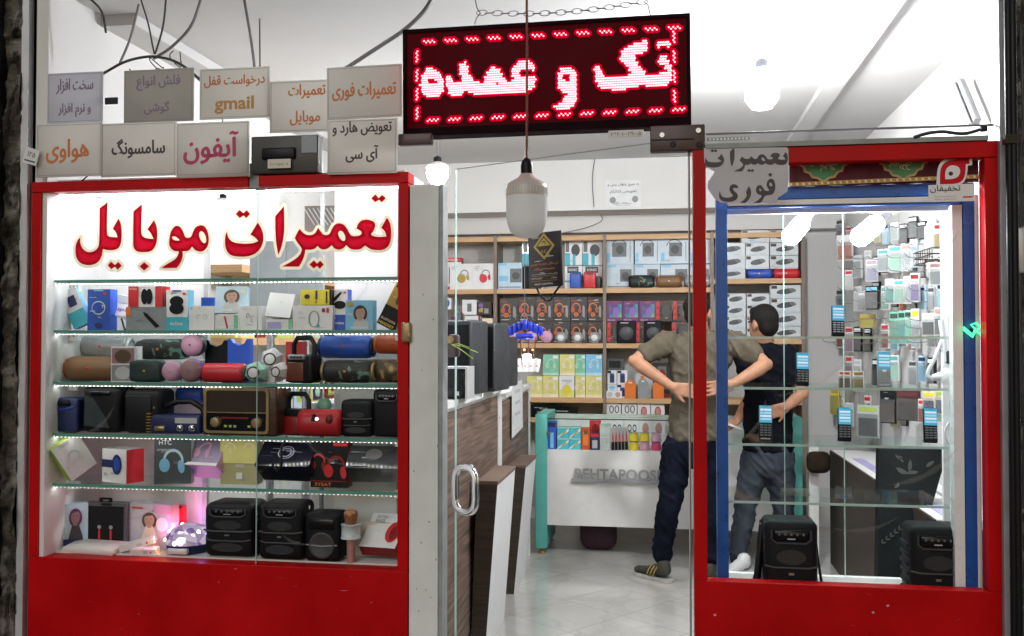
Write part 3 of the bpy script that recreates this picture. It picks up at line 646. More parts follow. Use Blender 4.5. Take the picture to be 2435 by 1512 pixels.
wire([(395, -10), (388, 60), (372, 118), (367, 128)], .07, .004, 'cable', 'dark wire slanting down to the top of the loop', group=G_)
wire([(480, -10), (455, 60), (410, 110), (365, 140)], .10, .006, 'cable_grey', 'pale grey cable sloping down behind the loop', group=G_)
wire([(330, 10), (310, 90), (285, 150)], .12, .005, 'cable_grey', 'faint grey cable hanging straight behind dark wires', group=G_)
wire([(200, 205), (212, 190), (245, 175), (290, 150), (330, 138), (370, 135), (420, 148), (470, 185), (530, 245), (555, 262)], .03, .0055, 'cable', 'thick black cable bent into an arch over the signs', nm='cable')
wire([(580, -5), (596, 90), (606, 170), (612, 250)], .20, .006, 'cable_grey', 'grey cable hanging past the bright beam', nm='cable')
wire([(320, 240), (345, 290), (300, 340), (230, 400), (165, 455)], .01, .003, 'cable', 'thin wire running diagonally across the bluish sign', group=G_)
rr = random.Random(11)
for i, lab in enumerate(('tangled short wire ends hanging under the arch', 'curled loose wire under the arch beside bright ceiling', 'short frayed wire at the arch top', 'dark knotted wire end on the arch shoulder')):
    bx, by = ((330, 170), (390, 190), (430, 130), (370, 160))[i]
    wire([(bx + rr.uniform(-28, 28), by + rr.uniform(-26, 40)) for _ in range(6)], .05 + .01 * i, .0022, 'cable', lab, group=G_)
wire([(1030, -10), (1005, 30), (960, 72), (900, 112), (845, 148), (780, 190)], .25, .009, 'cable_grey', 'thick grey cable sagging from ceiling toward the signs', nm='cable')
wire([(617, 20), (618, 160)], .5, .004, 'cable_grey', 'straight thin wire hanging from the small ceiling hook box', nm='wire')
cx, Y_, zb_, W, H = slot(612, 12, 648, 34, .5)
tag(MB().rbox((cx, Y_, zb_ + H / 2), (W, .05, H), .004, 'black').build('hook_box'), 'small black ceiling hook box with a wire hanging from it', 'bracket')

# ------------------------------------------------------------------ LED sign
c0, c1, c2, c3 = P(962, 70, .05), P(1642, 31, .05), P(1642, 297, .05), P(953, 326, .05)
LW = ((c1.x - c0.x) + (c2.x - c3.x)) / 2; LH = ((c0.z - c3.z) + (c1.z - c2.z)) / 2
lc = (c0 + c1 + c2 + c3) / 4
led = thing('led_sign', 'lit red dot-matrix LED sign hanging above the glass door', 'sign', (lc.x, .05, lc.z)); led.rotation_euler = (0, math.atan2(-((c1.z + c2.z) - (c0.z + c3.z)) / 2, LW) , 0)
MB().bb((-LW / 2, .012, -LH / 2), (LW / 2, .075, LH / 2), 'led_bezel').build('housing', led)
bz = MB(); t_ = .014
bz.bb((-LW / 2, 0, LH / 2 - t_), (LW / 2, .0115, LH / 2), 'led_bezel').bb((-LW / 2, 0, -LH / 2), (LW / 2, .0115, -LH / 2 + t_ * 2.2), 'led_bezel').bb((-LW / 2, 0, -LH / 2 + t_ * 2.25), (-LW / 2 + t_, .0115, LH / 2 - t_ * 1.05), 'led_bezel').bb((LW / 2 - t_, 0, -LH / 2 + t_ * 2.25), (LW / 2, .0115, LH / 2 - t_ * 1.05), 'led_bezel'); bz.build('bezel', led)
mat('led_face', (.012, .0006, .002), .5, var=.3, scale=6, emit=(.5, 0, .012), estr=.07, spec=.04)  # faint red glow of the lit dots put into the face's emission
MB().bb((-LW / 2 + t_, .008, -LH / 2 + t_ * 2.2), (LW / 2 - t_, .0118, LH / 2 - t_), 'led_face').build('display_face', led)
def z3(x, y):   # traced glyph coordinates -> sign plane, straightened
    px, py = 938.1 + x * .31237, y * .31237
    top = 70 + (px - 962) / 680 * (31 - 70); bot = 326 + (px - 953) / 689 * (297 - 326)
    return (px - 957.5) / 684.5 - .5, .5 - (py - top) / (bot - top)
GL = [  # (outline, holes)
 ([(245, 512), (285, 508), (330, 535), (365, 580), (385, 640), (378, 690), (330, 735), (250, 742), (205, 700), (193, 650), (200, 595)], [[(262, 605), (285, 592), (318, 605), (330, 630), (265, 630)]]),
 ([(400, 582), (430, 570), (460, 620), (500, 628), (520, 612), (510, 560), (498, 500), (520, 480), (548, 455), (565, 495), (575, 550), (600, 580), (612, 622), (690, 622), (705, 580), (720, 545), (745, 510), (790, 508), (825, 535), (850, 590), (880, 618), (930, 605), (915, 570), (910, 530), (945, 480), (980, 455), (1040, 457), (1080, 485), (1098, 525), (1090, 540), (1050, 520), (990, 525), (965, 545), (985, 582), (1095, 580), (1098, 610), (1085, 640), (1098, 660), (1050, 685), (960, 712), (870, 715), (800, 715), (740, 715), (700, 722), (620, 722), (575, 690), (530, 700), (520, 728), (440, 728), (415, 690), (398, 640)], [[(775, 600), (790, 630), (810, 655), (795, 625)]]),
 ([(1290, 515), (1330, 500), (1370, 510), (1400, 550), (1408, 610), (1400, 650), (1408, 740), (1385, 800), (1340, 822), (1220, 825), (1240, 800), (1290, 775), (1310, 735), (1330, 710), (1285, 690), (1255, 640), (1258, 580)], [[(1300, 560), (1340, 555), (1355, 590), (1360, 620), (1310, 610)]]),
 ([(1535, 515), (1570, 490), (1590, 530), (1615, 575), (1700, 575), (1800, 568), (1810, 545), (1770, 490), (1730, 450), (1745, 385), (1790, 350), (1850, 320), (1925, 303), (1942, 320), (1935, 390), (1870, 405), (1835, 430), (1855, 470), (1890, 520), (1925, 560), (1990, 565), (2080, 540), (2060, 505), (2005, 470), (2025, 435), (2055, 405), (2080, 430), (2105, 490), (2112, 560), (2105, 615), (2060, 658), (1950, 662), (1890, 640), (1840, 660), (1780, 675), (1610, 682), (1570, 655), (1545, 610)], []),
 ([(2000, 305), (2030, 300), (2045, 320), (2080, 295), (2112, 325), (2085, 355), (2050, 340), (2010, 360), (2005, 330)], []),
]
def inside(p, poly):
    x, y = p; r = False; n = len(poly)
    for i in range(n):
        x1, y1 = poly[i]; x2, y2 = poly[i - 1]
        if (y1 > y) != (y2 > y) and x < (x2 - x1) * (y - y1) / (y2 - y1) + x1: r = not r
    return r
G2 = [([z3(*q) for q in o], [[z3(*q) for q in h] for h in hs]) for o, hs in GL]
pitch = LW / 124; dots = []
nx, ny = 124, int(LH / pitch)
for i in range(nx):
    for jx in range(ny):
        u = (i + .5) / nx - .5; v = (jx + .5) / ny - .5
        if any(inside((u, v), o) and not any(inside((u, v), h) for h in hs) for o, hs in G2): dots.append((u * LW + (pitch * .3 if jx % 2 else 0), v * LH, 1))
for k in range(12):   # dashed border
    x = -.424 + k * .0775
    for i in range(6): dots.append(((x + i * .0074) * LW, (.372 if i % 2 else .388) * LH, .8)); dots.append(((x + .012 + i * .0074) * LW, (-.345 if i % 2 else -.36) * LH, .8))
for k in range(4):
    for i in range(6): dots.append(((-.452 + .004 * (i % 2)) * LW, (-.33 + k * .177 + i * .019) * LH, .8)); dots.append(((.447 - .004 * (i % 2)) * LW, (-.28 + k * .177 + i * .019) * LH, .8))
md, mh = MB(), MB()
for k, (x, z, sz) in enumerate(dots):
    md.flat([ell(x, z, pitch * .47 * sz, pitch * .43 * sz, 0, 7)], 'led_dot', Matrix.Translation((0, .0065, 0)))
    mh.flat([ell(x, z, pitch * 1.5, pitch * 1.5, 0, 9)], 'led_halo', Matrix.Translation((0, .00745 - .0000005 * k, 0)))  # red bloom around each dot, shaped as a larger emissive disc
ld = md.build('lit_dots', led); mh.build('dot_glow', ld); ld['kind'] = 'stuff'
# chain and wire holding the sign
ch = thing('sign_chain', 'sagging wire link chain above the LED sign', 'chain', tuple(P(1330, 15, .09)))
mb = MB(); a_, b_ = P(1136, 30, .09), P(1536, 4, .09); nl = 21
for i in range(nl):
    t = (i + .5) / nl; c = a_.lerp(b_, t); c.z -= .02 * math.sin(math.pi * t); c = c - ch.location
    rx_, rz_ = (.021, .010) if i % 2 == 0 else (.018, .003)
    mb.tube([(c.x + rx_ * math.cos(q), c.y + (0 if i % 2 == 0 else .006 * math.sin(q)), c.z + rz_ * math.sin(q)) for q in [2 * math.pi * k / 12 for k in range(12)]], .0016, 'cable_grey', 6, True)
mb.build('links', ch)
for pts in ([(1128, -8), (1134, 20), (1142, 32)], [(1142, 32), (1132, 44), (1128, 58)], [(1530, 4), (1540, 12), (1546, 36)]):
    MB().tube([P(x, y, .09) - ch.location for x, y in pts], .0022, 'cable_grey', 6).build('tie_wire', ch)
def fit(name, px, Y, th, m, label, cat, extra=None, kind=None):
    cx, _, zb_, W, H = slot(*px, Y); o = thing(name, label, cat, (cx, Y, zb_), kind=kind)
    MB().rbox((0, th / 2, H / 2), (W, th, H), .004, m).build('plate', o)
    if extra: extra(o, W, H)
    return o
fit('transom_bracket', (946, 317, 1026, 344), .006, .03, 'bracket', 'plain dark metal bracket under the lettered end of LED sign above the jamb', 'bracket')
o = fit('paper_label', (1446, 309, 1530, 327), .038, .004, 'offwhite', 'yellowed paper label with a handwritten number under the LED sign', 'label', lambda o, W, H: MB().text('۲۶۲۰۱۰۰۲۹۰۰۵', 'ink', (0, -.001, H * .5), H * .45, w=W * .85).build('writing', o))

# ------------------------------------------------------------------ glass door, standing ajar
hp, le = P(1640, 800, .02), P(1083, 800, .50)
DWD = math.hypot(hp.x - le.x, .48); da = math.atan2(.48, hp.x - le.x)
zt = P(1640, 328, .02).z
door = thing('glass_door', 'frameless glass door standing ajar with oval steel handle', 'door', (hp.x, .02, .0)); door.rotation_euler = (0, 0, -da)
MB().bb((-DWD, -.005, .02), (0, .005, zt), 'clear_glass').build('glass_pane', door)
mb = MB().bb((-DWD, -.0055, .02), (-DWD + .0022, .0055, zt), 'edge_pale').bb((-.003, -.0055, .02), (.0, .0055, zt), 'edge_pale').bb((-DWD + .003, -.0052, zt - .0015), (-.004, .0052, zt), 'grey'); mb.build('glass_edge', door)
def onDoor(x, y):
    d = ray(x, y); n = Vector((math.sin(da), math.cos(da), 0)); o = Vector((hp.x, .02, 0))
    t = n.dot(o - CAM) / n.dot(d); p = CAM + d * t - o; return p.x * math.cos(da) - p.y * math.sin(da), p.z
hx, hz = onDoor(1112, 1160); _, hz1 = onDoor(1112, 1106); hx0, _ = onDoor(1088, 1160); hx1, _ = onDoor(1137, 1160); hh = abs(hz1 - hz); hx += .022; hw = abs(hx1 - hx0) / 2 - .001
pts = []
for k in range(40):
    a = 2 * math.pi * k / 40; c, s_ = math.cos(a), math.sin(a); pts.append((hx + hw * (abs(c) ** .75) * (1 if c > 0 else -1), -.045, hz + (hh - hw) * (1 if s_ > 0 else -1) * min(1, abs(s_) * 3) + hw * .95 * s_))
hd = MB().tube(pts, .0155, 'chrome', 14, True).build('handle', door)
MB().cyl((hx, -.045, hz + hh * .98), (hx, .0, hz + hh * .98), .008, 'steel').cyl((hx, -.045, hz - hh * .98), (hx, .0, hz - hh * .98), .008, 'steel').build('stud', hd)
kx, kz = onDoor(1084, 822)
lo = MB().rbox((kx, -.012, kz), (.05, .03, .095), .01, 'bracket').build('lock', door)
MB().lathe([(.016, 0), (.016, .012), (.008, .014)], 'brass', 14, Matrix.Translation((kx - .005, -.027, kz + .025)) @ rotm(R(90))).build('cylinder', lo)
mb = MB()
for x, y in ((1150, 838), (1138, 852), (1130, 826)):
    u, v = onDoor(x, y); mb.tube([(kx, -.03, kz + .005), ((kx + u) / 2, -.045, (kz + v) / 2 + .012), (u, -.04, v)], .0018, 'lime', 6)
mb.build('key_string', lo)
# hinge fittings of the door head
o = fit('door_fitting', (1545, 297, 1676, 358), -.012, .05, 'bracket', 'dark metal hinge fitting joining glass door head and window stile', 'hinge', None)
cx, _, zb_, W, H = slot(1545, 297, 1676, 358, -.012)
for u, v in ((.22, .62), (.42, .25), (.88, .75), (.9, .2)): MB().lathe([(.011, 0), (.009, .005)], 'steel' if v > .5 else 'black', 12, Matrix.Translation(((u - .5) * W, 0.0, v * H)) @ rotm(R(90))).build('screw', o)
MB().bb((-W * .48, -.004, H * .42), (W * .30, -.0005, H * .46), 'black').build('seam', o)
# security notice hung on the door
u0, v0 = onDoor(1263, 684); u1, v1 = onDoor(1342, 549); W, H = abs(u1 - u0), v1 - v0
nb = thing('security_notice', 'black camera notice board with gold diamond hung on the glass door', 'sign', tuple(door.matrix_basis @ Vector(((u0 + u1) / 2, -.012, v0)))); nb.rotation_euler = (0, R(-2), -da)
mat('notice_black', (.022, .013, .016), .4)
MB().rbox((0, 0, H / 2), (W, .008, H), .004, 'notice_black', 2).build('board', nb)
mb = MB(); art(mb, W, H, -.004, [('p', [(.18, .74), (.50, .985), (.82, .74), (.50, .495)], 'mustard'), ('p', [(.255, .74), (.50, .925), (.745, .74), (.50, .555)], 'notice_black'), ('p', [(.30, .745), (.50, .895), (.70, .745)], 'mustard'), ('a', .5, .80, .06, .035, .02, -60, 200, 'notice_black'),
    ('t', 'S.C', .5, .645, .055, 'mustard', .17), ('t', 'این مکان مجهز به دوربین', .5, .42, .055, 'orange_text', .82), ('t', 'مداربسته می باشد', .5, .33, .055, 'orange_text', .62), ('t', 'فروش و نصب سیستم های امنیتی', .5, .235, .03, 'tooth', .78), ('r', .10, .20, .88, .205, 'mustard'), ('t', '۰۹۱۲۳۲۸۵۴۲', .26, .16, .03, 'tooth', .34), ('t', 'صنعت', .78, .16, .03, 'tooth', .16), ('r', .10, .11, .88, .116, 'mustard'), ('t', 'SMART CONTROL', .47, .055, .032, 'tooth', .56)])
mb.build('printed_notice', nb)
MB().tube([(-W * .28, 0, .0), (-W * .18, -.004, -.03), (0, -.004, -.055), (.02, -.004, -.055), (W * .3, -.004, -.02), (W * .48, 0, .012)], .0045, 'black', 6).build('strap', nb)

vinyl('opal', (.88, .88, .87), .45)
# pendant bulb hanging outside in front of the door
bt = P(1252, 376, -.25); bb_ = P(1252, 567, -.25); k = (P(1300, 480, -.25).x - P(1203, 480, -.25).x) / 2
pb = thing('hanging_bulb', 'large unlit white bulb on a thin red cord before the open door', 'light bulb', (bt.x, -.25, bb_.z)); L = bt.z - bb_.z
MB().lathe([(1e-4, 0), (k * .5, .006), (k * .82, .025), (k * .96, .055), (k, .09), (k, L * .52)], 'opal', 32).build('diffuser', pb)
mb = MB().lathe([(k * 1.01, L * .5205), (k * 1.01, L * .62), (k * .93, L * .68), (k * .72, L * .715), (k * .46, L * .75), (k * .30, L * .80), (k * .27, L * .805)], mat('bulb_neck', (.56, .52, .47), .4), 32)
nk = mb.build('neck', pb)
mb = MB()
for i in range(40):
    a = 2 * math.pi * i / 40; mb.box((0, -k * 1.012, L * .585), (.0016, .003, L * .085), 'offwhite', rotm(0, 0, a))
mb.build('fin', nk)
MB().lathe([(k * .29, L * .8055), (k * .30, L * .90), (k * .24, L * .96), (k * .1, L)], 'black', 20).build('socket', pb)
MB().tube([(0, 0, L - .005), (.001, 0, L + .3), (-.002, 0, L + 1.4)], .0042, 'cable_red', 8).build('cord', pb)

# ------------------------------------------------------------------ red framed window with the blue showcase
a0, a1 = lx(1648), lx(1679); b0, b1 = lx(2342), lx(2373); ztr, zti = P(2100, 344).z, P(2100, 382).z; zbr = P(2040, 1393).z
rw = thing('display_window', 'red framed display window with the blue aluminium showcase behind it', 'shop window', ((a0 + b1) / 2, 0, 0)); O2 = Matrix.Translation((-rw.location.x, 0, 0))
MB().bb((a0, -.01, zbr), (a1, .05, P(1660, 358).z), 'red_paint').build('stile', rw, O2, .002)
MB().bb((a1 + .001, -.012, zti), (b1, .05, ztr), 'red_paint').build('top_rail', rw, O2, .002)
MB().bb((b0, -.01, zbr), (b1, .05, zti - .001), 'red_paint').build('stile', rw, O2, .002)
MB().bb((a0, -.008, 0), (b1, .05, zbr - .001), 'red_paint').build('base_panel', rw, O2, .002)
MB().bb((a1 + .001, -.02, ztr + .0015), (b1 - .03, .05, ztr + .018), 'grey_metal').build('head_trim', rw, O2)
MB().bb((a1 + .001, .012, zbr), (b0 - .001, .018, zti), 'clear_glass').build('glass_pane', rw, O2)
MB().bb((a0 + .0, .06, zbr - .3), (a0 + .006, .066, P(1660, 352).z), 'edge_pale').build('pane_seam', rw, O2)
mb = MB()
for x, y in ((1699, 1462), (2075, 1456), (2110, 1440)):
    c = P(x, y, -.0092); mb.flat([[(c.x - .005, c.z), (c.x, c.z - .004), (c.x + .006, c.z - .001), (c.x + .001, c.z + .005)]], 'pink', Matrix.Translation((0, -.0092, 0)))
for _ in range(14):
    c = P(rnd.uniform(1690, 2340), rnd.uniform(1412, 1500), -.0091); L = rnd.uniform(.006, .03); a = rnd.uniform(-.6, .6); mb.flat([[(c.x + u * math.cos(a) * L - v * math.sin(a) * .0007, c.z + u * math.sin(a) * L + v * math.cos(a) * .0007) for u, v in ((-.5, 0), (0, -1), (.5, 0), (0, 1))]], rnd.choice(('maroon', 'rosy_text', 'dark_brown')), Matrix.Translation((0, c.y, 0)))
mb.build('scratch', rw, O2)
smears(rw, O2, ((1850, 620, 190, 5, .8), (1960, 900, 230, 6, .6), (2120, 760, 200, 5, .9), (2200, 1130, 180, 6, .5), (1900, 1170, 160, 5, -.4), (2060, 1260, 150, 5, .2), (1800, 1010, 120, 4, 1.0), (2240, 600, 120, 4, .7)), .0095, 8)
rd = thing('tension_rod', 'thin steel rod running across above the blue showcase window', 'rod', tuple(P(2020, 310, .02)))
MB().tube([P(1678, 319, .02) - rd.location, P(2020, 308, .02) - rd.location, P(2362, 297, .02) - rd.location], .0042, 'cable_grey').build('rod', rd)
MB().rbox(P(2338, 306, .015) - rd.location, (.022, .02, .02), .004, 'black').build('clamp', rd)
wire([(2172, 327), (2200, 318), (2240, 313), (2290, 318), (2330, 308)], -.02, .006, 'cable', 'black cable arching over the red window head', nm='cable')
cx, Y_, zb_, W, H = slot(1680, 326, 1782, 334, .03)
pr = thing('slotted_rail', 'short slotted metal rail above the torn paper sign', 'rail', (cx, Y_, zb_)); mb = MB().box((0, .004, H / 2), (W, .008, H), 'grey_metal'); rl = mb.build('rail', pr); mb = MB()
for i in range(11): mb.bb((-W * .44 + i * W * .085, -.0012, H * .25), (-W * .44 + i * W * .085 + W * .04, -.0004, H * .75), 'white')
mb.build('slot', rl)
# torn paper sign with hand-cut outline
Yp = -.0165
out = [(1673, 352), (1710, 351), (1869, 350), (1874, 354), (1875, 420), (1872, 455), (1850, 470), (1845, 482), (1712, 482), (1700, 474), (1682, 448), (1683, 432), (1697, 412), (1699, 408), (1680, 398), (1674, 385)]
pc = P(1775, 420, Yp); ps = thing('paper_sign', 'torn grey paper sign with large dark letters on the window corner', 'sign', tuple(pc))
loc = lambda L: [(a - pc.x, b - pc.z) for a, b in L]
I_ = lambda x, y: (x, y)
MB().flat([loc(to_world(out, I_, Yp))], 'grey_paper', None, .0015).build('sheet', ps)
aff = lambda u, v: (1675 + (u - 534.0) * .4985, 338 + (v - 462.0) * .392 + 2)
mb = MB()
mat('letter_ink', (.035, .032, .038), .5)
for f, lo_, hs in LET[5:]:
    mb.flat([loc(to_world(smooth_loop(lo_), f, Yp, aff))] + [loc(to_world(smooth_loop(h), f, Yp, aff)) for h in hs], 'letter_ink', Matrix.Translation((0, -.0012, 0)))
C1 = lambda x, y: (1635.3 + x * .2515, 316.9 + y * .2515)
FO = [[(780, 425), (812, 438), (828, 490), (820, 550), (795, 582), (745, 585), (718, 600), (705, 640), (680, 660, 1), (615, 660, 1), (660, 635), (690, 605), (700, 585), (660, 578), (640, 550), (645, 510), (668, 488), (695, 492), (715, 525), (730, 545), (775, 545), (742, 505), (745, 455)], [[(770, 462), (790, 470), (800, 495), (785, 505), (765, 490)], [(672, 520), (690, 525), (695, 548), (675, 548)]]]
RE_ = [(575, 500, 1), (598, 540), (595, 590), (570, 635), (540, 660, 1), (488, 658, 1), (530, 630), (558, 590), (548, 555, 1)]
YE_ = [(300, 540, 1), (312, 590), (345, 610), (400, 608), (430, 590), (405, 565), (388, 530), (400, 490), (440, 478), (475, 500), (470, 520, 1), (440, 512), (420, 525), (440, 550), (470, 575), (472, 610), (440, 640), (380, 650), (315, 640), (290, 600)]
DT_ = [(778, 372, 1), (798, 392, 1), (778, 412, 1), (756, 392, 1)]
for lo_, hs in ((FO[0], FO[1]), (RE_, []), (YE_, []), (DT_, [])):
    mb.flat([loc(to_world(smooth_loop(lo_), C1, Yp))] + [loc(to_world(smooth_loop(h), C1, Yp)) for h in hs], 'letter_ink', Matrix.Translation((0, -.0012, 0)))
mb.build('lettering', ps)
# drop shaped sticker and name card
Ys = .0095
D4 = lambda x, y: (1990.2 + x * .2515, 316.9 + y * .2515)
pc2 = P(2262, 420, Ys); sk = thing('window_sticker', 'red and white drop-shaped eye sticker over a name card inside window corner', 'sticker', tuple(pc2)); loc2 = lambda L: [(a - pc2.x, b - pc2.z) for a, b in L]
W1 = [(1050, 228), (1265, 215, 1), (1275, 240, 1), (1275, 300, 1), (1235, 305, 1), (1225, 400), (1195, 470), (1140, 490), (935, 490, 1), (945, 330), (985, 260)]
W2 = [(1080, 250), (1245, 240, 1), (1250, 290, 1), (1215, 292, 1), (1210, 400), (1175, 460), (1110, 480), (970, 482, 1), (970, 340), (1010, 275)]
W3 = [(1090, 300), (1145, 315), (1165, 355), (1150, 405), (1100, 432), (1020, 435, 1), (1018, 360), (1045, 315)]
mb = MB()
for i, (L_, c_) in enumerate(((W1, 'card'), (W2, 'red_print'), (W3, 'card'), (ell(1072, 382, 22, 20), 'ink'))):
    mb.flat([loc2(to_world(smooth_loop(L_) if i < 3 else L_, D4, Ys))], c_, Matrix.Translation((0, -.0004 * i, 0)))
mb.build('drop_emblem', sk)
mb = MB().flat([loc2(to_world([(860, 490), (1295, 476), (1298, 640), (862, 650)], D4, Ys))], 'card', Matrix.Translation((0, .0006, 0)))
q = P(*D4(1020, 525), Ys) - pc2; h_ = P(*D4(1000, 500), Ys).z - P(*D4(1000, 570), Ys).z; mb.text('تخفیفان', 'ink', (q.x, -.0006, q.z), h_, w=P(*D4(1160, 500), Ys).x - P(*D4(875, 500), Ys).x, bold=.01)
q = P(*D4(1020, 596), Ys) - pc2; mb.text('مرجع خرید گروهی و تخفیف های روزانه', 'grey', (q.x, -.0006, q.z), h_ * .3, w=.07)
q = P(*D4(1020, 622), Ys) - pc2; mb.text('با ما همراه باشید', 'red_print', (q.x, -.0006, q.z), h_ * .22, w=.07)
mb.flat([loc2(to_world([(1188, 596), (1280, 594), (1280, 606), (1188, 608)], D4, Ys))], 'red_print', Matrix.Translation((0, -.0006, 0))); mb.build('name_card', sk)

# blue aluminium showcase
SX0, SX1, SY0, SY1 = P(1703, 800, .08).x, P(2330, 800, .08).x, .08, .52
px0, px1 = P(1703, 800, SY0).x, P(1730, 800, SY0).x; qx0, qx1 = P(2292, 800, SY0).x, P(2319, 800, SY0).x
zh0, zh1 = P(2000, 470, SY0).z, P(2000, 441, SY0).z; zf = P(2000, 1366, SY1).z - .052
sh = thing('aluminium_showcase', 'blue aluminium display showcase with pale inner frame behind the red window', 'showcase', ((px0 + qx1) / 2, SY0, zf)); OS = Matrix.Translation((-sh.location.x, -sh.location.y, -sh.location.z))
for nm, a, b, m in (('post', (px0, SY0, zf), (px1, SY0 + .05, zh1), 'blue_metal'), ('post', (qx0, SY0, zf), (qx1, SY0 + .05, zh1), 'blue_metal'), ('head_rail', (px1 + .001, SY0 + .001, zh0), (qx0 - .001, SY0 + .05, zh1), 'blue_metal'),
        ('light_rail', (px1 + .001, SY0 + .004, P(2000, 484, SY0).z), (qx0 - .001, SY0 + .045, zh0 - .002), 'white_gloss'), ('inner_rail', (px1 + .001, SY0 + .01, P(2000, 489, SY0).z), (qx0 - .001, SY0 + .04, P(2000, 484.8, SY0).z), 'blue_metal'),
        ('inner_frame', (px1 + .0, SY0 + .0505, P(2000, 505, SY0 + .05).z), (qx1, SY0 + .07, P(2000, 489, SY0 + .05).z), 'white_gloss'), ('inner_frame', (P(2266, 800, SY0).x, SY0 + .005, zf), (qx0 - .0015, SY0 + .05, P(2000, 492, SY0).z), 'white_gloss'),
        ('inner_frame', (qx1 + .0015, SY0 + .005, zf), (P(2331, 800, SY0).x, SY0 + .05, zh0), 'white_gloss'), ('rear_upright', (P(2236, 800, SY1).x, SY1 - .02, zf), (P(2252, 800, SY1).x, SY1, P(2000, 510, SY1).z), 'white_gloss'), ('floor_panel', (px1, SY0 + .0002, zf), (P(2331, 800, SY0).x, SY1 - .03, zf + .012), 'offwhite'), ('sill', (px1 + .001, SY0 - .004, zf + .0005), (qx0, SY0 - .0005, zf + .02), 'aluminium'),
        ('rear_sill', (px1, SY1 - .029, zf), (P(2252, 800, SY1).x, SY1, zf + .05), 'white_gloss')):
    MB().bb(a, b, m).build(nm, sh, OS, .0015)
for x in (1862, 2003): MB().bb((P(x, 800, SY1).x - .0015, SY1 - .02, zf + .05), (P(x, 800, SY1).x + .0015, SY1 - .012, P(2000, 510, SY1).z), 'edge_pale').build('rear_glass_edge', sh, OS)
RSZ = [P(2000, y, SY0 + .05).z for y in (800, 922, 1058, 1197)]
rn = ['glass shelf with one upright phone above it, highest in the blue showcase', 'glass shelf with two sample phones standing on it', 'glass shelf with three sample phones standing on it', 'empty glass shelf holding only acrylic phone stands']
for k, z in enumerate(RSZ): shelf(k, px1 + .002, P(2264, 800, SY0).x, SY0 + .05, SY1 - .035, z, rn[k], False, .008, 'glass shelves of the blue showcase')
# banner cloth behind the top of the showcase window
b0_, b1_ = P(1876, 410, .055), P(2326, 400, .055); zt_, zb2 = P(2050, 378, .055).z, P(2050, 440, .055).z
bn = thing('banner_cloth', 'maroon banner cloth with green scalloped medallions and gold fringe', 'banner', (b0_.x, .055, zb2)); W = b1_.x - b0_.x; H = zt_ - zb2
mb = MB(); n = 40
mat('banner_maroon', (.10, .018, .028), .8, var=.3, scale=9)
vs = [(W * i / n, .005 * math.sin(i * 1.1), z) for i in range(n + 1) for z in (0, H)]; mb.add(vs, [(2 * i, 2 * i + 2, 2 * i + 3, 2 * i + 1) for i in range(n)], 'banner_maroon', None, True); mb.build('cloth', bn)
for cxp, wd in ((1957, 118), (2147, 118)):
    c = (P(cxp, 400, .05).x - b0_.x); ww = P(cxp + wd / 2, 400, .05).x - P(cxp - wd / 2, 400, .05).x
    def scal(k): return [(c + ww * k * u, H * .99 - (H * .84 * k) * v) for u, v in ((-.5, 0), (.5, 0), (.46, .25), (.40, .30), (.37, .52), (.28, .58), (.22, .78), (.12, .82), (0, 1.0), (-.12, .82), (-.22, .78), (-.28, .58), (-.37, .52), (-.40, .30), (-.46, .25))]
    mb = MB().flat([scal(1.06)], 'wood_edge', Matrix.Translation((0, -.008, 0))).flat([scal(.94)], 'green', Matrix.Translation((0, -.0086, 0)))
    rz_ = random.Random(int(cxp))
    for i in range(14):
        u, v = rz_.uniform(-.30, .30), rz_.uniform(.06, .50); u *= 1 - v * .5
        mb.flat([arc(c + ww * u, H * .99 - H * .84 * v, .013, .010, .003, rz_.uniform(0, 90), rz_.uniform(180, 300), n=8)], 'tooth', Matrix.Translation((0, -.0090 - .0001 * i, 0)))
    mb.build('medallion', bn)
mb = MB().flat([[(0, 0), (W, .012), (W, .026), (0, .014)]], 'mustard', Matrix.Translation((0, -.0075, 0)))
for i in range(60): mb.flat([ell(W * (i + .5) / 60, .007 + .012 * (i + .5) / 60, .004, .006, .6, 6)], 'orange_text' if i % 2 else 'cream', Matrix.Translation((0, -.0081, 0)))
mb.build('fringe', bn)
# bulbs in the showcase
def spot(px, tip, Y, r, label):
    a, b = P(*px, Y), P(*tip, Y - .10); o = thing('led_bulb', label, 'light bulb', tuple(a), group='lit bulbs of the blue showcase'); d = b - a; L = d.length
    Mx = d.to_track_quat('Z', 'Y').to_matrix().to_4x4()
    MB().lathe([(r * .45, -.02), (r * .5, .02), (r * .8, .05)], 'white', 20, Mx).build('socket', o)
    MB().lathe([(r * .8, .0505), (r, .07), (r, L - r * .6), (r * .8, L - r * .2), (r * .4, L), (1e-4, L + .002)], 'lamp_white', 20, Mx).build('diffuser', o)
    for s_ in (-1, 1): MB().tube([(s_ * .02, 0, .0), (s_ * .05, 0, .015), (s_ * .075, 0, .035)], .004, 'white').build('clip', o)
spot((1925, 508), (1872, 572), .32, .033, 'glowing tube bulb hanging under the banner end beside the paper sign'); spot((2105, 512), (2035, 572), .32, .036, 'glowing tube bulb hanging below the green medallion farther from the paper sign')
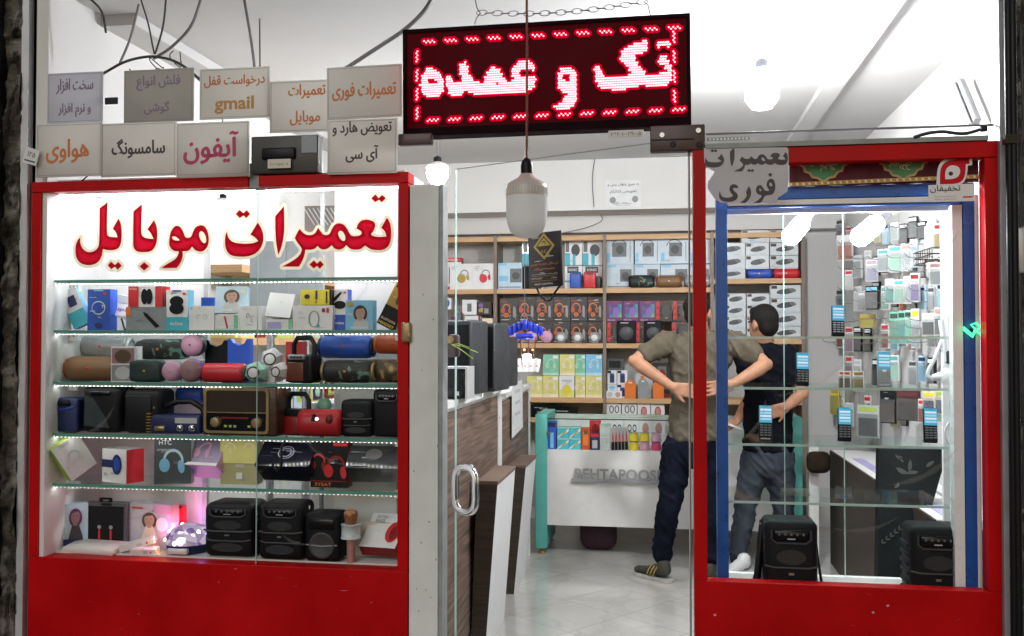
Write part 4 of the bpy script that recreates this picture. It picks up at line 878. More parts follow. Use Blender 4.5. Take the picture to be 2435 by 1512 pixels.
# reflection of green neon, shaped as small glowing tubes
pc = P(2312, 785, .06); ne = thing('neon_reflection', 'green neon reflection shaped as a glowing scribble by the blue showcase post', 'reflection', tuple(pc))
pts = [(2290, 778), (2300, 786), (2312, 796), (2318, 782), (2308, 772), (2320, 768), (2330, 776), (2322, 788), (2332, 796)]
MB().tube([P(x, y, .06) - pc for x, y in pts], .0035, 'neon_green', 6).build('tube', ne)  # tube stands in for the green neon reflection
MB().tube([P(x, y + 6, .062) - pc for x, y in pts[:4]], .0025, 'neon_green', 6).build('tube', ne)  # second tube of the same reflection
MB().box((0, .006, 0), (.02, .006, .012), 'black').build('reflection_backing', ne)

# phones on the shelves
def phone(x0, y0, x1, y1, shelf_i, label, brand=None, keys='black', frame='black', lean=8):
    Yb = SY0 + .17; z = RSZ[shelf_i]; p0 = P((x0 + x1) / 2, y1, Yb); sc = (P(x1, y0, Yb).x - P(x0, y0, Yb).x); H = P(x0, y0, Yb).z - P(x0, y1, Yb).z
    W = sc * .92; o = thing('sample_phone', label, 'phone', (p0.x, Yb, z + .0005), R(6), group='sample phones in the showcase'); o.rotation_euler = (R(-lean), R(2), R(6))
    D = .012
    MB().rbox((0, D / 2 + .001, H / 2), (W, D, H), .005, frame).build('body', o)
    sc_ = MB().bb((-W * .46, -.0006, H * .50), (W * .46, .0008, H * .985), 'screen_blue')
    for i, (m, k) in enumerate((('screen_white', .66), ('screen_line', .75), ('screen_line', .57), ('screen_white', .84))):
        sc_.bb((-W * .40, -.0012, H * k), (W * .40, -.0007, H * (k + .06)), m)
    sc_.bb((-W * .12, -.0012, H * .955), (W * .12, -.0007, H * .963), 'navy'); sc_.build('screen', o)
    kb = MB()
    for r in range(5):
        for c in range(3): kb.rbox(((c - 1) * W * .29, .0, H * (.43 - r * .072)), (W * .24, .003, H * .045), .001, 'mid_grey' if frame == 'black' else 'grey', 1)
    kb.build('keypad', o)
    if frame != 'black': MB().rbox((0, 0, H * .44), (W * .3, .004, H * .07), .002, 'card').build('navigation_key', o)
    if brand: MB().text(brand, 'card', (0, -.0005, H * .045), H * .04, w=W * .72, bold=.02).build('lettering', o)
    MB().flat([[(-W * .5, 0), (W * .5, 0), (W * .46, H * .10), (-W * .46, H * .10)]], 'clear_plastic', Matrix.Translation((0, .02, 0)), .003).build('stand', o)
phone(1976, 722, 2011, 798, 0, 'sample keypad phone highest in the showcase, alone on its shelf'); phone(1891, 838, 1926, 918, 1, 'sample keypad phone in front of the dark shirted man, bronze keys')
phone(2085, 838, 2121, 922, 1, 'sample phone with square navigation key and brand lettering at its foot', 'NOKIA', frame='grey'); phone(1802, 972, 1838, 1055, 2, 'sample keypad phone with white brand lettering, nearest the blue post', 'NOKIA')
phone(1991, 975, 2027, 1056, 2, 'sample keypad phone in the middle of the three on one shelf'); phone(2195, 977, 2233, 1060, 2, 'sample keypad phone beside the coiled white cable, last on its shelf')
c = P(2006, 1188, SY0 + .15); st = thing('phone_stand', 'empty notched acrylic phone stand with blue label on the lowest glass shelf', 'stand', (c.x, c.y, RSZ[3]))
MB().flat([[(-.03, 0), (.03, 0), (.028, .05), (.012, .042), (-.012, .042), (-.028, .05)]], 'clear_plastic', None, .003).build('plate', st); MB().text('NOKIA', 'blue', (0, -.001, .009), .010, w=.03).build('lettering', st)
c = P(1890, 1185, SY0 + .2); st = thing('phone_stand', 'wide low acrylic phone stand near the black strapped speaker', 'stand', (c.x, c.y, RSZ[3])); MB().flat([[(-.055, 0), (.055, 0), (.05, .028), (-.05, .028)]], 'clear_plastic', None, .003).build('plate', st)
# ------------------------------------------------------------------ goods in the lettered window
def camo(name, base, spots):
    m = bpy.data.materials.new(name); m.use_nodes = True; _M[name] = m
    n = m.node_tree.nodes; l = m.node_tree.links; b = n['Principled BSDF']; tc = n.new('ShaderNodeTexCoord'); no = n.new('ShaderNodeTexNoise')
    no.inputs['Scale'].default_value = 16; no.inputs['Detail'].default_value = 2; no.inputs['Distortion'].default_value = 1.2; l.new(tc.outputs['Object'], no.inputs[0])
    rp = n.new('ShaderNodeValToRGB'); rp.color_ramp.interpolation = 'CONSTANT'; rp.color_ramp.elements[0].color = (*base, 1); rp.color_ramp.elements[1].position = .56; rp.color_ramp.elements[1].color = (*spots[1], 1)
    e = rp.color_ramp.elements.new(.48); e.color = (*spots[0], 1); l.new(no.outputs['Fac'], rp.inputs[0]); l.new(rp.outputs[0], b.inputs['Base Color']); b.inputs['Roughness'].default_value = .6; return m
mat('mesh_grille', (.016, .019, .023), .5, var=.8, scale=260)
camo('camo_green', (.012, .018, .016), ((.035, .025, .02), (.10, .22, .19))); camo('camo_gold', (.05, .035, .02), ((.16, .10, .03), (.36, .27, .12)))
def zpx(y, Y, x=540): return P(x, y, Y).z
def tube_speaker(px, Y, col, label, capc='black', z=None, endl=True, badge='red', group='tube speakers', yaw=0, cap=.06, handle=False):
    cx, _, zb_, W, H = slot(*px, Y); z = zb_ if z is None else z; r = H / 2
    o = thing('tube_speaker', label, 'speaker', (cx, Y + r, z + .0005), yaw, group)
    Mx = Matrix.Translation((0, 0, r)) @ rotm(0, R(90))
    MB().lathe([(r * .8, -W * .44), (r * .95, -W * .42), (r, -W * .36), (r, W * .36), (r * .95, W * .42), (r * .8, W * .44)], col, 32, Mx).build('fabric_body', o)
    for s in (-1, 1):
        e = MB().lathe([(r * .78, W * .4405), (r * .86, W * .46), (r * .82, W * .49), (r * .6, W * .5), (r * .55, W * .47)], capc, 28, Matrix.Translation((0, 0, r)) @ rotm(0, R(90) * s)); e.build('end_cap', o)
    if badge:
        MB().rbox((-W * .02, -r * 1.0, r * 1.02), (r * .26, r * .08, r * .22), .003, badge, 1).build('badge', o)
    return o
def rugged_speaker(px, Y, label, z=None, ribs=True, handle=False, yaw=0, col='black_matt', panel=True, grille=True, group='black party speakers', depth=.75, strap=False, lug=True):
    cx, _, zb_, W, H = slot(*px, Y); z = zb_ if z is None else z; D = W * depth; H = P((px[0] + px[2]) / 2, px[1], Y + .03).z - z
    o = thing('party_speaker', label, 'speaker', (cx, Y + D / 2, z + .0005), yaw, group)
    b = MB().rbox((0, 0, H / 2), (W * .94, D, H), W * .13, col, 4)
    if ribs:
        for i in range(7): b.rbox((0, D * .05, H * (.14 + .105 * i)), (W * 1.0, D * .72, H * .05), W * .025, col, 2)
    b.build('cabinet', o)
    y = -D / 2
    if panel:
        p = MB().rbox((0, y + .004, H * .84), (W * .62, .02, H * .13), .008, 'black_gloss', 2)
        pn = p.build('control_panel', o); k = MB()
        for i in range(5): k.lathe([(W * .022, 0), (W * .018, .003)], 'mid_grey', 8, Matrix.Translation(((i - 2) * W * .105, y - .006, H * .855)) @ rotm(R(90)))
        k.bb((-W * .07, y - .0075, H * .80), (W * .07, y - .0066, H * .812), 'pale_grey'); k.build('button', pn)
        MB().tube([(-W * .34, y - .003, H * .90), (-W * .34, y - .004, H * .80), (-W * .25, y - .005, H * .755), (W * .25, y - .005, H * .755), (W * .34, y - .004, H * .80), (W * .34, y - .003, H * .90)], W * .016, 'dark_grey').build('panel_trim', o)
    if grille:
        g = MB()
        g.tube([(-W * .46, y + .004, H * .50), (-W * .3, y - .006, H * .485), (W * .3, y - .006, H * .485), (W * .46, y + .004, H * .50)], W * .02, 'dark_grey')
        g.tube([(-W * .42, y + .004, H * .33), (-W * .3, y - .004, H * .31), (W * .3, y - .004, H * .31), (W * .42, y + .004, H * .33)], W * .018, 'dark_grey')
        g.build('moulded_bar', o)
        for zz, rx, rz in ((.60, .26, .085), (.19, .30, .085)): MB().flat([ell(0, H * zz, W * rx, H * rz)], 'mesh_grille', Matrix.Translation((0, y - .0035, 0))).build('speaker_grille', o)
        MB().bb((-W * .045, y - .008, H * .405), (W * .045, y - .0055, H * .43), 'steel').build('badge', o)
    if handle:
        MB().tube([(-W * .26, D * .12, H * .985), (-W * .25, D * .12, H * 1.05), (-W * .15, D * .12, H * 1.08), (W * .15, D * .12, H * 1.08), (W * .25, D * .12, H * 1.05), (W * .26, D * .12, H * .985)], W * .045, col, 10).build('handle', o)
    if lug:
        for s in (-1, 1): MB().tube([(s * W * .44, 0, H * .90), (s * W * .50, -.01, H * .93), (s * W * .49, -.01, H * .86)], .003, 'steel', 6).build('strap_ring', o)
    return o
def round_speaker(px, Y, col, label, ring='dark_grey', z=None, face=None):
    cx, _, zb_, W, H = slot(*px, Y); z = zb_ if z is None else z; r = W / 2
    o = thing('round_speaker', label, 'speaker', (cx, Y, z), 0, 'small round speakers'); Mx = Matrix.Translation((0, .03, r)) @ rotm(R(90))
    MB().lathe([(r * .6, -.03), (r * .98, -.02), (r, 0), (r * .97, .014)], ring, 28, Mx).build('rim', o)
    MB().lathe([(r * .965, .0142), (r * .9, .024), (r * .5, .032), (1e-4, .034)], col, 28, Mx).build('fabric_front', o)
    MB().lathe([(r * .09, .0345), (r * .07, .0362)], face or ring, 12, Mx).build('badge', o)
    MB().tube([(r * .7, .03, r * .3), (r * .9, .03, -.002 + r * .1), (r * .8, .028, r * .02)], .0018, 'dark_grey', 6).build('cord_loop', o)
    return o
def gem_speaker(px, Y, col, label, z=None, yaw=0):
    cx, _, zb_, W, H = slot(*px, Y); z = zb_ if z is None else z; r = W / 2
    o = thing('gem_speaker', label, 'speaker', (cx, Y + r, z + .0005), yaw, 'faceted gem shaped speakers'); Mx = Matrix.Translation((0, 0, H / 2)) @ rotm(R(90))
    MB().lathe([(r * .55, -r * .9), (r * 1.0, -r * .25), (r * .98, r * .2), (r * .62, r * .92)], col, 6, Mx @ rotm(0, 0, R(20)), smooth=False).build('faceted_body', o)
    MB().lathe([(r * .56, r * .921), (r * .50, r * .96), (r * .42, r * .94)], 'dark_grey', 24, Mx, cap=False).build('ring', o)
    MB().lathe([(r * .42, r * .935), (r * .3, r * .97), (1e-4, r * 1.0)], 'card', 20, Mx).build('cone', o)
    return o
Z1, Z2, Z3, Z4, Z5 = SZ[1], SZ[2], SZ[3], SZ[4], SZ[5]
# row under the lettering: earphone boxes
carton('earphone_box', 'white and blue slim carton tilted on its corner at the end of the earphone shelf', 'box', (176, 692, 214, 785), .14, .03, 'card', [('r', 0, 0, 1, .42, 'cyan'), ('r', .25, .55, .75, .82, 'navy')], 'sky_blue', ry=R(-24), z=Z1 + .02)
carton('earphone_box', 'dark blue carton with printed round watch outline and hanging tab', 'box', (208, 686, 262, 784), .12, .05, 'blue', [('a', .5, .55, .30, .17, .03, 0, 360, 'pale_blue'), ('r', .70, .86, .86, .92, 'red'), ('t', 'T5', .72, .58, .07, 'cream'), ('e', .5, .12, .16, .07, 'navy'), ('r', .3, .95, .7, .99, 'sky_blue')], 'bright_blue', z=Z1)
o = thing('game_console', 'white handheld game console with grey screen tilted on its stand', 'game console', (P(278, 735, .16).x, .16, Z1)); sc0 = P(305, 700, .16).x - P(250, 700, .16).x
T = Matrix.Translation((0, 0, .062)) @ rotm(R(-30), R(10))
MB().rbox((0, 0, .045), (sc0 * .9, .015, .105), .01, 'card', 2, T).build('shell', o); mb = MB(); mb.bb((-sc0 * .32, -.009, .055), (sc0 * .32, -.0078, .09), 'pale_grey', T); mb.build('screen', o)
mb = MB().text('Sup!', 'violet', (0, -.0085, .025), .022, T, w=sc0 * .7, bold=.03); mb.build('lettering', o); MB().tube([(.02, .0, .05), (.03, .01, .0), (.045, .0, .012), (.045, 0, .04)], .004, 'dark_grey', 6).build('stand', o)
carton('earphone_box', 'grey carton with black shaver print and orange corner patch', 'box', (300, 729, 396, 785), .11, .07, mat('grey_card', (.24, .27, .29), .4), [('p', [(.42, .80), (.52, .72), (.84, .18), (.74, .10), (.60, .36), (.46, .62)], 'black'), ('r', 0, .62, .12, .98, 'orange')], z=Z1)
carton('earphone_box', 'red and white earbud carton lying on top of the grey carton', 'box', (306, 678, 386, 727), .11, .06, 'card', [('r', 0, 0, .30, 1, 'red'), ('r', .80, 0, 1, 1, 'red'), ('e', .48, .5, .10, .38, 'black'), ('e', .62, .5, .10, .38, 'black'), ('t', 'AirDots', .14, .88, .09, 'cream')], 'red', z=zpx(728.5, .11))
carton('earphone_box', 'white earbud carton with blue foot and hanging tab', 'box', (395, 688, 446, 784), .11, .05, 'card', [('r', 0, 0, 1, .33, 'cyan'), ('e', .5, .72, .32, .13, 'black'), ('e', .5, .54, .34, .14, 'black'), ('t', 'AirDots', .5, .17, .09, 'card', .6), ('r', .78, .88, .92, .93, 'red'), ('r', .3, .96, .7, .995, 'blue')], 'sky_blue', z=Z1)
carton('earphone_box', 'plain white carton with faint earbud print beside the blue footed carton', 'box', (448, 727, 509, 785), .12, .05, 'card', [('a', .40, .55, .09, .10, .03, 20, 250, 'pale_grey'), ('a', .65, .55, .09, .10, .03, -60, 160, 'pale_grey'), ('e', .12, .9, .05, .06, 'pale_grey')], z=Z1)
carton('earphone_box', 'deep blue carton seen behind, between plain white and portrait cartons', 'box', (478, 694, 508, 762), .27, .05, 'blue', [('t', 'Pods', .5, .5, .12, 'card', .7)], z=zpx(775, .27))
def portrait(skin='skin_print', hair='brown', wear='pale_grey', cx=.52, cy=.62, s=.22):
    return [('e', cx, cy - .02, s * 1.15, s * 1.25, hair), ('p', [(cx - s * 1.3, 0), (cx + s * 1.5, 0), (cx + s * 1.3, .25), (cx + s * .5, cy - s * .9), (cx - s * .5, cy - s * .9), (cx - s * 1.2, .22)], wear), ('r', cx - s * .34, cy - s * 1.2, cx + s * .34, cy - s * .5, skin), ('e', cx, cy, s * .78, s * 1.05, skin), ('p', [(cx - s * .8, cy + s * .2), (cx - s * .5, cy + s * .95), (cx + s * .3, cy + s * 1.1), (cx + s * .85, cy + s * .3), (cx + s * .5, cy + s * .7), (cx, cy + s * .62), (cx - s * .5, cy + s * .55)], hair), ('e', cx - s * .3, cy + s * .12, s * .16, s * .05, 'brown'), ('e', cx + s * .3, cy + s * .12, s * .16, s * .05, 'brown'), ('e', cx, cy - s * .5, s * .2, s * .05, 'mauve')]
carton('earphone_box', 'pale blue carton with printed woman portrait raised on a stand', 'box', (511, 680, 582, 744), .12, .035, 'pale_blue', portrait() + [('r', .8, .75, .95, .85, 'cream'), ('t', 'IN-EAR', .4, .1, .08, 'card')], rz=R(8), rx=R(-8), z=zpx(745, .12))
carton('earphone_box', 'small white and mint carton with a red line under the portrait carton', 'box', (512, 748, 566, 785), .11, .05, 'card', [('r', .82, 0, 1, 1, 'jade'), ('p', [(.38, .9), (.46, .9), (.58, .1), (.50, .1)], 'red'), ('r', 0, 0, 1, .12, 'mint')], z=Z1)
carton('earphone_box', 'white carton with two tiny earbud marks beside the window seam', 'box', (566, 727, 622, 785), .12, .05, 'card', [('a', .42, .6, .07, .10, .03, 0, 260, 'grey'), ('a', .62, .42, .07, .10, .03, 90, 300, 'grey')], z=Z1)
carton('earphone_box', 'blank white carton tilted back on a white stand', 'box', (627, 700, 696, 758), .11, .05, 'card', [('e', .55, .62, .03, .03, 'pale_grey')], rx=R(-14), rz=R(-14), ry=R(5), z=zpx(757, .11))
carton('earphone_box', 'small mint framed carton with lilac window beneath the tilted blank carton', 'box', (634, 759, 696, 785), .11, .05, 'card', [('r', .04, .05, .55, .75, 'lilac'), ('r', .85, 0, 1, 1, 'jade'), ('r', 0, 0, 1, .12, 'mint')], z=Z1)
carton('earphone_box', 'white neckband earphone carton with drawn loop and small red stickers', 'box', (696, 726, 790, 785), .10, .06, 'card', [('a', .54, .45, .14, .34, .035, 0, 360, 'grey'), ('e', .64, .18, .045, .07, 'cyan'), ('e', .78, .80, .045, .09, 'dark_red'), ('r', .85, .70, .92, .90, 'red'), ('t', 'LA', .2, .72, .1, 'pale_grey')], z=Z1)
carton('earphone_box', 'bright yellow carton lying on the white neckband carton', 'box', (714, 690, 788, 726), .10, .055, 'yellow', [('e', .22, .55, .09, .16, 'dark_brown'), ('t', 'B', .52, .2, .16, 'ink'), ('r', .49, .35, .55, .95, 'ink'), ('r', .82, .1, .87, .9, 'ink'), ('r', .94, 0, 1, 1, 'black')], 'black', z=zpx(726, .10))
carton('earphone_box', 'white carton with black earbuds print and blue foot beside the yellow carton', 'box', (786, 688, 826, 785), .13, .05, 'card', [('r', 0, 0, 1, .38, 'blue'), ('e', .55, .62, .36, .10, 'black'), ('e', .30, .78, .40, .05, 'black', .4), ('e', .16, .30, .14, .06, 'card'), ('t', 'Airdots', .5, .18, .07, 'card', .6), ('r', .78, .90, .92, .94, 'red')], 'bright_blue', z=Z1)
carton('earphone_box', 'bright blue hang tab carton behind the black earbuds carton', 'box', (783, 681, 824, 720), .20, .03, 'bright_blue', [], z=zpx(776, .2), wh=(.056, .135))
carton('earphone_box', 'blue grey carton with printed woman portrait standing low beside the headset blister', 'box', (821, 714, 886, 785), .10, .05, 'sky_blue', portrait(hair='dark_brown', cx=.55, cy=.58) + [('e', .17, .88, .12, .09, 'mustard'), ('r', .2, .05, .85, .12, 'pale_blue')], z=Z1)
carton('earphone_box', 'black and yellow headset blister leaning at a slant against the window stile', 'box', (893, 672, 938, 782), .08, .03, 'mustard', [('r', 0, 0, 1, .46, 'black'), ('r', .1, .88, .9, .99, 'black'), ('e', .52, .66, .12, .12, 'dark_grey'), ('t', 'HEADSET', .5, .06, .06, 'yellow', .85), ('t', 'BLUETOOTH', .5, .16, .05, 'cream', .8)], 'black', ry=R(27), z=Z1 + .012)
# tube speakers row
tube_speaker((178, 801, 300, 852), .22, 'silver', 'silver grey tube speaker lying behind the brown one', 'aluminium', z=zpx(851, .22), badge='red')
tube_speaker((142, 849, 276, 908), .10, 'bronze', 'brown bronze tube speaker at the end of its shelf', 'rust', z=Z2)
tube_speaker((316, 808, 436, 857), .22, 'camo_green', 'dark green camouflage tube speaker behind the pink round speakers', z=zpx(856, .22), badge='orange')
tube_speaker((468, 866, 580, 912), .07, 'red', 'crimson tube speaker with dark grey end caps beside the mint gem', 'dark_grey', z=Z2, badge=None)
tube_speaker((750, 799, 883, 853), .20, 'blue', 'royal blue tube speaker with a small red badge', 'navy', z=zpx(852, .20))
tube_speaker((885, 794, 985, 842), .20, 'rust', 'orange tube speaker partly hidden by the red window stile', 'orange', z=zpx(841, .2))
tube_speaker((757, 854, 886, 909), .10, 'camo_green', 'brown green camouflage tube speaker under the royal blue one', 'brass', z=Z2, badge='orange')
tube_speaker((862, 852, 980, 908), .14, 'camo_gold', 'dark gold mottled tube speaker in cellophane against the window stile', 'brass', z=Z2, badge=None)
# plinth so that the rear tubes lie on something
tag(MB().bb((P(170, 850, .27).x, .205, Z2 + .0005), (P(500, 850, .27).x, .31, zpx(856.6, .22)), 'white').build('display_riser'), 'low white riser under the silver and camouflage tube speakers', 'riser')
tag(MB().bb((P(748, 850, .27).x, .19, Z2 + .0005), (P(945, 850, .27).x, .30, zpx(854, .22)), 'clear_plastic').build('display_riser'), 'clear riser holding the royal blue and orange tube speakers', 'riser')
carton('speaker_box', 'clear fronted box with one brown and one pale round speaker stacked inside', 'box', (264, 823, 322, 908), .07, .05, 'card', [('r', .05, .52, .95, .95, 'mauve'), ('e', .5, .72, .34, .19, 'brown'), ('r', .05, .04, .95, .48, 'grey'), ('e', .5, .26, .32, .18, 'pale_grey'), ('r', 0, .48, 1, .52, 'card')], z=Z2)
cx, Y_, zb_, W, H = slot(303, 858, 381, 911, .06); g = thing('square_speaker', 'small dark green square speaker with contour rings', 'speaker', (cx, .06, Z2 + .0005))
MB().rbox((0, .03, H / 2), (W, .06, H), .018, 'dark_green', 4).build('cabinet', g); mb = MB()
for i in range(5): mb.tube([((W * .40 - .008 * i) * math.cos(q), -.0005, H / 2 + (H * .40 - .006 * i) * math.sin(q)) for q in [2 * math.pi * k / 28 for k in range(28)]], .0012, 'dark_grey', 5, True)
mb.build('ring', g); MB().rbox((0, -.001, H / 2), (.012, .003, .01), .001, 'gold', 1).build('badge', g)
round_speaker((426, 800, 478, 849), .12, 'pink', 'pink round speaker highest of the round three', 'dark_grey', z=zpx(848, .12)); round_speaker((380, 849, 426, 905), .06, 'pink', 'dusky pink round speaker next to the dark green square speaker', 'silver', z=Z2 + .004); round_speaker((422, 857, 474, 911), .055, 'mauve', 'mauve brown round speaker with violet blue rim', 'violet', z=Z2 + .001)
for px, c, lab in (((487, 809, 540, 868), 'black', 'black display stand with scooped top behind the crimson tube'), ((541, 806, 594, 868), 'bright_blue', 'bright blue display stand with scooped top')):
    cx, _, zb_, W, H = slot(*px, .20); o = thing('phone_dock', lab, 'stand', (cx, .20, Z2 + .0005)); H = zpx(px[1], .2) - Z2
    MB().flat([[(-W / 2, 0), (W / 2, 0), (W / 2, H), (W * .36, H), (W * .25, H * .90), (0, H * .84), (-W * .25, H * .90), (-W * .36, H), (-W / 2, H)]], c, None, .03).build('panel', o); MB().bb((-W / 2, .03, 0), (W / 2, .08, .012), c).build('foot', o)
gem_speaker((609, 829, 661, 880), .12, 'card', 'white gem speaker perched above the other two gems', z=zpx(879, .12), yaw=R(12)); gem_speaker((636, 856, 680, 910), .06, mat('blush', (.70, .64, .66), .4), 'blush white gem speaker beside the lantern speaker', z=Z2, yaw=R(-12)); gem_speaker((571, 865, 623, 915), .05, 'mint', 'mint green gem speaker at the shelf edge', z=Z2, yaw=R(8))
tag(MB().bb((P(608, 880, .16).x, .125, Z2 + .0005), (P(662, 880, .16).x, .20, zpx(879.6, .12)), 'card').build('display_riser'), 'small white block under the perched white gem speaker', 'riser')
def handle_speaker(px, Y, z, label, front, body='black', lcd=True, red=True):
    cx, _, zb_, W, H = slot(*px, Y); H = zpx(px[1], Y) - z; D = W * .55; o = thing('lantern_speaker', label, 'speaker', (cx, Y + D / 2, z + .0005), R(-14))
    MB().rbox((0, 0, H * .30), (W * .92, D, H * .6), W * .1, body, 3).build('cabinet', o)
    MB().rbox((-W * .10, -D / 2 - .001, H * .24), (W * .58, .012, H * .40), .01, front, 2).build('front_panel', o)
    MB().tube([(-W * .36, 0, H * .56), (-W * .36, 0, H * .80), (-W * .24, 0, H * .94), (W * .24, 0, H * .94), (W * .36, 0, H * .80), (W * .36, 0, H * .56)], W * .075, body, 12).build('handle', o)
    if lcd:
        p = MB().rbox((-W * .06, -D / 2 - .002, H * .54), (W * .6, .014, H * .11), .006, 'grey', 2).build('control_strip', o); mb = MB()
        for i in range(4): mb.bb((-W * .24 + i * W * .11, -D / 2 - .0108, H * .52), (-W * .17 + i * W * .11, -D / 2 - .0095, H * .56), 'black')
        mb.build('button', p)
    return o
handle_speaker((676, 797, 754, 911), .08, Z2, 'black lantern speaker with big carry handle and dark red brown front', mat('redbrown', (.13, .035, .018), .4))
carton('speaker_box', 'plain red carton behind the black lantern speaker handle', 'box', (676, 800, 722, 860), .22, .05, 'red', [], z=Z2, wh=(.07, .16))
# radios and speakers row
o = rugged_speaker((128, 945, 186, 1034), .08, 'navy blue speaker with carry handle recess at the shelf end', z=Z3, ribs=False, col='navy', panel=False, grille=False, group='boxy speakers on the radio shelf', lug=False)
W = P(186, 990, .08).x - P(128, 990, .08).x; H = zpx(945, .08) - Z3
MB().rbox((-W * .08, -W * .36, H * .80), (W * .55, .02, H * .18), .01, 'black', 2).build('handle_recess', o); MB().tube([(-W * .45, -W * .37, H * .64), (-W * .1, -W * .40, H * .62), (W * .36, -W * .38, H * .70)], .004, 'blue').build('moulded_line', o)
o = rugged_speaker((190, 918, 288, 1034), .08, 'tall black speaker with slanting grey panel and ribbed flank', z=Z3, panel=False, grille=False, group='boxy speakers on the radio shelf')
W = P(288, 990, .08).x - P(190, 990, .08).x; H = zpx(918, .08) - Z3
MB().flat([[(-W * .40, .03), (W * .22, .02), (W * .10, H * .35), (-W * .18, H * .72), (-W * .38, H * .78)]], mat('slate', (.030, .040, .050), .4), Matrix.Translation((0, -W * .378, 0)), .004).build('slanting_panel', o); MB().rbox((0, -W * .36, H * .83), (W * .5, .02, H * .1), .006, 'black_gloss').build('control_panel', o); MB().rbox((W * .02, 0, H * .985), (W * .75, W * .5, H * .06), .01, 'black_matt').build('cap', o)
o = rugged_speaker((289, 925, 383, 1034), .08, 'plain black speaker with rounded corners beside the blue radio', z=Z3, ribs=False, panel=False, grille=False, group='boxy speakers on the radio shelf', lug=False)
W = P(383, 990, .08).x - P(289, 990, .08).x; H = zpx(925, .08) - Z3; MB().rbox((W * -.06, -W * .375, H * .45), (W * .66, .012, H * .8), .01, 'rubber', 2).build('speaker_grille', o); MB().bb((W * .30, -W * .386, H * .55), (W * .34, -W * .38, H * .6), 'steel').build('badge', o)
tube_speaker((414, 921, 482, 962), .24, 'blue', 'small blue tube speaker tucked behind the retro radio', 'navy', z=zpx(961, .24))
# blue radio with arched handle
cx, _, zb_, W, H = slot(349, 955, 479, 1037, .07); o = thing('portable_radio', 'dark blue portable radio with arched handle and gold end trim', 'radio', (cx, .07, Z3 + .0005)); H = zpx(955, .07) - Z3
MB().rbox((0, .05, H * .30), (W * .96, .10, H * .58), .014, 'navy', 3).build('case', o); MB().tube([(-W * .40, .05, H * .55), (-W * .30, .05, H * .80), (-W * .05, .05, H * .96), (W * .2, .05, H * .97), (W * .40, .05, H * .78), (W * .46, .05, H * .55)], .012, 'black', 10).build('handle', o)
MB().bb((W * .02, -.002, H * .34), (W * .42, .001, H * .5), 'pale_grey').build('display', o)
for u in (.12, .34): MB().lathe([(.014, 0), (.012, .012), (.004, .013)], 'chrome', 16, Matrix.Translation((W * u, 0, H * .20)) @ rotm(R(90))).build('knob', o)
mb = MB(); [mb.lathe([(.013, 0), (.013, .004)], 'gold', 10, Matrix.Translation((-W * .46, .004, H * (.06 + .09 * i)))) for i in range(7)]; mb.build('end_trim', o); MB().rbox((-W * .26, -.002, H * .18), (.045, .006, .02), .004, 'brass', 1).build('emblem', o)
# wooden retro radio
cx, _, zb_, W, H = slot(478, 917, 664, 1035, .06); H = zpx(917, .06) - Z3; D = .13
o = thing('retro_radio', 'large wooden retro radio with brass bezel and two knobs', 'radio', (cx, .06 + D / 2, Z3 + .0005), R(-4))
MB().rbox((0, 0, H / 2), (W, D, H), .012, 'walnut', 3).build('cabinet', o)
mb = MB(); bw, bx = W * .86, -W * .03
def rrect(w, h, r, cx=0, cz=0, n=5): return [(cx + sx * (w / 2 - r) + r * math.cos(R(a0 + 90 * i / n)), cz + sz * (h / 2 - r) + r * math.sin(R(a0 + 90 * i / n))) for sx, sz, a0 in ((1, 1, 0), (-1, 1, 90), (-1, -1, 180), (1, -1, 270)) for i in range(n + 1)]
mb.flat([rrect(bw, H * .90, .016, bx, H * .5), rrect(bw * .92, H * .80, .012, bx, H * .5)], 'brass', Matrix.Translation((0, -D / 2 - .006, 0)), .005); mb.bb((bx - bw * .46, -D / 2 - .0045, H * .455), (bx + bw * .46, -D / 2 - .0005, H * .475), 'brass'); mb.build('bezel', o)
MB().bb((bx - bw * .46, -D / 2 - .002, H * .48), (bx + bw * .46, -D / 2 - .0004, H * .90), mat('speaker_cloth', (.03, .019, .010), .8, var=.3, scale=80)).build('speaker_cloth', o)
dl = MB().bb((bx - bw * .46, -D / 2 - .002, H * .10), (bx + bw * .46, -D / 2 - .0004, H * .453), 'black_gloss'); dl = dl.build('dial', o)
mb = MB(); mb.bb((bx - W * .20, -D / 2 - .0032, H * .34), (bx + W * .16, -D / 2 - .0022, H * .375), 'dark_red'); [mb.bb((bx - W * .16 + .02 * i, -D / 2 - .0032, H * .17), (bx - W * .16 + .02 * i + .012, -D / 2 - .0022, H * .215), 'lime') for i in (0, 1, 2, 5)]; mb.build('tuning_scale', dl)
for u in (-.29, .25): MB().lathe([(.021, 0), (.019, .016), (.015, .018), (.004, .018)], 'brass', 20, Matrix.Translation((W * u, -D / 2 - .002, H * .27)) @ rotm(R(90))).build('knob', o)
handle_speaker((664, 930, 740, 1034), .10, Z3, 'black and red lantern speaker with carry handle beside the retro radio', 'dark_red', lcd=False)
cx, _, zb_, W, H = slot(703, 973, 803, 1040, .05); H = zpx(973, .05) - Z3; r = H / 2
o = thing('handle_speaker', 'red barrel speaker with a finger hole lying before the green egg box', 'speaker', (cx, .05 + r, Z3 + .0005), R(4)); Mx = Matrix.Translation((0, 0, r)) @ rotm(0, R(90))
mat('red_matt', (.45, .012, .02), .5); MB().lathe([(r * .86, -W * .5), (r * .98, -W * .47), (r, -W * .3), (r, W * .4), (r * .9, W * .49), (r * .4, W * .5)], 'red_matt', 32, Mx).build('barrel', o)
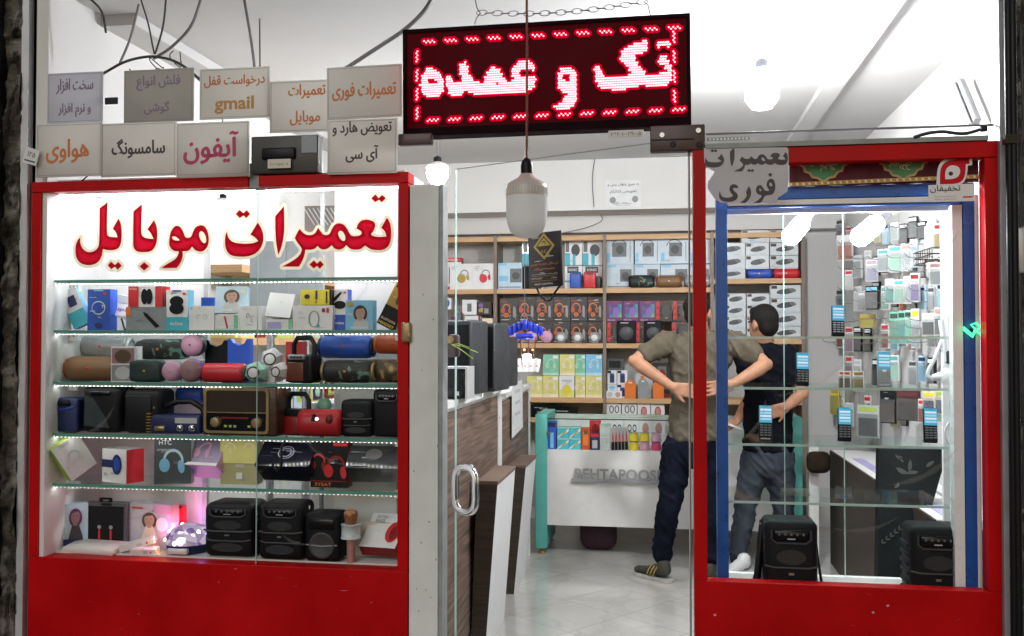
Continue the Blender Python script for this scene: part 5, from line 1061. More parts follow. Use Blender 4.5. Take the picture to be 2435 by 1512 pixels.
MB().ball((W * .26, -r * .62, r * 1.28), (W * .11, .028, r * .42), mat('deep_red', (.12, .006, .006), .5), rotm(0, 0, 0)).build('finger_hole', o); MB().tube([(-W * .10, -r * .8, r * 1.66), (-W * .12, -r * 1.0, r * 1.2)], .007, 'black').build('strap', o); MB().lathe([(.008, 0), (.007, .003)], 'chrome', 12, Matrix.Translation((W * -.02, -r * .96, r * 1.35)) @ rotm(R(70))).build('badge', o)
carton('egg_box', 'clear box holding a smooth mint green egg speaker', 'box', (748, 938, 796, 990), .16, .06, 'plastic_film', [], z=zpx(985, .16)); cx, Y_, zb_, W, H = slot(754, 945, 788, 982, .19)
tag(MB().ball((cx, .19, zb_ + H / 2), (W / 2, .022, H / 2), 'jade').build('egg_speaker'), 'smooth mint green egg speaker inside the clear box', 'speaker'); tag(MB().bb((P(745, 985, .16).x, .165, Z3 + .0005), (P(800, 985, .16).x, .22, zpx(985.5, .16)), 'dark_brown').build('display_riser'), 'dark block under the clear box with the green egg', 'riser')
rugged_speaker((806, 950, 886, 1036), .09, 'black ribbed speaker with oval badge near the window stile', z=Z3, panel=False, grille=True, group='boxy speakers on the radio shelf'); rugged_speaker((883, 925, 955, 1036), .10, 'tall black speaker against the window stile', z=Z3, ribs=False, panel=True, grille=False, group='boxy speakers on the radio shelf')
# headphone boxes row
carton('headphone_box', 'white carton with green edge leaning steeply at the shelf end', 'box', (150, 1050, 222, 1150), .12, .05, 'card', [('hp', .5, .5, .32, 'pale_grey', 'offwhite'), ('r', .3, .9, .6, .96, 'pale_grey')], 'lime', 'lime', ry=R(-32), rz=R(58), z=Z4 + .035, wh=(.12, .155))
carton('headphone_box', 'white and red carton with navy headphone print', 'box', (239, 1078, 318, 1158), .10, .085, 'card', [('e', .62, .55, .20, .30, 'navy'), ('e', .62, .55, .14, .21, 'blue'), ('r', 0, .45, .5, .68, 'navy'), ('r', .1, .2, .2, .3, 'pale_grey')], 'red', 'card', rz=R(-20), z=Z4)
carton('headphone_box', 'dark slate carton with pale teal headphone print', 'box', (367, 1047, 447, 1157), .11, .05, mat('slate_card', (.05, .065, .075), .4), [('hp', .52, .50, .42, 'pale_blue', 'sky_blue'), ('t', 'HTC', .3, .90, .10, 'card', .34), ('t', 'STEREO', .26, .74, .04, 'pale_grey', .36)], 'pale_grey', rz=R(14), z=Z4)
carton('headphone_box', 'iridescent pink carton with rose headphone print tilted back', 'box', (418, 1050, 520, 1128), .10, .10, mat('irid', (.34, .28, .42), .18, var=.3, scale=8, coat=.6), [('hp', .5, .55, .46, 'pink', 'pink'), ('r', 0, 0, 1, .10, 'card')], 'pink', rx=R(-38), rz=R(-10), z=Z4 + .045)
carton('headphone_box', 'pale yellow carton with cream headphone print and white square label', 'box', (524, 1047, 610, 1158), .14, .06, mat('dull_yellow', (.40, .38, .19), .4), [('r', 0, .45, 1, 1, 'pale_yellow'), ('hp', .28, .76, .24, 'cream', 'pale_yellow'), ('hp', .8, .76, .24, 'cream', 'pale_yellow'), ('t', 'S', .28, .72, .12, 'cream'), ('r', .45, .12, .62, .26, 'card')], z=Z4)
o = carton('headphone_box', 'glossy black carton with a drawn ring tilted back beside the window seam', 'box', (600, 1060, 735, 1130), .07, .10, mat('gloss_black', (.015, .016, .03), .12, coat=.8), [('a', .5, .56, .15, .26, .02, 0, 360, 'pale_grey'), ('a', .5, .56, .11, .19, .03, 0, 360, 'lilac')], rx=R(-42), rz=R(-6), z=Z4 + .05)
sc_ = P(668, 1050, .04); tag(MB().tube([(sc_.x + .012, .07, Z4 + .20), (sc_.x, .045, Z4 + .16), (sc_.x + .006, .03, Z4 + .09), (sc_.x - .01, .025, Z4 + .075), (sc_.x - .028, .03, Z4 + .09), (sc_.x - .03, .035, Z4 + .12)], .005, 'black', 8).build('carry_strap'), 'black strap hanging in front of the ring carton', 'strap')
carton('headphone_box', 'black carton with red headphone prints and orange lettering', 'box', (738, 1047, 826, 1157), .12, .06, 'black', [('hp', .22, .55, .30, 'red', 'dark_red'), ('hp', .70, .45, .40, 'dark_red', 'red'), ('t', 'SYSAT', .35, .07, .07, 'orange', .45), ('r', 0, .13, 1, .15, 'dark_red'), ('r', .62, .90, 1, .97, 'red')], 'dark_red', z=Z4)
carton('headphone_box', 'dark grey film wrapped carton tilted back against the window stile', 'box', (818, 1064, 942, 1128), .08, .10, mat('wrap_grey', (.055, .06, .065), .15, coat=.7), [('e', .5, .6, .16, .24, 'mid_grey'), ('r', .1, .08, .4, .12, 'pale_grey')], rx=R(-40), rz=R(4), z=Z4 + .05)
# floor of the case
carton('picture_box', 'glossy box printed with a man in dark jacket at the case corner', 'box', (130, 1208, 196, 1312), .14, .04, 'pale_blue', portrait('mauve', 'purple', 'dark_grey', .62, .70, .17) + [('r', 0, .05, .8, .2, 'navy')], 'black', rz=R(32), z=Z5)
g = carton('earphone_case', 'open black case showing two red corded earphones', 'box', (202, 1198, 300, 1290), .18, .05, mat('case_grey', (.10, .10, .11), .4), [('r', .07, .0, .94, .92, 'black_matt'), ('e', .36, .38, .045, .05, 'silver'), ('e', .64, .38, .045, .05, 'silver'), ('r', .335, .02, .385, .32, 'red'), ('r', .615, .02, .665, .32, 'red'), ('r', .4, .94, .66, .999, 'black')], z=Z5 + .02)
cx, Y_, zb_, W, H = slot(236, 1184, 266, 1200, .2); q = P(251, 1199, .2); tag(MB().flat([rrect(W, H, .006, q.x, q.z + H / 2), rrect(W * .5, H * .28, .002, q.x, q.z + H * .55)], 'black', Matrix.Translation((0, .2, 0)), .004).build('hang_tab'), 'black hang tab standing above the open earphone case', 'tab')
cx, Y_, zb_, W, H = slot(135, 1275, 300, 1330, .08); o = MB().rbox((0, 0, .012), (.235, .11, .024), .004, 'offwhite', 1).build('case_lid'); o.location = (P(222, 1310, .10).x, .118, Z5); o.rotation_euler = (R(8), 0, R(-6)); tag(o, 'pale grey case lid lying flat before the open earphone case', 'lid')
carton('picture_box', 'bright box printed with a man looking up', 'box', (301, 1188, 414, 1292), .19, .05, mat('pale_print', (.50, .50, .56), .3, coat=.5), portrait('skin_print', 'brown', 'cream', .50, .64, .15) + [('e', .80, .55, .14, .16, 'card'), ('r', .1, .88, .36, .92, 'rust'), ('r', .62, .80, 1, 1, 'pink')], 'mauve', rz=R(-8), z=Z5)
carton('earphone_box', 'slim red carton with black hook standing behind the crystal lamp', 'box', (414, 1186, 438, 1250), .26, .03, 'red', [('r', .2, .02, .8, .2, 'orange'), ('a', .5, .93, .3, .06, .1, 0, 180, 'black')], z=Z5 + .06, wh=(.034, .10))
for px, rz_, lab, y_ in (((272, 1275, 372, 1330), R(18), 'slim white carton with red dot lying aslant', .10), ((300, 1300, 376, 1335), R(12), 'slim white carton flat on the case floor by the crystal lamp', .075)):
    o = boxmesh(.135 if y_ > .08 else .10, .045, .022, 'card', [('r', .5, .2, .66, .8, 'pale_grey'), ('e', .80, .5, .03, .2, 'red')]).build('slim_carton'); o.location = (P((px[0] + px[2]) / 2, 1330, y_).x, y_ + .02, Z5 + (.021 if y_ > .08 else .0)); o.rotation_euler = (R(6), R(-14) if y_ > .08 else 0, rz_); tag(o, lab, 'box')
cx, Y_, zb_, W, H = slot(369, 1246, 473, 1338, .07); r = W / 2
o = thing('crystal_lamp', 'lit violet crystal dome party lamp on a dark base', 'lamp', (cx, .07 + r, Z5)); H = zpx(1246, .07 + r) - Z5
MB().lathe([(r * .86, 0), (r * .9, H * .1), (r * .93, H * .30), (r * .98, H * .32)], 'navy', 28).build('base', o); MB().rbox((-.0, -r * .9, H * .15), (r * .9, .02, H * .2), .003, 'card', 1).build('control_panel', o)
def crystal():
    m = bpy.data.materials.new('crystal'); m.use_nodes = True; n = m.node_tree.nodes; l = m.node_tree.links; n.clear()
    vo = n.new('ShaderNodeTexVoronoi'); vo.inputs['Scale'].default_value = 34; tc = n.new('ShaderNodeTexCoord'); l.new(tc.outputs['Object'], vo.inputs[0])
    rp = n.new('ShaderNodeValToRGB'); rp.color_ramp.elements[0].color = (.22, .12, .42, 1); rp.color_ramp.elements[1].color = (.95, .80, 1, 1); rp.color_ramp.elements[0].position = .15; rp.color_ramp.elements[1].position = .75; l.new(vo.outputs['Color'], rp.inputs[0])
    e = n.new('ShaderNodeEmission'); e.inputs[1].default_value = .75; l.new(rp.outputs[0], e.inputs[0]); g = n.new('ShaderNodeBsdfGlossy'); g.inputs[1].default_value = .1; x = n.new('ShaderNodeMixShader'); x.inputs[0].default_value = .3; l.new(e.outputs[0], x.inputs[1]); l.new(g.outputs[0], x.inputs[2])
    oo = n.new('ShaderNodeOutputMaterial'); l.new(x.outputs[0], oo.inputs[0]); return m
cm = crystal(); MB().lathe([(r * math.cos(R(a)), H * .33 + (H * .67) * math.sin(R(a))) for a in range(0, 91, 9)][:-1] + [(1e-4, H)], cm, 26, smooth=False).build('dome', o)
mb = MB().ball((.01, -r * .9, H * .48), (.016, .012, .018), 'spark').ball((-.012, -r * .95, H * .42), (.01, .008, .01), 'spark')
for a, b, c in ((200, 35, 'spark_pink'), (165, 30, 'spark_blue'), (120, 45, 'spark_pink'), (215, 12, 'spark_amber'), (150, 60, 'spark_amber'), (330, 40, 'spark_blue')): mb.ball((r * .98 * math.cos(R(a)) * math.cos(R(b)), r * .98 * math.sin(R(a)) * math.cos(R(b)), H * .33 + H * .66 * math.sin(R(b))), .0055, c)
mb.build('lamp_spark', o)
rugged_speaker((479, 1194, 604, 1342), .075, 'broad black party speaker with glossy control panel beside the crystal lamp', z=Z5); rugged_speaker((609, 1194, 722, 1346), .06, 'black party speaker with bar and mesh grille just past the window seam', z=Z5)
o = rugged_speaker((720, 1217, 810, 1348), .06, 'smaller black party speaker with one round mesh between large speaker and microphone', z=Z5, ribs=False, panel=False, grille=False, lug=False)
W = P(810, 1280, .06).x - P(720, 1280, .06).x; H = zpx(1217, .06) - Z5; y = -W * .375; MB().lathe([(W * .34, 0), (W * .33, .006), (W * .28, .004), (1e-4, .001)], 'dark_grey', 28, Matrix.Translation((0, y, H * .35)) @ rotm(R(90))).build('speaker_grille', o); MB().rbox((0, y + .003, H * .80), (W * .70, .016, H * .25), .012, 'black_gloss', 2).build('horn_recess', o); MB().tube([(-W * .40, y, H * .36), (0, y - .007, H * .34), (W * .40, y, H * .36)], .003, 'grey').build('moulded_bar', o)
cx, Y_, zb_, W, H = slot(805, 1205, 851, 1352, .05); H = zpx(1205, .05) - Z5; o = thing('karaoke_microphone', 'rose gold karaoke microphone with white speaker drum standing upright', 'microphone', (cx, .08, Z5))
MB().lathe([(W * .19, 0), (W * .20, H * .06), (W * .21, H * .44)], 'rose', 20).build('stem', o); MB().lathe([(W * .50, H * .455), (W * .50, H * .47), (W * .47, H * .475), (W * .47, H * .70), (W * .50, H * .705), (W * .50, H * .72)], mat('drum_white', (.60, .66, .69), .3), 28).build('speaker_drum', o)
MB().lathe([(W * .28, H * .722), (W * .30, H * .78), (W * .34, H * .84), (W * .36, H * .90), (W * .32, H * .96), (W * .18, H * .99), (1e-4, H)], mat('mesh_copper', (.34, .15, .07), .4, metal=.4, var=.3, scale=120), 24).build('mesh_head', o)
carton('headphone_box', 'white carton with red headphone print leaning back at the case corner', 'box', (845, 1240, 945, 1320), .09, .05, 'card', [('e', .78, .45, .20, .30, 'red'), ('e', .82, .42, .12, .20, 'dark_red'), ('t', 'EXTRA', .32, .88, .09, 'grey', .3), ('t', 'BASS', .30, .76, .09, 'grey', .26)], 'dark_red', 'card', rx=R(-52), rz=R(-8), z=Z5 + .035, wh=(.15, .17))
tag(MB().bb((P(835, 1300, .2).x, .19, Z5 + .0005), (P(948, 1300, .2).x, .30, Z5 + .13), mat('backbox', (.62, .56, .48), .5)).build('carton_block'), 'cream carton standing behind the microphone', 'box')
# ------------------------------------------------------------------ room lamps
def room_bulb(x, ytop, yb, Y, r, label, em='lamp_room'):
    a, b = P(x, ytop, Y), P(x, yb, Y); o = thing('pendant_bulb', label, 'ceiling light', (a.x, Y, b.z), group='lit pendant bulbs in the shop'); L = a.z - b.z
    MB().lathe([(1e-4, 0), (r * .6, .01), (r, .05), (r, L * .62)], em, 28).build('diffuser', o); MB().lathe([(r * 1.01, L * .622), (r * .9, L * .72), (r * .4, L * .80)], em if em == 'lamp_glare' else 'white', 24).build('neck', o)  # neck of the glare bulb emits too, standing in for glare around it
    MB().lathe([(r * .38, L * .802), (r * .38, L * .95), (r * .2, L)], 'black', 16).build('socket', o); MB().cyl((0, 0, L), (0, 0, ZC - b.z - .001), .004, 'cable_grey', 8).build('cord', o)
    MB().lathe([(.006, 0), (.011, .015), (.014, .03)], 'grey', 12, Matrix.Translation((0, 0, ZC - b.z - .031))).build('ceiling_rose', o)
    return o
room_bulb(1040, 372, 440, 1.9, .062, 'lit pendant bulb glaring above the white door jamb'); room_bulb(1810, 140, 262, 1.15, .075, 'lit pendant bulb glaring near the ceiling beside the LED sign', 'lamp_glare')
room_bulb(528, 462, 512, 1.5, .062, 'lit pendant bulb seen through the lettered window', 'lamp_low'); 
fx = thing('wall_fixture', 'slanted grey fluorescent fitting on the side wall above the showcase', 'light fitting', tuple(PX(2300, 240, XR - .05))); a, b = PX(2282, 192, XR - .06) - fx.location, PX(2322, 290, XR - .06) - fx.location
MB().tube([a, b], .022, 'grey', 4).build('housing', fx); MB().tube([a + Vector((-.03, 0, -.01)), b + Vector((-.03, 0, -.01))], .010, 'white', 10).build('tube', fx)

# ------------------------------------------------------------------ counters
mat('counter_white', (.70, .70, .69), .5, var=.04, spec=.25)
XC = -.91
y0c, y1c, y2c = .42, 1.88, 3.12
ct = thing('laminate_counter', 'dark wood laminate counter with white edging, nearer the door jamb', 'counter', (XC, y0c, 0))
def counter(o, ya, yb, top):
    L = yb - ya
    MB().bb((-.55, .002, 0), (-.012, L - .002, top - .03), 'counter_white').build('carcass', o); MB().bb((-.011, .06, .10), (.0, L - .05, top - .05), 'laminate').build('panel', o)
    MB().bb((-.57, -.01, top - .029), (.012, L, top), 'counter_white').build('top', o); MB().bb((-.0115, -.005, 0), (.006, .058, top - .0305), 'counter_white').bb((-.0115, L - .048, 0), (.006, L - .001, top - .0305), 'counter_white').build('edging', o)
    mb = MB()
    for z in (.35, .7, 1.05): mb.lathe([(.006, 0), (.006, .001)], 'dark_grey', 8, Matrix.Translation((.0062, L - .025, z)) @ rotm(0, R(90)))
    mb.build('screw', o)
counter(ct, y0c, y1c, 1.225)
c2 = thing('laminate_counter', 'dark wood laminate counter with a paper note hanging on it', 'counter', (XC, y1c + .004, 0)); counter(c2, y1c + .004, y2c, 1.18)
a, b = PX(1216, 930, XC + .012), PX(1241, 1015, XC + .012)
nt_ = thing('paper_note', 'white paper note hanging from the counter top edge', 'note', (XC + .014, (a.y + b.y) / 2, a.z)); mb = MB(); W, H = abs(b.y - a.y), a.z - b.z + .05
mb.add([(.0, -W / 2, .05), (0, W / 2, .05), (.004, W / 2, -H + .05), (.0, -W / 2, -H + .02)], [(0, 1, 2, 3)], 'paper')
for i in range(3): mb.add([(.003, -W * .3, .0 - i * .07), (.003, W * .25, .0 - i * .07), (.0035, W * .2, -.02 - i * .07), (.0035, -W * .25, -.02 - i * .07)], [(0, 1, 2, 3)], 'pale_grey')
mb.build('sheet', nt_)
for lab, yA, yB, h, xb, xt in (('low wood topped board with white side leaning by the counter, nearer the door handle', 1.05, 1.60, .80, -.835, -.775), ('low wood topped board with white side leaning by the counter, nearer the teal post', 2.10, 2.56, .74, -.86, -.79)):
    o = thing('leaning_board', lab, 'board', (xb, yA, 0), group='boards leaning against the counter'); L = yB - yA; dx = xt - xb
    v = lambda x, y, z: (x, y, z)
    bx = -.07; bt_ = -.10
    mb = MB(); mb.add([v(0, 0, 0), v(0, L, 0), v(dx, L, h), v(dx, 0, h)], [(0, 1, 2, 3)], mat('board_white', (.70, .70, .71), .75, var=.03, spec=.1)); mb.add([v(0, L, 0), v(bx, L, 0), v(dx + bt_, L, h), v(dx, L, h)], [(0, 1, 2, 3)], 'counter_white'); mb.build('white_face', o)
    mb = MB(); mb.add([v(bx, 0, 0), v(0, 0, 0), v(dx, 0, h), v(dx + bt_, 0, h)], [(0, 1, 2, 3)], 'dark_oak'); mb.add([v(bx, L, 0), v(bx, 0, 0), v(dx + bt_, 0, h), v(dx + bt_, L, h)], [(0, 1, 2, 3)], 'dark_oak'); mb.build('wood_face', o)
    MB().bb((dx + bt_ - .002, -.004, h + .0005), (dx + .003, L + .004, h + .018), 'laminate').build('wood_cap', o)
# things on the counter
for px, Xr, lab, d in (((1066, 762, 1130, 945), 0, 'tall black loudspeaker cabinet on counter, half behind the door lock', 1.05), ((1125, 768, 1186, 932), 0, 'tall black loudspeaker cabinet on counter beside the wire coil', 1.35), ((1170, 800, 1208, 928), 0, 'shorter black loudspeaker cabinet standing behind on the counter', 1.75)):
    cx, _, zb_, W, H = slot(*px, d); o = thing('loudspeaker', lab, 'loudspeaker', (cx, d + .13, 1.2255 if d < 1.8 else 1.18), R(-8)); H = P(px[0], px[1], d).z - 1.2255
    MB().rbox((0, 0, H / 2), (W, .26, H), .012, mat('speaker_grey', (.028, .031, .035), .5)).build('cabinet', o); MB().bb((-W * .42, -.134, H * .06), (W * .42, -.131, H * .94), 'black_matt').build('grille_cloth', o); MB().bb((-W * .5, -.1315, H * .60), (W * .5, -.1295, H * .615), 'mid_grey').build('seam', o)
cx, _, zb_, W, H = slot(1054, 872, 1112, 952, .75); o = thing('metal_case', 'black fronted device with pale metal frame on the counter', 'device', (cx, .82, 1.2255)); H = P(1080, 872, .75).z - 1.2255
MB().rbox((0, 0, H * .48), (W * .9, .16, H * .92), .004, 'black_gloss').build('housing', o)
mb = MB().bb((-W * .5, -.085, H * .94), (W * .5, .08, H), 'aluminium').bb((W * .42, -.085, 0), (W * .5, .08, H * .939), 'aluminium'); mb.build('frame', o); MB().bb((W * .05, -.0825, H * .12), (W * .16, -.0805, H * .24), 'card').build('sticker', o)
q = PX(1120, 935, XC - .1); tag(MB().rbox((XC - .10, 1.2, 1.2255 + .02), (.06, .05, .035), .006, 'dark_grey').build('adapter'), 'small grey power adapter lying on the counter', 'adapter')
tag(MB().tube([(XC - .12, 1.5, 1.2255 + .008), (XC - .05, 1.4, 1.234), (XC - .04, 1.3, 1.2345), (XC - .08, 1.22, 1.24)], .004, 'cable', 6).build('cable'), 'short black cable lying on the counter by the adapter', 'cable')

# central counter with teal post
YC = 3.14
cc = thing('glass_counter', 'white counter with teal end posts, glass top and raised grey lettering', 'counter', (0, YC, 0))
tx0, tx1 = P(1272, 1000, YC).x, P(1300, 1000, YC).x; ux0, ux1 = P(1884, 1100, YC).x, P(1908, 1100, YC).x; zc = P(1285, 985, YC).z; zp1, zp0 = P(1450, 1072, YC).z, P(1450, 1253, YC).z
zbase = P(1285, 1304, YC).z
for a, b in ((tx0, tx1), (ux0, ux1)):
    MB().rbox(((a + b) / 2, .26, (zc + zbase) / 2), (b - a, .52, zc - zbase), .006, 'teal').build('end_post', cc)
    ft = MB(); [ft.lathe([(.03, 0), (.032, .012), (.016, .02), (.016, zbase)], 'brass', 16, Matrix.Translation(((a + b) / 2, y, 0))) for y in (.05, .46)]; ft.build('foot', cc)
MB().bb((tx1 + .001, .012, zp0), (ux0 - .001, .03, zp1), 'counter_white').build('front_panel', cc); MB().bb((tx1 + .001, .031, zp1 - .02), (ux0 - .001, .50, zp1 - .002), 'counter_white').build('shelf', cc)
MB().bb((tx1 + .001, .012, zc - .034), (ux0 - .001, .50, zc - .028), 'shelf_glass').build('glass_top', cc); MB().bb((tx1 + .001, .0095, zc - .0345), (ux0 - .001, .0115, zc - .0275), 'black').build('glass_edge', cc)
MB().bb((tx1 + .001, .505, zp0), (ux0 - .001, .52, zc - .035), 'offwhite').build('rear_panel', cc)
MB().lathe([(.014, 0), (.016, .01), (.012, .02)], 'chrome', 16, Matrix.Translation((tx1 + .012, .005, zc - .13)) @ rotm(R(90))).build('lock', cc)
sg = MB(); a, b = P(1366, 1140, YC), P(1584, 1142, YC)
sg.text('BEHTAPOOSH', 'grey', ((a.x + b.x) / 2, -.012, P(1450, 1128, YC).z), P(1450, 1113, YC).z - P(1450, 1139, YC).z, None, .02, w=b.x - a.x, bold=.02); sg.bb((P(1358, 1140, YC).x, -.014, P(1450, 1147, YC).z), (P(1590, 1140, YC).x, .0115, P(1450, 1139.5, YC).z), 'grey'); sg.build('raised_lettering', cc)
bg = thing('cloth_bag', 'dark maroon cloth bag on the floor under the white counter', 'bag', (P(1423, 1270, 3.4).x, 3.4, 0)); MB().rbox((0, 0, .11), (.26, .2, .22), .07, mat('bag_maroon', (.035, .012, .022), .8, var=.4), 4).build('body', bg); MB().tube([(-.06, 0, .20), (-.03, -.02, .26), (.03, -.02, .26), (.06, 0, .20)], .008, 'black').build('handle', bg)
# goods under the glass top
zs = zp1 - .0015; yk = YC + .06
def small(name, x0, x1, y0, col, items, label, depth=.08, side=None, dy=0, group='small goods under the glass counter top'):
    a, b, t = P(x0, 1050, yk), P(x1, 1050, yk), P((x0 + x1) / 2, y0, yk); H = t.z - zs
    o = boxmesh(b.x - a.x, depth, H, col, items, side).build(name); o.location = ((a.x + b.x) / 2, yk + depth / 2 + dy, zs); return tag(o, label, 'box', group)
small('cable_box', 1302, 1322, 1002, 'blue', [('t', 'CABLE', .62, .3, .5, 'card', .0) if 0 else ('r', .3, .05, .7, .6, 'sky_blue'), ('r', .1, .8, .9, .95, 'navy')], 'tall blue cable carton beside the teal post')
for i, (x0, x1) in enumerate(((1325, 1352), (1353, 1380))):
    for k, nm in enumerate(('lower', 'upper')):
        o = small('tea_carton', x0, x1, 1042, 'cyan', [('p', [(0, .1), (1, .9), (1, .65), (0, -.0)], 'cream'), ('p', [(.3, .25), (.75, .75), (.8, .6), (.35, .15)], 'mustard'), ('r', 0, .9, 1, 1, 'mint')], f'{nm} cyan carton with gold slash in the stack ' + ('nearer to' if i == 0 else 'farther from') + ' the blue cable carton', group='cyan cartons with gold slash')
        if k: o.location.z += o.dimensions.z + .001 if o.dimensions.z else .075
small('cable_box', 1382, 1402, 1018, 'rust', [('r', .2, .2, .8, .7, 'orange'), ('r', .3, .75, .7, .9, 'brown')], 'brown and orange carton under the glass counter top')
small('cable_box', 1404, 1424, 1031, 'navy', [('r', .2, .1, .8, .6, 'pale_grey'), ('r', 0, .8, 1, 1, 'red')], 'navy, red and silver carton under the glass counter top'); small('cable_box', 1398, 1426, 1003, 'red', [('e', .5, .6, .3, .3, 'dark_red'), ('r', .2, .1, .8, .3, 'card')], 'red blister standing behind the navy carton', .02, None, .12)
small('cable_box', 1426, 1450, 1009, mat('frost', (.55, .62, .60), .4), [('r', .05, .48, .95, .52, 'card'), ('r', 0, .95, 1, 1, 'mint')], 'tall frosted pale green carton under the glass counter top')
for i in range(5): small('earphone_pack', 1452 + i * 8, 1461 + i * 8, 1018, 'pale_grey', [('r', .1, 0, .9, .38, 'black'), ('p', [(.2, .4), (.5, .9), (.8, .4), (.6, .35), (.5, .6), (.4, .35)], 'red')], ('first', 'second', 'third', 'fourth', 'last')[i] + ' red corded earphone pack counted from the frosted carton', .02, None, .01 * i, 'red corded earphone packs')
for i, (x, y, c, lab) in enumerate(((1506, 1048, 'yellow', 'yellow cup pack at the bottom beside the earphone packs'), (1506, 1030, 'yellow', 'yellow cup pack stacked over another yellow one'), (1532, 1048, 'pink', 'pink cup pack below the farther yellow one'), (1532, 1030, 'yellow', 'yellow cup pack over a pink one'), (1560, 1048, 'rosy_text', 'crimson cup pack at the bottom by the man'), (1560, 1028, 'pink', 'pale pink cup pack on the crimson one'))):
    p_ = P(x, 1060, yk); z = zs + (.001 if y > 1040 else .062); o = thing('cup_pack', lab, 'pack', (p_.x, yk + .05, z), 0, 'cup shaped cable packs'); MB().lathe([(.034, 0), (.036, .01), (.030, .055)], c, 18).build('cup', o); MB().lathe([(.037, .0555), (.037, .060)], 'clear_plastic', 18).build('lid', o)

# ------------------------------------------------------------------ rear shelving
YS, YW = 4.12, 4.44
shv = thing('wall_shelving', 'beech edged wall shelving with brown uprights across the rear of the shop', 'shelving', (0, YS, 0))
ups = [1177, 1437, 1693, 1910]; upx = [P(x, 800, YS).x for x in ups]; xs_l = P(915, 800, YS).x
rowz = [P(1400, y, YS).z for y in (565, 691, 822, 952, 1000)]
for x in upx: MB().bb((x - .013, .0, .1), (x + .013, YW - YS, rowz[0] + .03), mat('upright_brown', (.20, .15, .12), .5)).build('upright', shv)
xx = [xs_l] + upx
for r_, z in enumerate(rowz):
    for k in range(4):
        if k == 3: zz = {0: P(1800, 545, YS).z if 0 else z, 1: P(1800, 668, YS).z, 2: P(1800, 812, YS).z}.get(r_, z)
        else: zz = z
        MB().bb((xx[k] + .0135, .003, zz - .019), (xx[k + 1] - .0135, YW - YS, zz + .019), 'beech').build('shelf_board', shv)
MB().bb((xs_l, YW - YS - .012, .1), (upx[3], YW - YS - .001, rowz[0] - .02), mat('shelf_back', (.50, .49, .47), .6)).build('back_board', shv)
ZR = [z + .0195 for z in rowz]
def goods(name, cat, px, row, col, items, label, depth=.14, side=None, group=None, zz=None, Y=None, top=None):
    Y = YS + .02 if Y is None else Y
    a, b = P(px[0], px[3], Y), P(px[2], px[3], Y); t = P((px[0] + px[2]) / 2, px[1], Y); base = ZR[row] if zz is None else zz
    if zz is None and px[3] < {1: 680, 2: 812, 3: 942, 4: 985}.get(row, 0): base = P(px[0], px[3], Y).z
    H = t.z - base; o = boxmesh(b.x - a.x - .003, depth, H - .002, col, items, side, top).build(name); jr = random.Random(label); o.location = ((a.x + b.x) / 2, Y + depth / 2 + jr.uniform(0, .012), base); o.rotation_euler = (0, 0, R(jr.uniform(-2.2, 2.2))); return tag(o, label, cat, group)
ORD = ('first', 'second', 'third', 'fourth', 'fifth', 'sixth', 'seventh', 'eighth', 'ninth', 'tenth', 'eleventh', 'twelfth', 'thirteenth')
# bay by the jamb
goods('speaker_box', 'box', (1046, 612, 1096, 690), 1, 'card', [('r', 0, .86, 1, 1, 'red'), ('t', 'WISSO', .55, .93, .07, 'card', .6), ('r', .42, .2, .9, .7, 'dark_grey'), ('e', .65, .4, .2, .14, 'navy'), ('r', 0, 0, 1, .1, 'red')], 'red topped white speaker box peeping out by the white jamb', .10, 'red', Y=YS + .1)
for i, (x0, x1, c, lab) in enumerate(((1068, 1124, 'mustard', 'white box with amber headphone print on the top row'), (1124, 1174, 'red', 'white box with red headphone print beside the brown upright'))):
    goods('headphone_box', 'box', (x0, 626, x1, 690), 1, 'card', [('hp', .62, .56, .34, 'grey', c), ('e', .50, .42, .19, .17, c), ('t', 'EXTRA', .22, .88, .06, 'grey', .26), ('t', 'BASS', .2, .80, .06, 'grey', .2)], lab, .08)
for px, c, it, lab in (((1052, 708, 1072, 735), 'card', [('e', .5, .55, .3, .35, 'blue')], 'small white box with blue disc close to the jamb'), ((1072, 752, 1082, 822), 'purple', [], 'narrow dark purple box on the second row'), ((1082, 742, 1096, 822), 'blue', [('r', 0, .5, 1, 1, 'mid_grey')], 'narrow blue grey box on the second row'), ((1098, 712, 1133, 748), 'card', [('r', .35, .2, .65, .75, 'mid_grey'), ('p', [(0, 0), (.15, 0), (0, .15)], 'orange')], 'white box with small grey gadget print perched high'), ((1134, 718, 1168, 748), 'dark_brown', [('r', .1, .2, .4, .5, 'mustard'), ('r', .5, .1, .8, .5, 'grey'), ('r', .1, .6, .4, .9, 'violet')], 'dark box with patchwork print perched high'), ((1104, 750, 1142, 822), 'card', [('r', .15, .55, .85, .85, 'mid_grey'), ('r', .88, 0, 1, 1, 'dark_red'), ('r', 0, 0, 1, .2, 'yellow')], 'white box with grey gadget print under the perched boxes'), ((1145, 756, 1172, 822), 'cream', [('e', .5, .3, .2, .1, 'red'), ('r', .2, .7, .8, .73, 'grey')], 'cream box with a red dot by the brown upright'), ((1054, 762, 1072, 822), 'card', [('r', 0, .2, 1, .4, 'yellow'), ('e', .5, .8, .3, .12, 'mustard')], 'white and yellow box close to the jamb')):
    goods('accessory_box', 'box', px, 2, c, it, lab, .07)
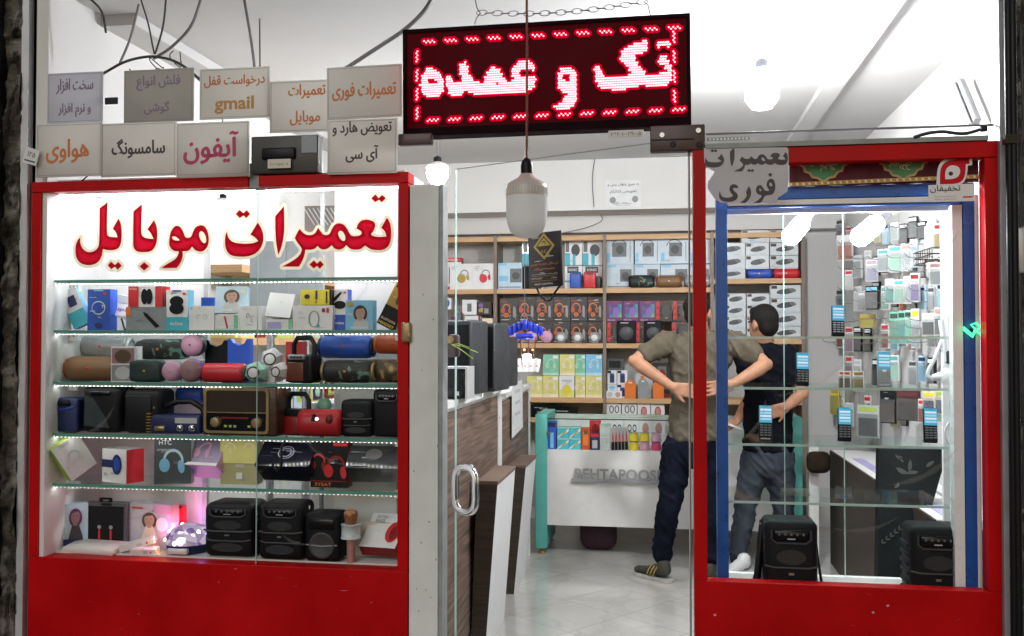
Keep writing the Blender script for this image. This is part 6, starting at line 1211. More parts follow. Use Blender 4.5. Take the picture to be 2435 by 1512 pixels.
# bay with the camera notice
SPK = lambda: [('r', 0, .9, .35, 1, 'sky_blue'), ('r', .50, .25, .98, .78, 'mid_grey'), ('e', .74, .5, .16, .14, 'dark_grey'), ('r', .05, .04, .95, .10, 'grey'), ('r', .05, .3, .4, .5, 'sky_blue')]
goods('speaker_box', 'box', (1183, 624, 1241, 690), 1, 'pale_blue', SPK(), 'pale blue box with grey speaker print beside a black speaker', .12)
o = thing('party_speaker', 'black ribbed party speaker on the rear shelf behind the camera notice', 'speaker', (P(1262, 690, YS + .05).x, YS + .1, ZR[1])); W, H = .16, .185
b_ = MB().rbox((0, 0, H / 2), (W, .13, H), .02, 'black_matt', 3); [b_.rbox((0, 0, H * (.15 + .2 * i)), (W * 1.06, .12, H * .07), .006, 'rubber', 1) for i in range(4)]; b_.build('cabinet', o); MB().rbox((0, -.066, H * .8), (W * .5, .01, H * .12), .004, 'black_gloss').build('control_panel', o); MB().bb((-.012, -.069, H * .45), (.012, -.066, H * .5), 'steel').build('badge', o)
for i, (x0, x1) in enumerate(((1240, 1292), (1342, 1384), (1384, 1432))):
    for k in (0, 1):
        goods('speaker_box', 'box', (x0, 572 if k else 632, x1, 631 if k else 690), 1, 'card', [('r', .0, .0, .3, .5, 'cyan'), ('e', .62, .62, .25, .24, 'dark_grey'), ('r', .45, .0, .62, .45, 'cyan'), ('r', .05, .55, .25, .98, 'mid_grey')] if k else [('r', .15, .7, .8, .98, 'dark_grey'), ('t', 'SONIC', .48, .84, .1, 'card', .5), ('r', 0, .3, 1, .38, 'cyan')], ('upper' if k else 'lower') + ' turquoise and white box, ' + ('half covered by the camera notice', 'just past the camera notice', 'next to the brown upright')[i], .10, Y=YS + .12, group='turquoise and white speaker boxes')
for px, c, lab in (((1354, 650, 1381, 690), 'blue', 'little blue speaker standing before turquoise boxes'), ((1387, 650, 1416, 690), 'red', 'little red speaker standing before turquoise boxes'), ((1414, 652, 1428, 682), 'dark_grey', 'little dark grey speaker half behind the red one')):
    cx, _, zb_, W, H = slot(*px, YS + .03); o = thing('mini_speaker', lab, 'speaker', (cx, YS + (.05 if c != 'dark_grey' else .10), ZR[1]), 0, 'little speakers on the top row'); MB().rbox((0, 0, H / 2), (W, .04, H), .012, c, 3).build('cabinet', o); MB().bb((-W * .3, -.0215, H * .82), (W * .3, -.0195, H * .93), 'dark_grey').build('control_panel', o)
HPB = [('hp', .36, .56, .34, 'orange_text', 'rust'), ('e', .34, .28, .15, .09, 'orange_text'), ('e', .34, .28, .10, .06, 'rust'), ('r', .08, .06, .5, .09, 'pale_grey'), ('r', .06, .84, .40, .87, 'rust'), ('p', [(.72, .2), (.86, .15), (.88, .55), (.80, .68), (.72, .6)], 'grey')]
xs6 = [1187, 1232, 1274, 1315, 1356, 1396, 1434]
mat('pack_black', (.022, .020, .022), .3, coat=.4)
for i in range(6): goods('headphone_box', 'box', (xs6[i], 706 if i else 709, xs6[i + 1], 764), 2, 'pack_black', HPB, f'{ORD[i]} black and orange headphone box of upper tier, from the blue lantern side', .07, group='black and orange headphone boxes', zz=P(1300, 764, YS + .02).z)
for i, (x0, x1) in enumerate(((1187, 1232), (1232, 1273), (1273, 1314), (1314, 1355), (1355, 1396), (1396, 1434))): goods('headphone_box', 'box', (x0, 764, x1, 815), 2, 'pack_black', HPB, f'{ORD[i]} black and orange headphone box of lower tier, from the blue lantern side', .07, group='black and orange headphone boxes', zz=None)
for i, x in enumerate((1333, 1373, 1413)):
    p_ = P(x, 815, YS); o = thing('gem_speaker', ('first', 'second', 'third')[i] + ' silver white gem speaker along the rear shelf from the blue lantern', 'speaker', (p_.x, YS + .012, ZR[2]), 0, 'silver white gem speakers'); Mx = Matrix.Translation((0, 0, .044)) @ rotm(R(90)); MB().lathe([(.03, -.01), (.052, .0), (.046, .012), (.03, .02)], 'silver', 6, Mx, False).build('faceted_body', o); MB().lathe([(.027, .0202), (.026, .022), (.0, .022)][:2] + [(1e-4, .0225)], 'card', 18, Mx).build('cone', o); MB().lathe([(.030, .0201), (.0275, .0218)], 'mid_grey', 20, Mx, cap=False).build('ring', o)
for i, x in enumerate((1222, 1262, 1299)):
    p_ = P(x, 815, YS); o = tag(MB().lathe([(.03, -.012), (.05, 0), (.045, .012), (1e-4, .018)], 'pink', 20, Matrix.Translation((p_.x, YS + .02, ZR[2] + .05)) @ rotm(R(90))).build('round_speaker'), ('pink round speaker at the start of the rear shelf row below the lantern', 'pink round speaker midway under the blue lantern', 'pink round speaker clear of the blue lantern, next to the silver gem')[i], 'speaker', 'pink round speakers on the rear shelf')
GH = lambda c, c2: [('r', 0, 0, 1, .14, c2), ('hp', .52, .56, .38, c2, c2), ('t', 'S', .36, .42, .22, c), ('r', .62, .80, .95, .95, 'card')]
TOPC = (('jade', 'mint', 1290, 1328, 'green'), ('pale_yellow', 'cream', 1329, 1366, 'yellow'), ('jade', 'mint', 1367, 1392, 'narrow green'), ('sky_blue', 'pale_blue', 1392, 1432, 'pale blue'))
for c, c2, x0, x1, nm in TOPC: goods('headphone_box', 'box', (x0, 842, x1, 893), 3, c, GH(c, c2), f'{nm} headphone box on the upper tier of pastel boxes', .09, group='pastel headphone boxes', zz=P(1350, 893, YS + .02).z)
for i, (x0, x1) in enumerate(((1252, 1290), (1290, 1328), (1329, 1366), (1367, 1392), (1392, 1432))):
    if i == 2: goods('headphone_box', 'box', (x0, 893, x1, 946), 3, 'card', [('r', 0, 0, 1, .35, 'pale_yellow'), ('t', 'WIRELESS', .5, .78, .09, 'grey', .7), ('e', .5, .35, .3, .25, 'yellow'), ('p', [(0, .3), (.5, .6), (.2, .2)], 'pale_yellow')], 'white and lemon headphone box between yellow boxes', .09, group='pastel headphone boxes')
    else: goods('headphone_box', 'box', (x0, 893, x1, 946), 3, 'pale_yellow', GH('pale_yellow', 'cream'), ('yellow headphone box at the start of the lower tier under white hang tags', 'yellow headphone box of the lower tier below the green one', '', 'narrow yellow headphone box of the lower tier', 'yellow headphone box of the lower tier against the brown upright')[i], .09, group='pastel headphone boxes')
for i, x in enumerate((1216, 1232, 1248, 1262, 1276)):
    p_ = P(x, 868, 2.9 + .02 * i); mb = MB().bb((-.022, 0, -.045), (.022, .002, .045), 'card'); mb.bb((-.004, -.0006, -.012), (.004, -.0002, -.002), 'red'); o = mb.build('hang_tag'); o.location = p_; o.rotation_euler = (0, R(-8 + 5 * i), R(-5)); tag(o, ORD[i] + ' small white hang tag hanging below the blue lantern, counted from the counter', 'tag', 'white hang tags')
for i, (x0, x1, y0) in enumerate(((1262, 1330, 962), (1300, 1372, 970))): goods('flat_box', 'box', (x0, y0, x1, 990), 4, 'black_gloss', [('r', .2, .3, .8, .5, 'mid_grey'), ('t', 'SOUND', .5, .7, .14, 'pale_grey', .4)], ('black flat box with grey writing low on the shelving', 'black flat box overlapping it toward the brown upright')[i], .12, Y=YS + .02 - .03 * i)
# bay behind the standing man
for i, (x0, x1) in enumerate(((1441, 1507), (1508, 1570), (1570, 1640), (1640, 1690))):
    for k in (0, 1):
        it = [('r', .22 if i == 0 else .3, .30, .74, .86, 'mid_grey'), ('e', .5, .58, .14, .18, 'dark_grey'), ('a', .48, .6, .30, .40, .03, 20, 160, 'dark_grey'), ('r', .86, .1, .89, .9, 'grey'), ('r', .02, .1, .14, .45, 'sky_blue')] if k else [('r', .50, .28, .92, .80, 'mid_grey'), ('e', .70, .5, .14, .18, 'dark_grey'), ('r', .04, .88, .36, .98, 'sky_blue'), ('r', .04, .04, .9, .10, 'grey')]
        goods('speaker_box', 'box', (x0, 568 if k else 628, x1, 628 if k else 690), 1, mat('ice_card', (.52, .60, .68), .4), it, f'pale icy speaker box, {("upper", "lower")[1 - k]} of the {ORD[i]} stack past the brown upright', .16, group='pale icy speaker boxes', Y=YS + .06, zz=(P(1500, 628, YS + .06).z if k else None))
tube_speaker((1494, 655, 1556, 686), YS - .01, 'camo_green', 'camouflage tube speaker before the icy boxes', z=ZR[1], badge='orange', group='tube speakers on the rear shelf'); tube_speaker((1561, 656, 1622, 686), YS - .01, 'bronze', 'golden brown tube speaker before the icy boxes', 'rust', z=ZR[1], badge='cream', group='tube speakers on the rear shelf'); tube_speaker((1628, 656, 1692, 686), YS - .01, 'silver', 'champagne silver tube speaker partly behind the red window stile', 'silver', z=ZR[1], badge=None, group='tube speakers on the rear shelf')
def rainbow():
    m = bpy.data.materials.new('rainbow'); m.use_nodes = True; _M['rainbow'] = m; n = m.node_tree.nodes; l = m.node_tree.links; b = n['Principled BSDF']
    tc = n.new('ShaderNodeTexCoord'); no = n.new('ShaderNodeTexNoise'); no.inputs['Scale'].default_value = 9; l.new(tc.outputs['Object'], no.inputs[0]); rp = n.new('ShaderNodeValToRGB'); e = rp.color_ramp.elements
    e[0].position = .35; e[0].color = (.10, .03, .16, 1); e[1].position = .68; e[1].color = (.45, .40, .05, 1); q = e.new(.47); q.color = (.05, .20, .35, 1); q = e.new(.56); q.color = (.10, .38, .14, 1); l.new(no.outputs['Fac'], rp.inputs[0]); l.new(rp.outputs[0], b.inputs['Base Color']); b.inputs['Roughness'].default_value = .4
rainbow()
for i in range(3): goods('speaker_box', 'box', (1441 + i * 39, 715, 1480 + i * 39, 764), 2, 'purple', [('r', .2, .2, .95, .85, 'rainbow'), ('e', .6, .45, .2, .25, 'violet'), ('t', 'dance', .3, .08, .11, 'pink', .46), ('e', .45, .93, .06, .05, 'red')], f'{ORD[i]} rainbow printed dark box, counted from the brown upright', .08, group='rainbow printed boxes', zz=P(1500, 764, YS + .02).z)
for i, (x0, x1, y0, y1) in enumerate(((1558, 1598, 714, 764), (1599, 1640, 714, 764), (1441, 1480, 764, 818), (1510, 1550, 764, 818), (1596, 1640, 764, 818))):
    goods('speaker_box', 'box', (x0, y0, x1, y1), 2, 'pack_black', [('r', .04, .08, .24, .96, 'red'), ('r', .09, .3, .18, .36, 'black'), ('r', .09, .62, .18, .68, 'black'), ('e', .64, .5, .26, .32, 'dark_grey'), ('e', .6, .93, .05, .04, 'red')], ('black box with red side lettering, upper tier beside the rainbow boxes', 'black box with red side lettering, upper tier by the man', 'black box with red side lettering, lower tier against the brown upright', 'black box with red side lettering between two black speakers', 'black box with red side lettering below, touching the man')[i], .08, group='black boxes with red side lettering', zz=P(1500, 764, YS + .02).z if y1 == 764 else None)
for px, lab in (((1466, 766, 1512, 820), 'black square speaker standing before the lower boxes, nearer the brown upright'), ((1531, 766, 1574, 820), 'black square speaker standing before the lower boxes, nearer the man')):
    cx, _, zb_, W, H = slot(*px, YS - .0); o = thing('square_speaker', lab, 'speaker', (cx, YS + .012, ZR[2])); MB().rbox((0, 0, H / 2), (W, .05, H), .012, 'black_matt', 3).build('cabinet', o); MB().lathe([(W * .36, 0), (W * .34, .003), (1e-4, .001)], 'dark_grey', 20, Matrix.Translation((0, -.0255, H * .45)) @ rotm(R(90))).build('speaker_grille', o); MB().bb((-W * .3, -.027, H * .88), (W * .1, -.0252, H * .92), 'pale_grey').build('control_panel', o)
for i, (x0, x1, y0, y1) in enumerate(((1443, 1466, 880, 914), (1467, 1492, 880, 914), (1467, 1492, 914, 946))): goods('speaker_box', 'box', (x0, y0, x1, y1), 3, 'card', [('r', .28, .12, .75, .72, 'navy'), ('e', .5, .72, .24, .08, 'blue'), ('r', .02, .8, .4, .98, 'dark_brown')], ('white box with navy cylinder print against the upright', 'white box with navy cylinder print, second of the tier', 'white box with navy cylinder print below the others')[i], .07, group='white boxes with navy cylinder print', zz=P(1460, y1, YS + .02).z if y1 < 940 else None)
goods('speaker_box', 'box', (1443, 852, 1484, 872), 3, 'dark_grey', [('r', .1, .2, .8, .8, 'black')], 'dark tube box lying on the white boxes', .07, zz=P(1460, 880, YS + .02).z); goods('speaker_box', 'box', (1443, 914, 1466, 928), 3, 'card', [('e', .5, .5, .35, .4, 'sky_blue')], 'white box with pale blue disc', .07, zz=P(1460, 929, YS + .02).z); goods('speaker_box', 'box', (1440, 929, 1479, 946), 3, 'card', [('e', .25, .5, .16, .36, 'pale_grey'), ('e', .75, .5, .16, .36, 'rose')], 'white box with grey and rose discs at the shelf front', .07, Y=YS)
for px, c, lab in (((1485, 904, 1511, 946), 'orange', 'orange chamfered power bank nearest the brown upright'), ((1516, 900, 1541, 946), 'grey', 'grey chamfered power bank between orange ones'), ((1552, 904, 1578, 946), 'orange', 'orange chamfered power bank beside the man')):
    cx, _, zb_, W, H = slot(*px, YS); o = thing('power_bank', lab, 'power bank', (cx, YS + .004, ZR[3]), 0, 'chamfered power banks'); MB().flat([[(-W / 2, 0), (W / 2, 0), (W / 2, H * .82), (W * .28, H), (-W * .28, H), (-W / 2, H * .82)]], c, None, .035).build('body', o); MB().bb((-W * .14, -.002, H * .86), (W * .14, -.0003, H * .92), 'card').build('display', o)
goods('speaker_box', 'box', (1510, 888, 1552, 946), 3, 'pale_grey', [('e', .4, .85, .12, .08, 'orange'), ('r', .3, .2, .7, .7, 'card')], 'clear grey pack behind the power banks', .05, Y=YS + .1); goods('speaker_box', 'box', (1548, 862, 1600, 946), 3, 'pack_black', [('r', .3, .5, .7, .9, 'mid_grey'), ('e', .5, .7, .15, .12, 'dark_red'), ('r', 0, 0, 1, .1, 'dark_red')], 'dark pack with grey window behind the orange power bank', .05, Y=YS + .12)
for i, (x0, x1, c, lab) in enumerate(((1441, 1476, 'ink', 'white box with two black rings low on the shelving by the upright'), (1478, 1514, 'ink', 'white box with two black rings, second one'), (1515, 1546, 'red', 'white box with red ring low on the shelving'), (1547, 1580, 'red', 'white box with red ring nearest the man'))):
    goods('ring_box', 'box', (x0, 958, x1, 988), 4, 'card', [('a', .35, .6, .16, .26, .06, 0, 360, c), ('a', .72, .6, .16, .26, .06, 0, 360, c)] if c == 'ink' else [('e', .5, .45, .24, .34, 'rose'), ('a', .5, .45, .24, .34, .06, 0, 360, 'red')], lab, .08, group='ring printed white boxes')
    small('ring_box', x0 + 2, x1 + 2, 1003, 'card', [('a', .35, .62, .14, .14, .05, 0, 360, c), ('a', .7, .62, .14, .14, .05, 0, 360, c)] if c == 'ink' else [('e', .5, .6, .26, .22, 'rose')], 'second tier: ' + lab.replace('low on the shelving', 'behind the counter glass'), .04, None, .34, 'ring printed white boxes under glass')
# bay seen through the showcase
CYL = [('p', ell(.52, .52, .34, .20, .42, 18), 'dark_grey'), ('p', ell(.74, .62, .10, .16, .42, 12), 'mid_grey'), ('r', .03, .72, .22, .95, 'dark_brown'), ('r', .55, .08, .92, .12, 'pale_grey'), ('p', [(.2, .12), (.6, .22), (.5, .06)], 'pale_blue')]
mat('cyl_card', (.60, .63, .66), .4)
zt_b = P(1800, 663, YS + .02).z
G3 = 'white boxes with dark cylinder print'
k3 = 0
for r_, (y0, y1, cols) in enumerate(((547, 577, ((1761, 1829), (1830, 1898))), (577, 607, ((1703, 1772), (1773, 1829), (1830, 1898))), (607, 639, ((1703, 1772), (1773, 1829), (1830, 1898))), (639, 663, ((1703, 1772),)))):
    for c_, (x0, x1) in enumerate(cols):
        goods('speaker_box', 'box', (x0, y0, x1, y1), 1, 'cyl_card', CYL, f'dark cylinder printed white box, {ORD[r_]} tier down, {("by the blue post", "middle of tier", "by the brown upright")[c_ + 3 - len(cols)] if len(cols) > 1 else "by the blue post"}', .09, group=G3, zz=P(1800, y1, YS + .02).z)
tube_speaker((1774, 640, 1838, 664), YS - .0, 'blue', 'blue tube speaker lying end to end with a red one', 'navy', z=zt_b, badge='cream', group='tube speakers beyond the showcase'); tube_speaker((1838, 640, 1903, 664), YS - .0, 'red', 'red tube speaker lying end to end with a blue one', 'dark_red', z=zt_b, badge='cream', group='tube speakers beyond the showcase')
for c_, (x0, x1, ys) in enumerate(((1722, 1773, (697, 725, 752, 780, 806)), (1775, 1830, (697, 725, 752, 780, 806)), (1831, 1904, (677, 709, 742, 776, 806)))):
    for r_ in range(4): goods('speaker_box', 'box', (x0, ys[r_], x1, ys[r_ + 1]), 2, 'cyl_card', CYL, f'dark cylinder printed box below the board, {ORD[r_]} in the ' + ('stack by the blue post', 'middle stack', 'stack by the brown upright')[c_], .09, group=G3, zz=P(1800, ys[r_ + 1], YS + .02).z)
# rear notice
cx, _, zb_, W, H = slot(1440, 428, 1523, 492, 3.995); o = thing('paper_notice', 'white printed notice stuck on the rear wall beam', 'notice', (cx, 3.996, zb_)); mb = MB().bb((-W / 2, 0, 0), (W / 2, .002, H), 'paper')
art(mb, W, H, 0, [('t', 'به هیچ عنوان پس و', .5, .82, .14, 'ink', .9), ('t', 'تعویض نداریم', .5, .56, .14, 'ink', .76), ('e', .20, .26, .09, .12, 'grey'), ('e', .84, .28, .09, .12, 'grey'), ('t', 'با تشکر مدیریت فروشگاه', .5, .07, .06, 'grey', .42)]); mb.build('sheet', o)
wire([(1420, 350), (1408, 420), (1412, 492)], 3.99, .003, 'cable_grey', 'thin crack-like wire running down the rear beam by the notice', nm='wire')
wire([(1423, 505), (1430, 525), (1380, 545), (1300, 560)], 4.28, .003, 'cable_grey', 'thin wire drooping along the rear wall ledge', nm='wire')

# blue pendant lantern
pL = P(1247, 782, 1.1); o = thing('blue_lantern', 'blue plastic lantern cluster with white bulb hanging inside the doorway', 'lantern', tuple(pL)); sc1 = (P(1290, 782, 1.1).x - P(1205, 782, 1.1).x); mb = MB(); rq = random.Random(5)
for i in range(7):
    u = -.42 + .14 * i; mb.rbox((u * sc1, .01 * abs(i - 3), .02 - .010 * abs(i - 3) * .6), (sc1 * .15, .03, sc1 * .26), .008, mat('lantern_blue', (.01, .045, .62), .25, coat=.5), 2, rotm(0, R((i - 3) * 3)))
mb.rbox((0, .0, -.035), (sc1 * .5, .03, sc1 * .16), .01, 'lantern_blue', 2); mb.build('shade', o)
mb = MB(); [mb.tube([((-.4 + .16 * i) * sc1, 0, .045), ((-.42 + .16 * i) * sc1, 0, .06), ((-.39 + .16 * i) * sc1, -.005, .068)], .002, 'steel', 5) for i in range(6)]; mb.build('hook', o)
mb = MB(); [mb.cyl((u, 0, -.04), (u * .8, 0, -.13), .003, 'cable_red', 6) for u in (-.02, .02, .055)]; mb.build('hanger_rod', o); MB().lathe([(.016, 0), (.02, .01), (.02, .03), (.012, .036)], 'strip_white', 16, Matrix.Translation((.012, 0, -.155))).build('bulb', o); MB().ball((0.0, -.01, -.10), .006, 'warm_dot').ball((.04, -.01, -.1), .005, 'warm_dot').build('indicator', o); MB().cyl((0, 0, .03), (0, 0, ZC - pL.z - .001), .0018, 'cable_grey', 6).build('cord', o)

# ------------------------------------------------------------------ side wall with hooks and hanging packs
XH = XR - .02
def wallpx(x, y, off=.06): return PX(x, y, XR - off)
sw = thing('slat_panel', 'white wall panelling with brown joints carrying wire hooks', 'wall panel', (XR - .004, 1.0, 1.0))
for k in range(6):
    ya = .75 + k * .6; MB().bb((-.012, ya - 1.0, -.45), (.0, ya + .597 - 1.0, 1.25), mat('panel_white', (.60, .60, .59), .5, var=.03)).build('panel_board', sw); MB().bb((-.0125, ya + .5975 - 1.0, -.45), (-.002, ya + .5998 - 1.0, 1.25), 'brown').build('joint', sw)
rh = random.Random(21); hooks = []
hp_ = [(x + rh.uniform(-8, 8), y + rh.uniform(-5, 5)) for y in (540, 580, 610, 640, 690, 715, 760, 780, 815, 870, 900) for x in (1990, 2030, 2075, 2120, 2165, 2215)]
for i, (x, y) in enumerate(hp_[:54]):
    q = wallpx(x, y, .03); mb = MB().tube([(0, 0, 0), (-.09, 0, -.006), (-.13, 0, .0), (-.145, 0, .018)], .0024, 'cable_grey', 6); o = mb.build('wire_hook'); o.location = (XR - .016, q.y, q.z); tag(o, 'plain grey wire hook on the white side wall panelling', 'hook', 'wire hooks on the side wall')
def pack(px, label, cols, off=.10, rz=-38, cat='pack', clear=True, group='packs hanging on the side wall'):
    x0, y0, x1, y1 = px; c = PX((x0 + x1) / 2, y1, XR - off); sc = (PX((x0 + x1) / 2, y0, XR - off).z - c.z); k = sc / (y1 - y0); W, H = (x1 - x0) * k * 1.02, sc
    o = thing('hanging_pack', label, cat, tuple(c), R(rz), group); Wd = W / math.cos(R(rz + 22))
    mb = boxmesh(Wd, .016, H * .96, cols[0], [('r', .06, .05, .94, .60, cols[1]), ('r', .08, .80, .92, .94, cols[2])]); mb.build('card', o)
    if clear: MB().bb((-Wd * .46, -.022, H * .03), (Wd * .46, -.011, H * .70), 'clear_plastic').build('blister', o)
    MB().bb((-.004, -.001, H * .961), (.004, .001, H * 1.0), 'dark_grey').build('hang_eye', o)
    return o
PK = [((2088, 590, 2113, 646), 'white and teal blister pack at the start of the upper hanging row', ('card', 'pale_grey', 'teal')), ((2114, 581, 2144, 646), 'broad white and teal blister pack in the upper hanging row', ('card', 'mint', 'teal')), ((2144, 576, 2167, 645), 'white pack with pink tail in the upper hanging row', ('card', 'pale_grey', 'rose')), ((2166, 566, 2182, 636), 'slim pale blue pack ending the upper hanging row', ('pale_blue', 'pale_grey', 'card')),
      ((2060, 615, 2087, 670), 'white pack with lilac tint beneath the glowing bulb', ('card', 'lilac', 'pink')), ((1990, 556, 2028, 620), 'orange red and white pack hanging under the tube bulb', ('card', 'rust', 'card')), ((2010, 640, 2028, 690), 'red striped white pack below the orange red pack', ('card', 'card', 'red')),
      ((2106, 660, 2126, 722), 'teal white pack starting the second hanging row', ('card', 'teal', 'card')), ((2127, 662, 2150, 722), 'mint white pack in the second hanging row', ('card', 'mint', 'teal')), ((2150, 654, 2166, 722), 'narrow white pack in the second hanging row', ('card', 'pale_grey', 'card')), ((2166, 646, 2186, 718), 'white pack with dark red label ending the second row', ('card', 'violet', 'dark_red')),
      ((2059, 677, 2089, 736), 'black phone pack with bright blue top', ('black', 'black_gloss', 'sky_blue')), ((2042, 690, 2058, 738), 'silver slim pack beside the black phone pack', ('pale_grey', 'grey', 'card')), ((2045, 746, 2080, 780), 'deep yellow cable pack', ('mustard', 'yellow', 'mustard')),
      ((2117, 738, 2137, 818), 'tall jade green pack, first of three', ('jade', 'jade', 'dark_green')), ((2137, 736, 2153, 818), 'tall jade green pack, middle of three', ('jade', 'teal', 'dark_green')), ((2153, 734, 2168, 818), 'tall jade green pack, last of three', ('mint', 'jade', 'dark_green')), ((2168, 730, 2186, 828), 'long white pack with small yellow corner', ('card', 'pale_grey', 'yellow')),
      ((2194, 742, 2222, 798), 'cream bag with black contents by the lamp arm', ('offwhite', 'dark_grey', 'cream')), ((2224, 728, 2246, 798), 'rosy white bag with black contents, middle of three', ('offwhite', 'dark_grey', 'rose')), ((2248, 720, 2268, 796), 'rosy white bag with dark contents behind the pale frame', ('offwhite', 'black', 'rose')),
      ((2200, 536, 2222, 596), 'pale clear bag hanging near the amber pack', ('offwhite', 'pale_grey', 'card')), ((2222, 528, 2250, 594), 'amber and black pack high by the pale frame', ('card', 'mustard', 'dark_red')), ((2250, 516, 2270, 590), 'white bag high against the pale frame', ('card', 'card', 'rust')), ((2212, 622, 2244, 678), 'grey and red bag below the wire basket', ('offwhite', 'grey', 'mauve')), ((2244, 612, 2268, 670), 'straw yellow pack below the wire basket', ('cream', 'pale_yellow', 'cream')),
      ((2094, 925, 2130, 1006), 'black tool pack below the two lettered phones', ('black', 'dark_brown', 'black')), ((2134, 925, 2186, 1000), 'dark pack with maroon spine standing slanted', ('dark_brown', 'black', 'maroon')), ((2196, 928, 2222, 985), 'blue and yellow bag, first of the row', ('cream', 'navy', 'yellow')), ((2226, 926, 2248, 985), 'blue and yellow bag, second of the row', ('cream', 'navy', 'lime')), ((2248, 930, 2268, 992), 'blue and yellow bag, third of the row', ('cream', 'blue', 'yellow')), ((2040, 960, 2090, 1040), 'grey blue clear bag of cables', ('pale_grey', 'mid_grey', 'lime')), ((1975, 920, 1996, 985), 'bright yellow fish shaped tag pack', ('yellow', 'yellow', 'mustard')), ((1995, 880, 2024, 925), 'brown copper pack hanging low', ('offwhite', 'brown', 'rust')), ((2030, 880, 2055, 930), 'brass coloured pack hanging low', ('offwhite', 'mustard', 'gold'))]
for px, lab, cols in PK: pack(px, lab, cols)
rk = random.Random(77); CN = (('teal tinted', ('card', 'mint', 'teal')), ('pearl white', ('card', 'card', 'pale_grey')), ('pale pink', ('card', 'pink', 'red')), ('smoky grey', ('pale_grey', 'grey', 'dark_grey')), ('white and red', ('card', 'rust', 'red')), ('sky blue', ('pale_blue', 'sky_blue', 'navy')), ('black', ('black', 'dark_grey', 'card')), ('straw yellow', ('cream', 'pale_yellow', 'mustard')))
for r_, (y0, y1) in enumerate(((520, 575), (598, 655), (672, 738), (760, 830), (846, 912), (940, 1010))):
    for i, x in enumerate((1975, 1998, 2020, 2040, 2064, 2084, 2106, 2128, 2150, 2172, 2194, 2216, 2240)):
        if rk.random() < .18: continue
        nm, cols = CN[rk.randrange(8)]; dy = rk.uniform(-8, 8); wd = rk.uniform(7, 10)
        pack((x - wd, y0 + dy + rk.uniform(0, 12), x + wd, y1 + dy), f'{nm} pack near the wall panel, {ORD[r_]} row down, {ORD[i]} hook from rear shelving', cols, rk.uniform(.035, .06), rk.uniform(-62, -40))
bk = thing('wire_basket', 'brown wire basket on the side wall below the amber pack', 'basket', tuple(wallpx(2235, 610, .10))); mb = MB()
for z in (-.03, 0, .03): mb.tube([(-.08, -.16, z), (.08, -.16, z), (.08, .16, z), (-.08, .16, z)], .0025, 'dark_brown', 5, True)
for i in range(9): mb.tube([(-.08, -.16 + .04 * i, .03), (-.08, -.16 + .04 * i, -.03)], .0018, 'dark_brown', 5)
mb.build('basket_wire', bk)
# desk lamp on the frame
pl = P(2215, 880, .42); o = thing('arm_lamp', 'white arm lamp with globe bulb fixed on the showcase frame', 'lamp', tuple(pl)); v = lambda x, y: P(x, y, .42) - pl
MB().tube([v(2250, 870), v(2242, 800), v(2236, 760)], .010, 'white', 10).build('upright', o); MB().tube([v(2240, 806), v(2225, 846), v(2207, 880), v(2204, 893), v(2216, 900)], .0075, 'white', 10).build('arm', o); MB().tube([v(2216, 898), v(2232, 896)], [.012, .018], 'card', 14).build('socket', o); MB().ball(v(2254, 896), (.035, .034, .034), 'opal').build('globe', o)
MB().tube([v(2250, 850), v(2225, 815), v(2205, 845), v(2202, 880), v(2214, 895)], .0012, 'cable_grey', 5).build('wire', o); MB().rbox(v(2252, 850), (.02, .02, .05), .004, 'dark_grey').build('clamp', o)
o = tag(MB().tube([P(2268 + 22 * math.cos(t) * (1 - .0), 1030 + 30 * math.sin(t), .45 + .002 * t) for t in [i * .45 for i in range(44)]], .004, 'card', 6).build('cable_coil'), 'coiled white cable hanging by the pale showcase frame', 'cable')
# side desk, chair and floor things
dk = thing('side_desk', 'dark wooden desk with white top along the side wall', 'desk', (1.105, .75, 0)); MB().bb((.012, 0, .712), (XR - 1.105 - .006, 2.45, .75), 'counter_white').build('top', dk); MB().bb((.0, 0, .0), (.0115, 2.45, .75), 'dark_oak').build('front_panel', dk); MB().bb((.0125, .0, .0), (XR - 1.105 - .006, .02, .711), 'dark_oak').build('end_panel', dk); MB().bb((.06, .1, .7505), (.12, 2.0, .753), 'lilac').bb((.2, .1, .7505), (.22, 2.0, .753), 'grey').build('inlay', dk)
xk = 1900
o = thing('shop_pillar', 'slim pale pillar strip beside the teal counter end', 'post', (P(1935, 1200, 3.0).x, 3.0, 0)); MB().bb((-.03, 0, 0), (.03, .04, .8), 'offwhite').build('post', o); MB().rbox((.02, -.06, .70), (.15, .09, .14), .045, mat('bag_brown', (.018, .013, .008), .9, var=.5, spec=.1), 3).build('hung_bag', o)
ch_ = thing('office_chair', 'dark chair with faded floral print leaning before the desk', 'chair', (0, 0, 0)); Yq = .95
q = [P(x, y, Yq + d) for x, y, d in ((2090, 1068, .25), (2254, 1068, .25), (2205, 1240, .1), (2195, 1380, 0), (2086, 1380, 0))]
mb = MB(); cen = sum(q, Vector()) / 5; vs = [tuple(v) for v in q] + [tuple(v + Vector((0, .07, 0))) for v in q]; mb.add(vs, [(4, 3, 2, 1, 0), (5, 6, 7, 8, 9)] + [(i, (i + 1) % 5, (i + 1) % 5 + 5, i + 5) for i in range(5)], mat('chair_cloth', (.006, .008, .008), .6, var=.5, scale=7, spec=.1)); mb.build('back_rest', ch_)
mb = MB(); rf = random.Random(9); nrm = (q[1] - q[0]).cross(q[3] - q[0]).normalized(); nrm = nrm if nrm.y < 0 else -nrm
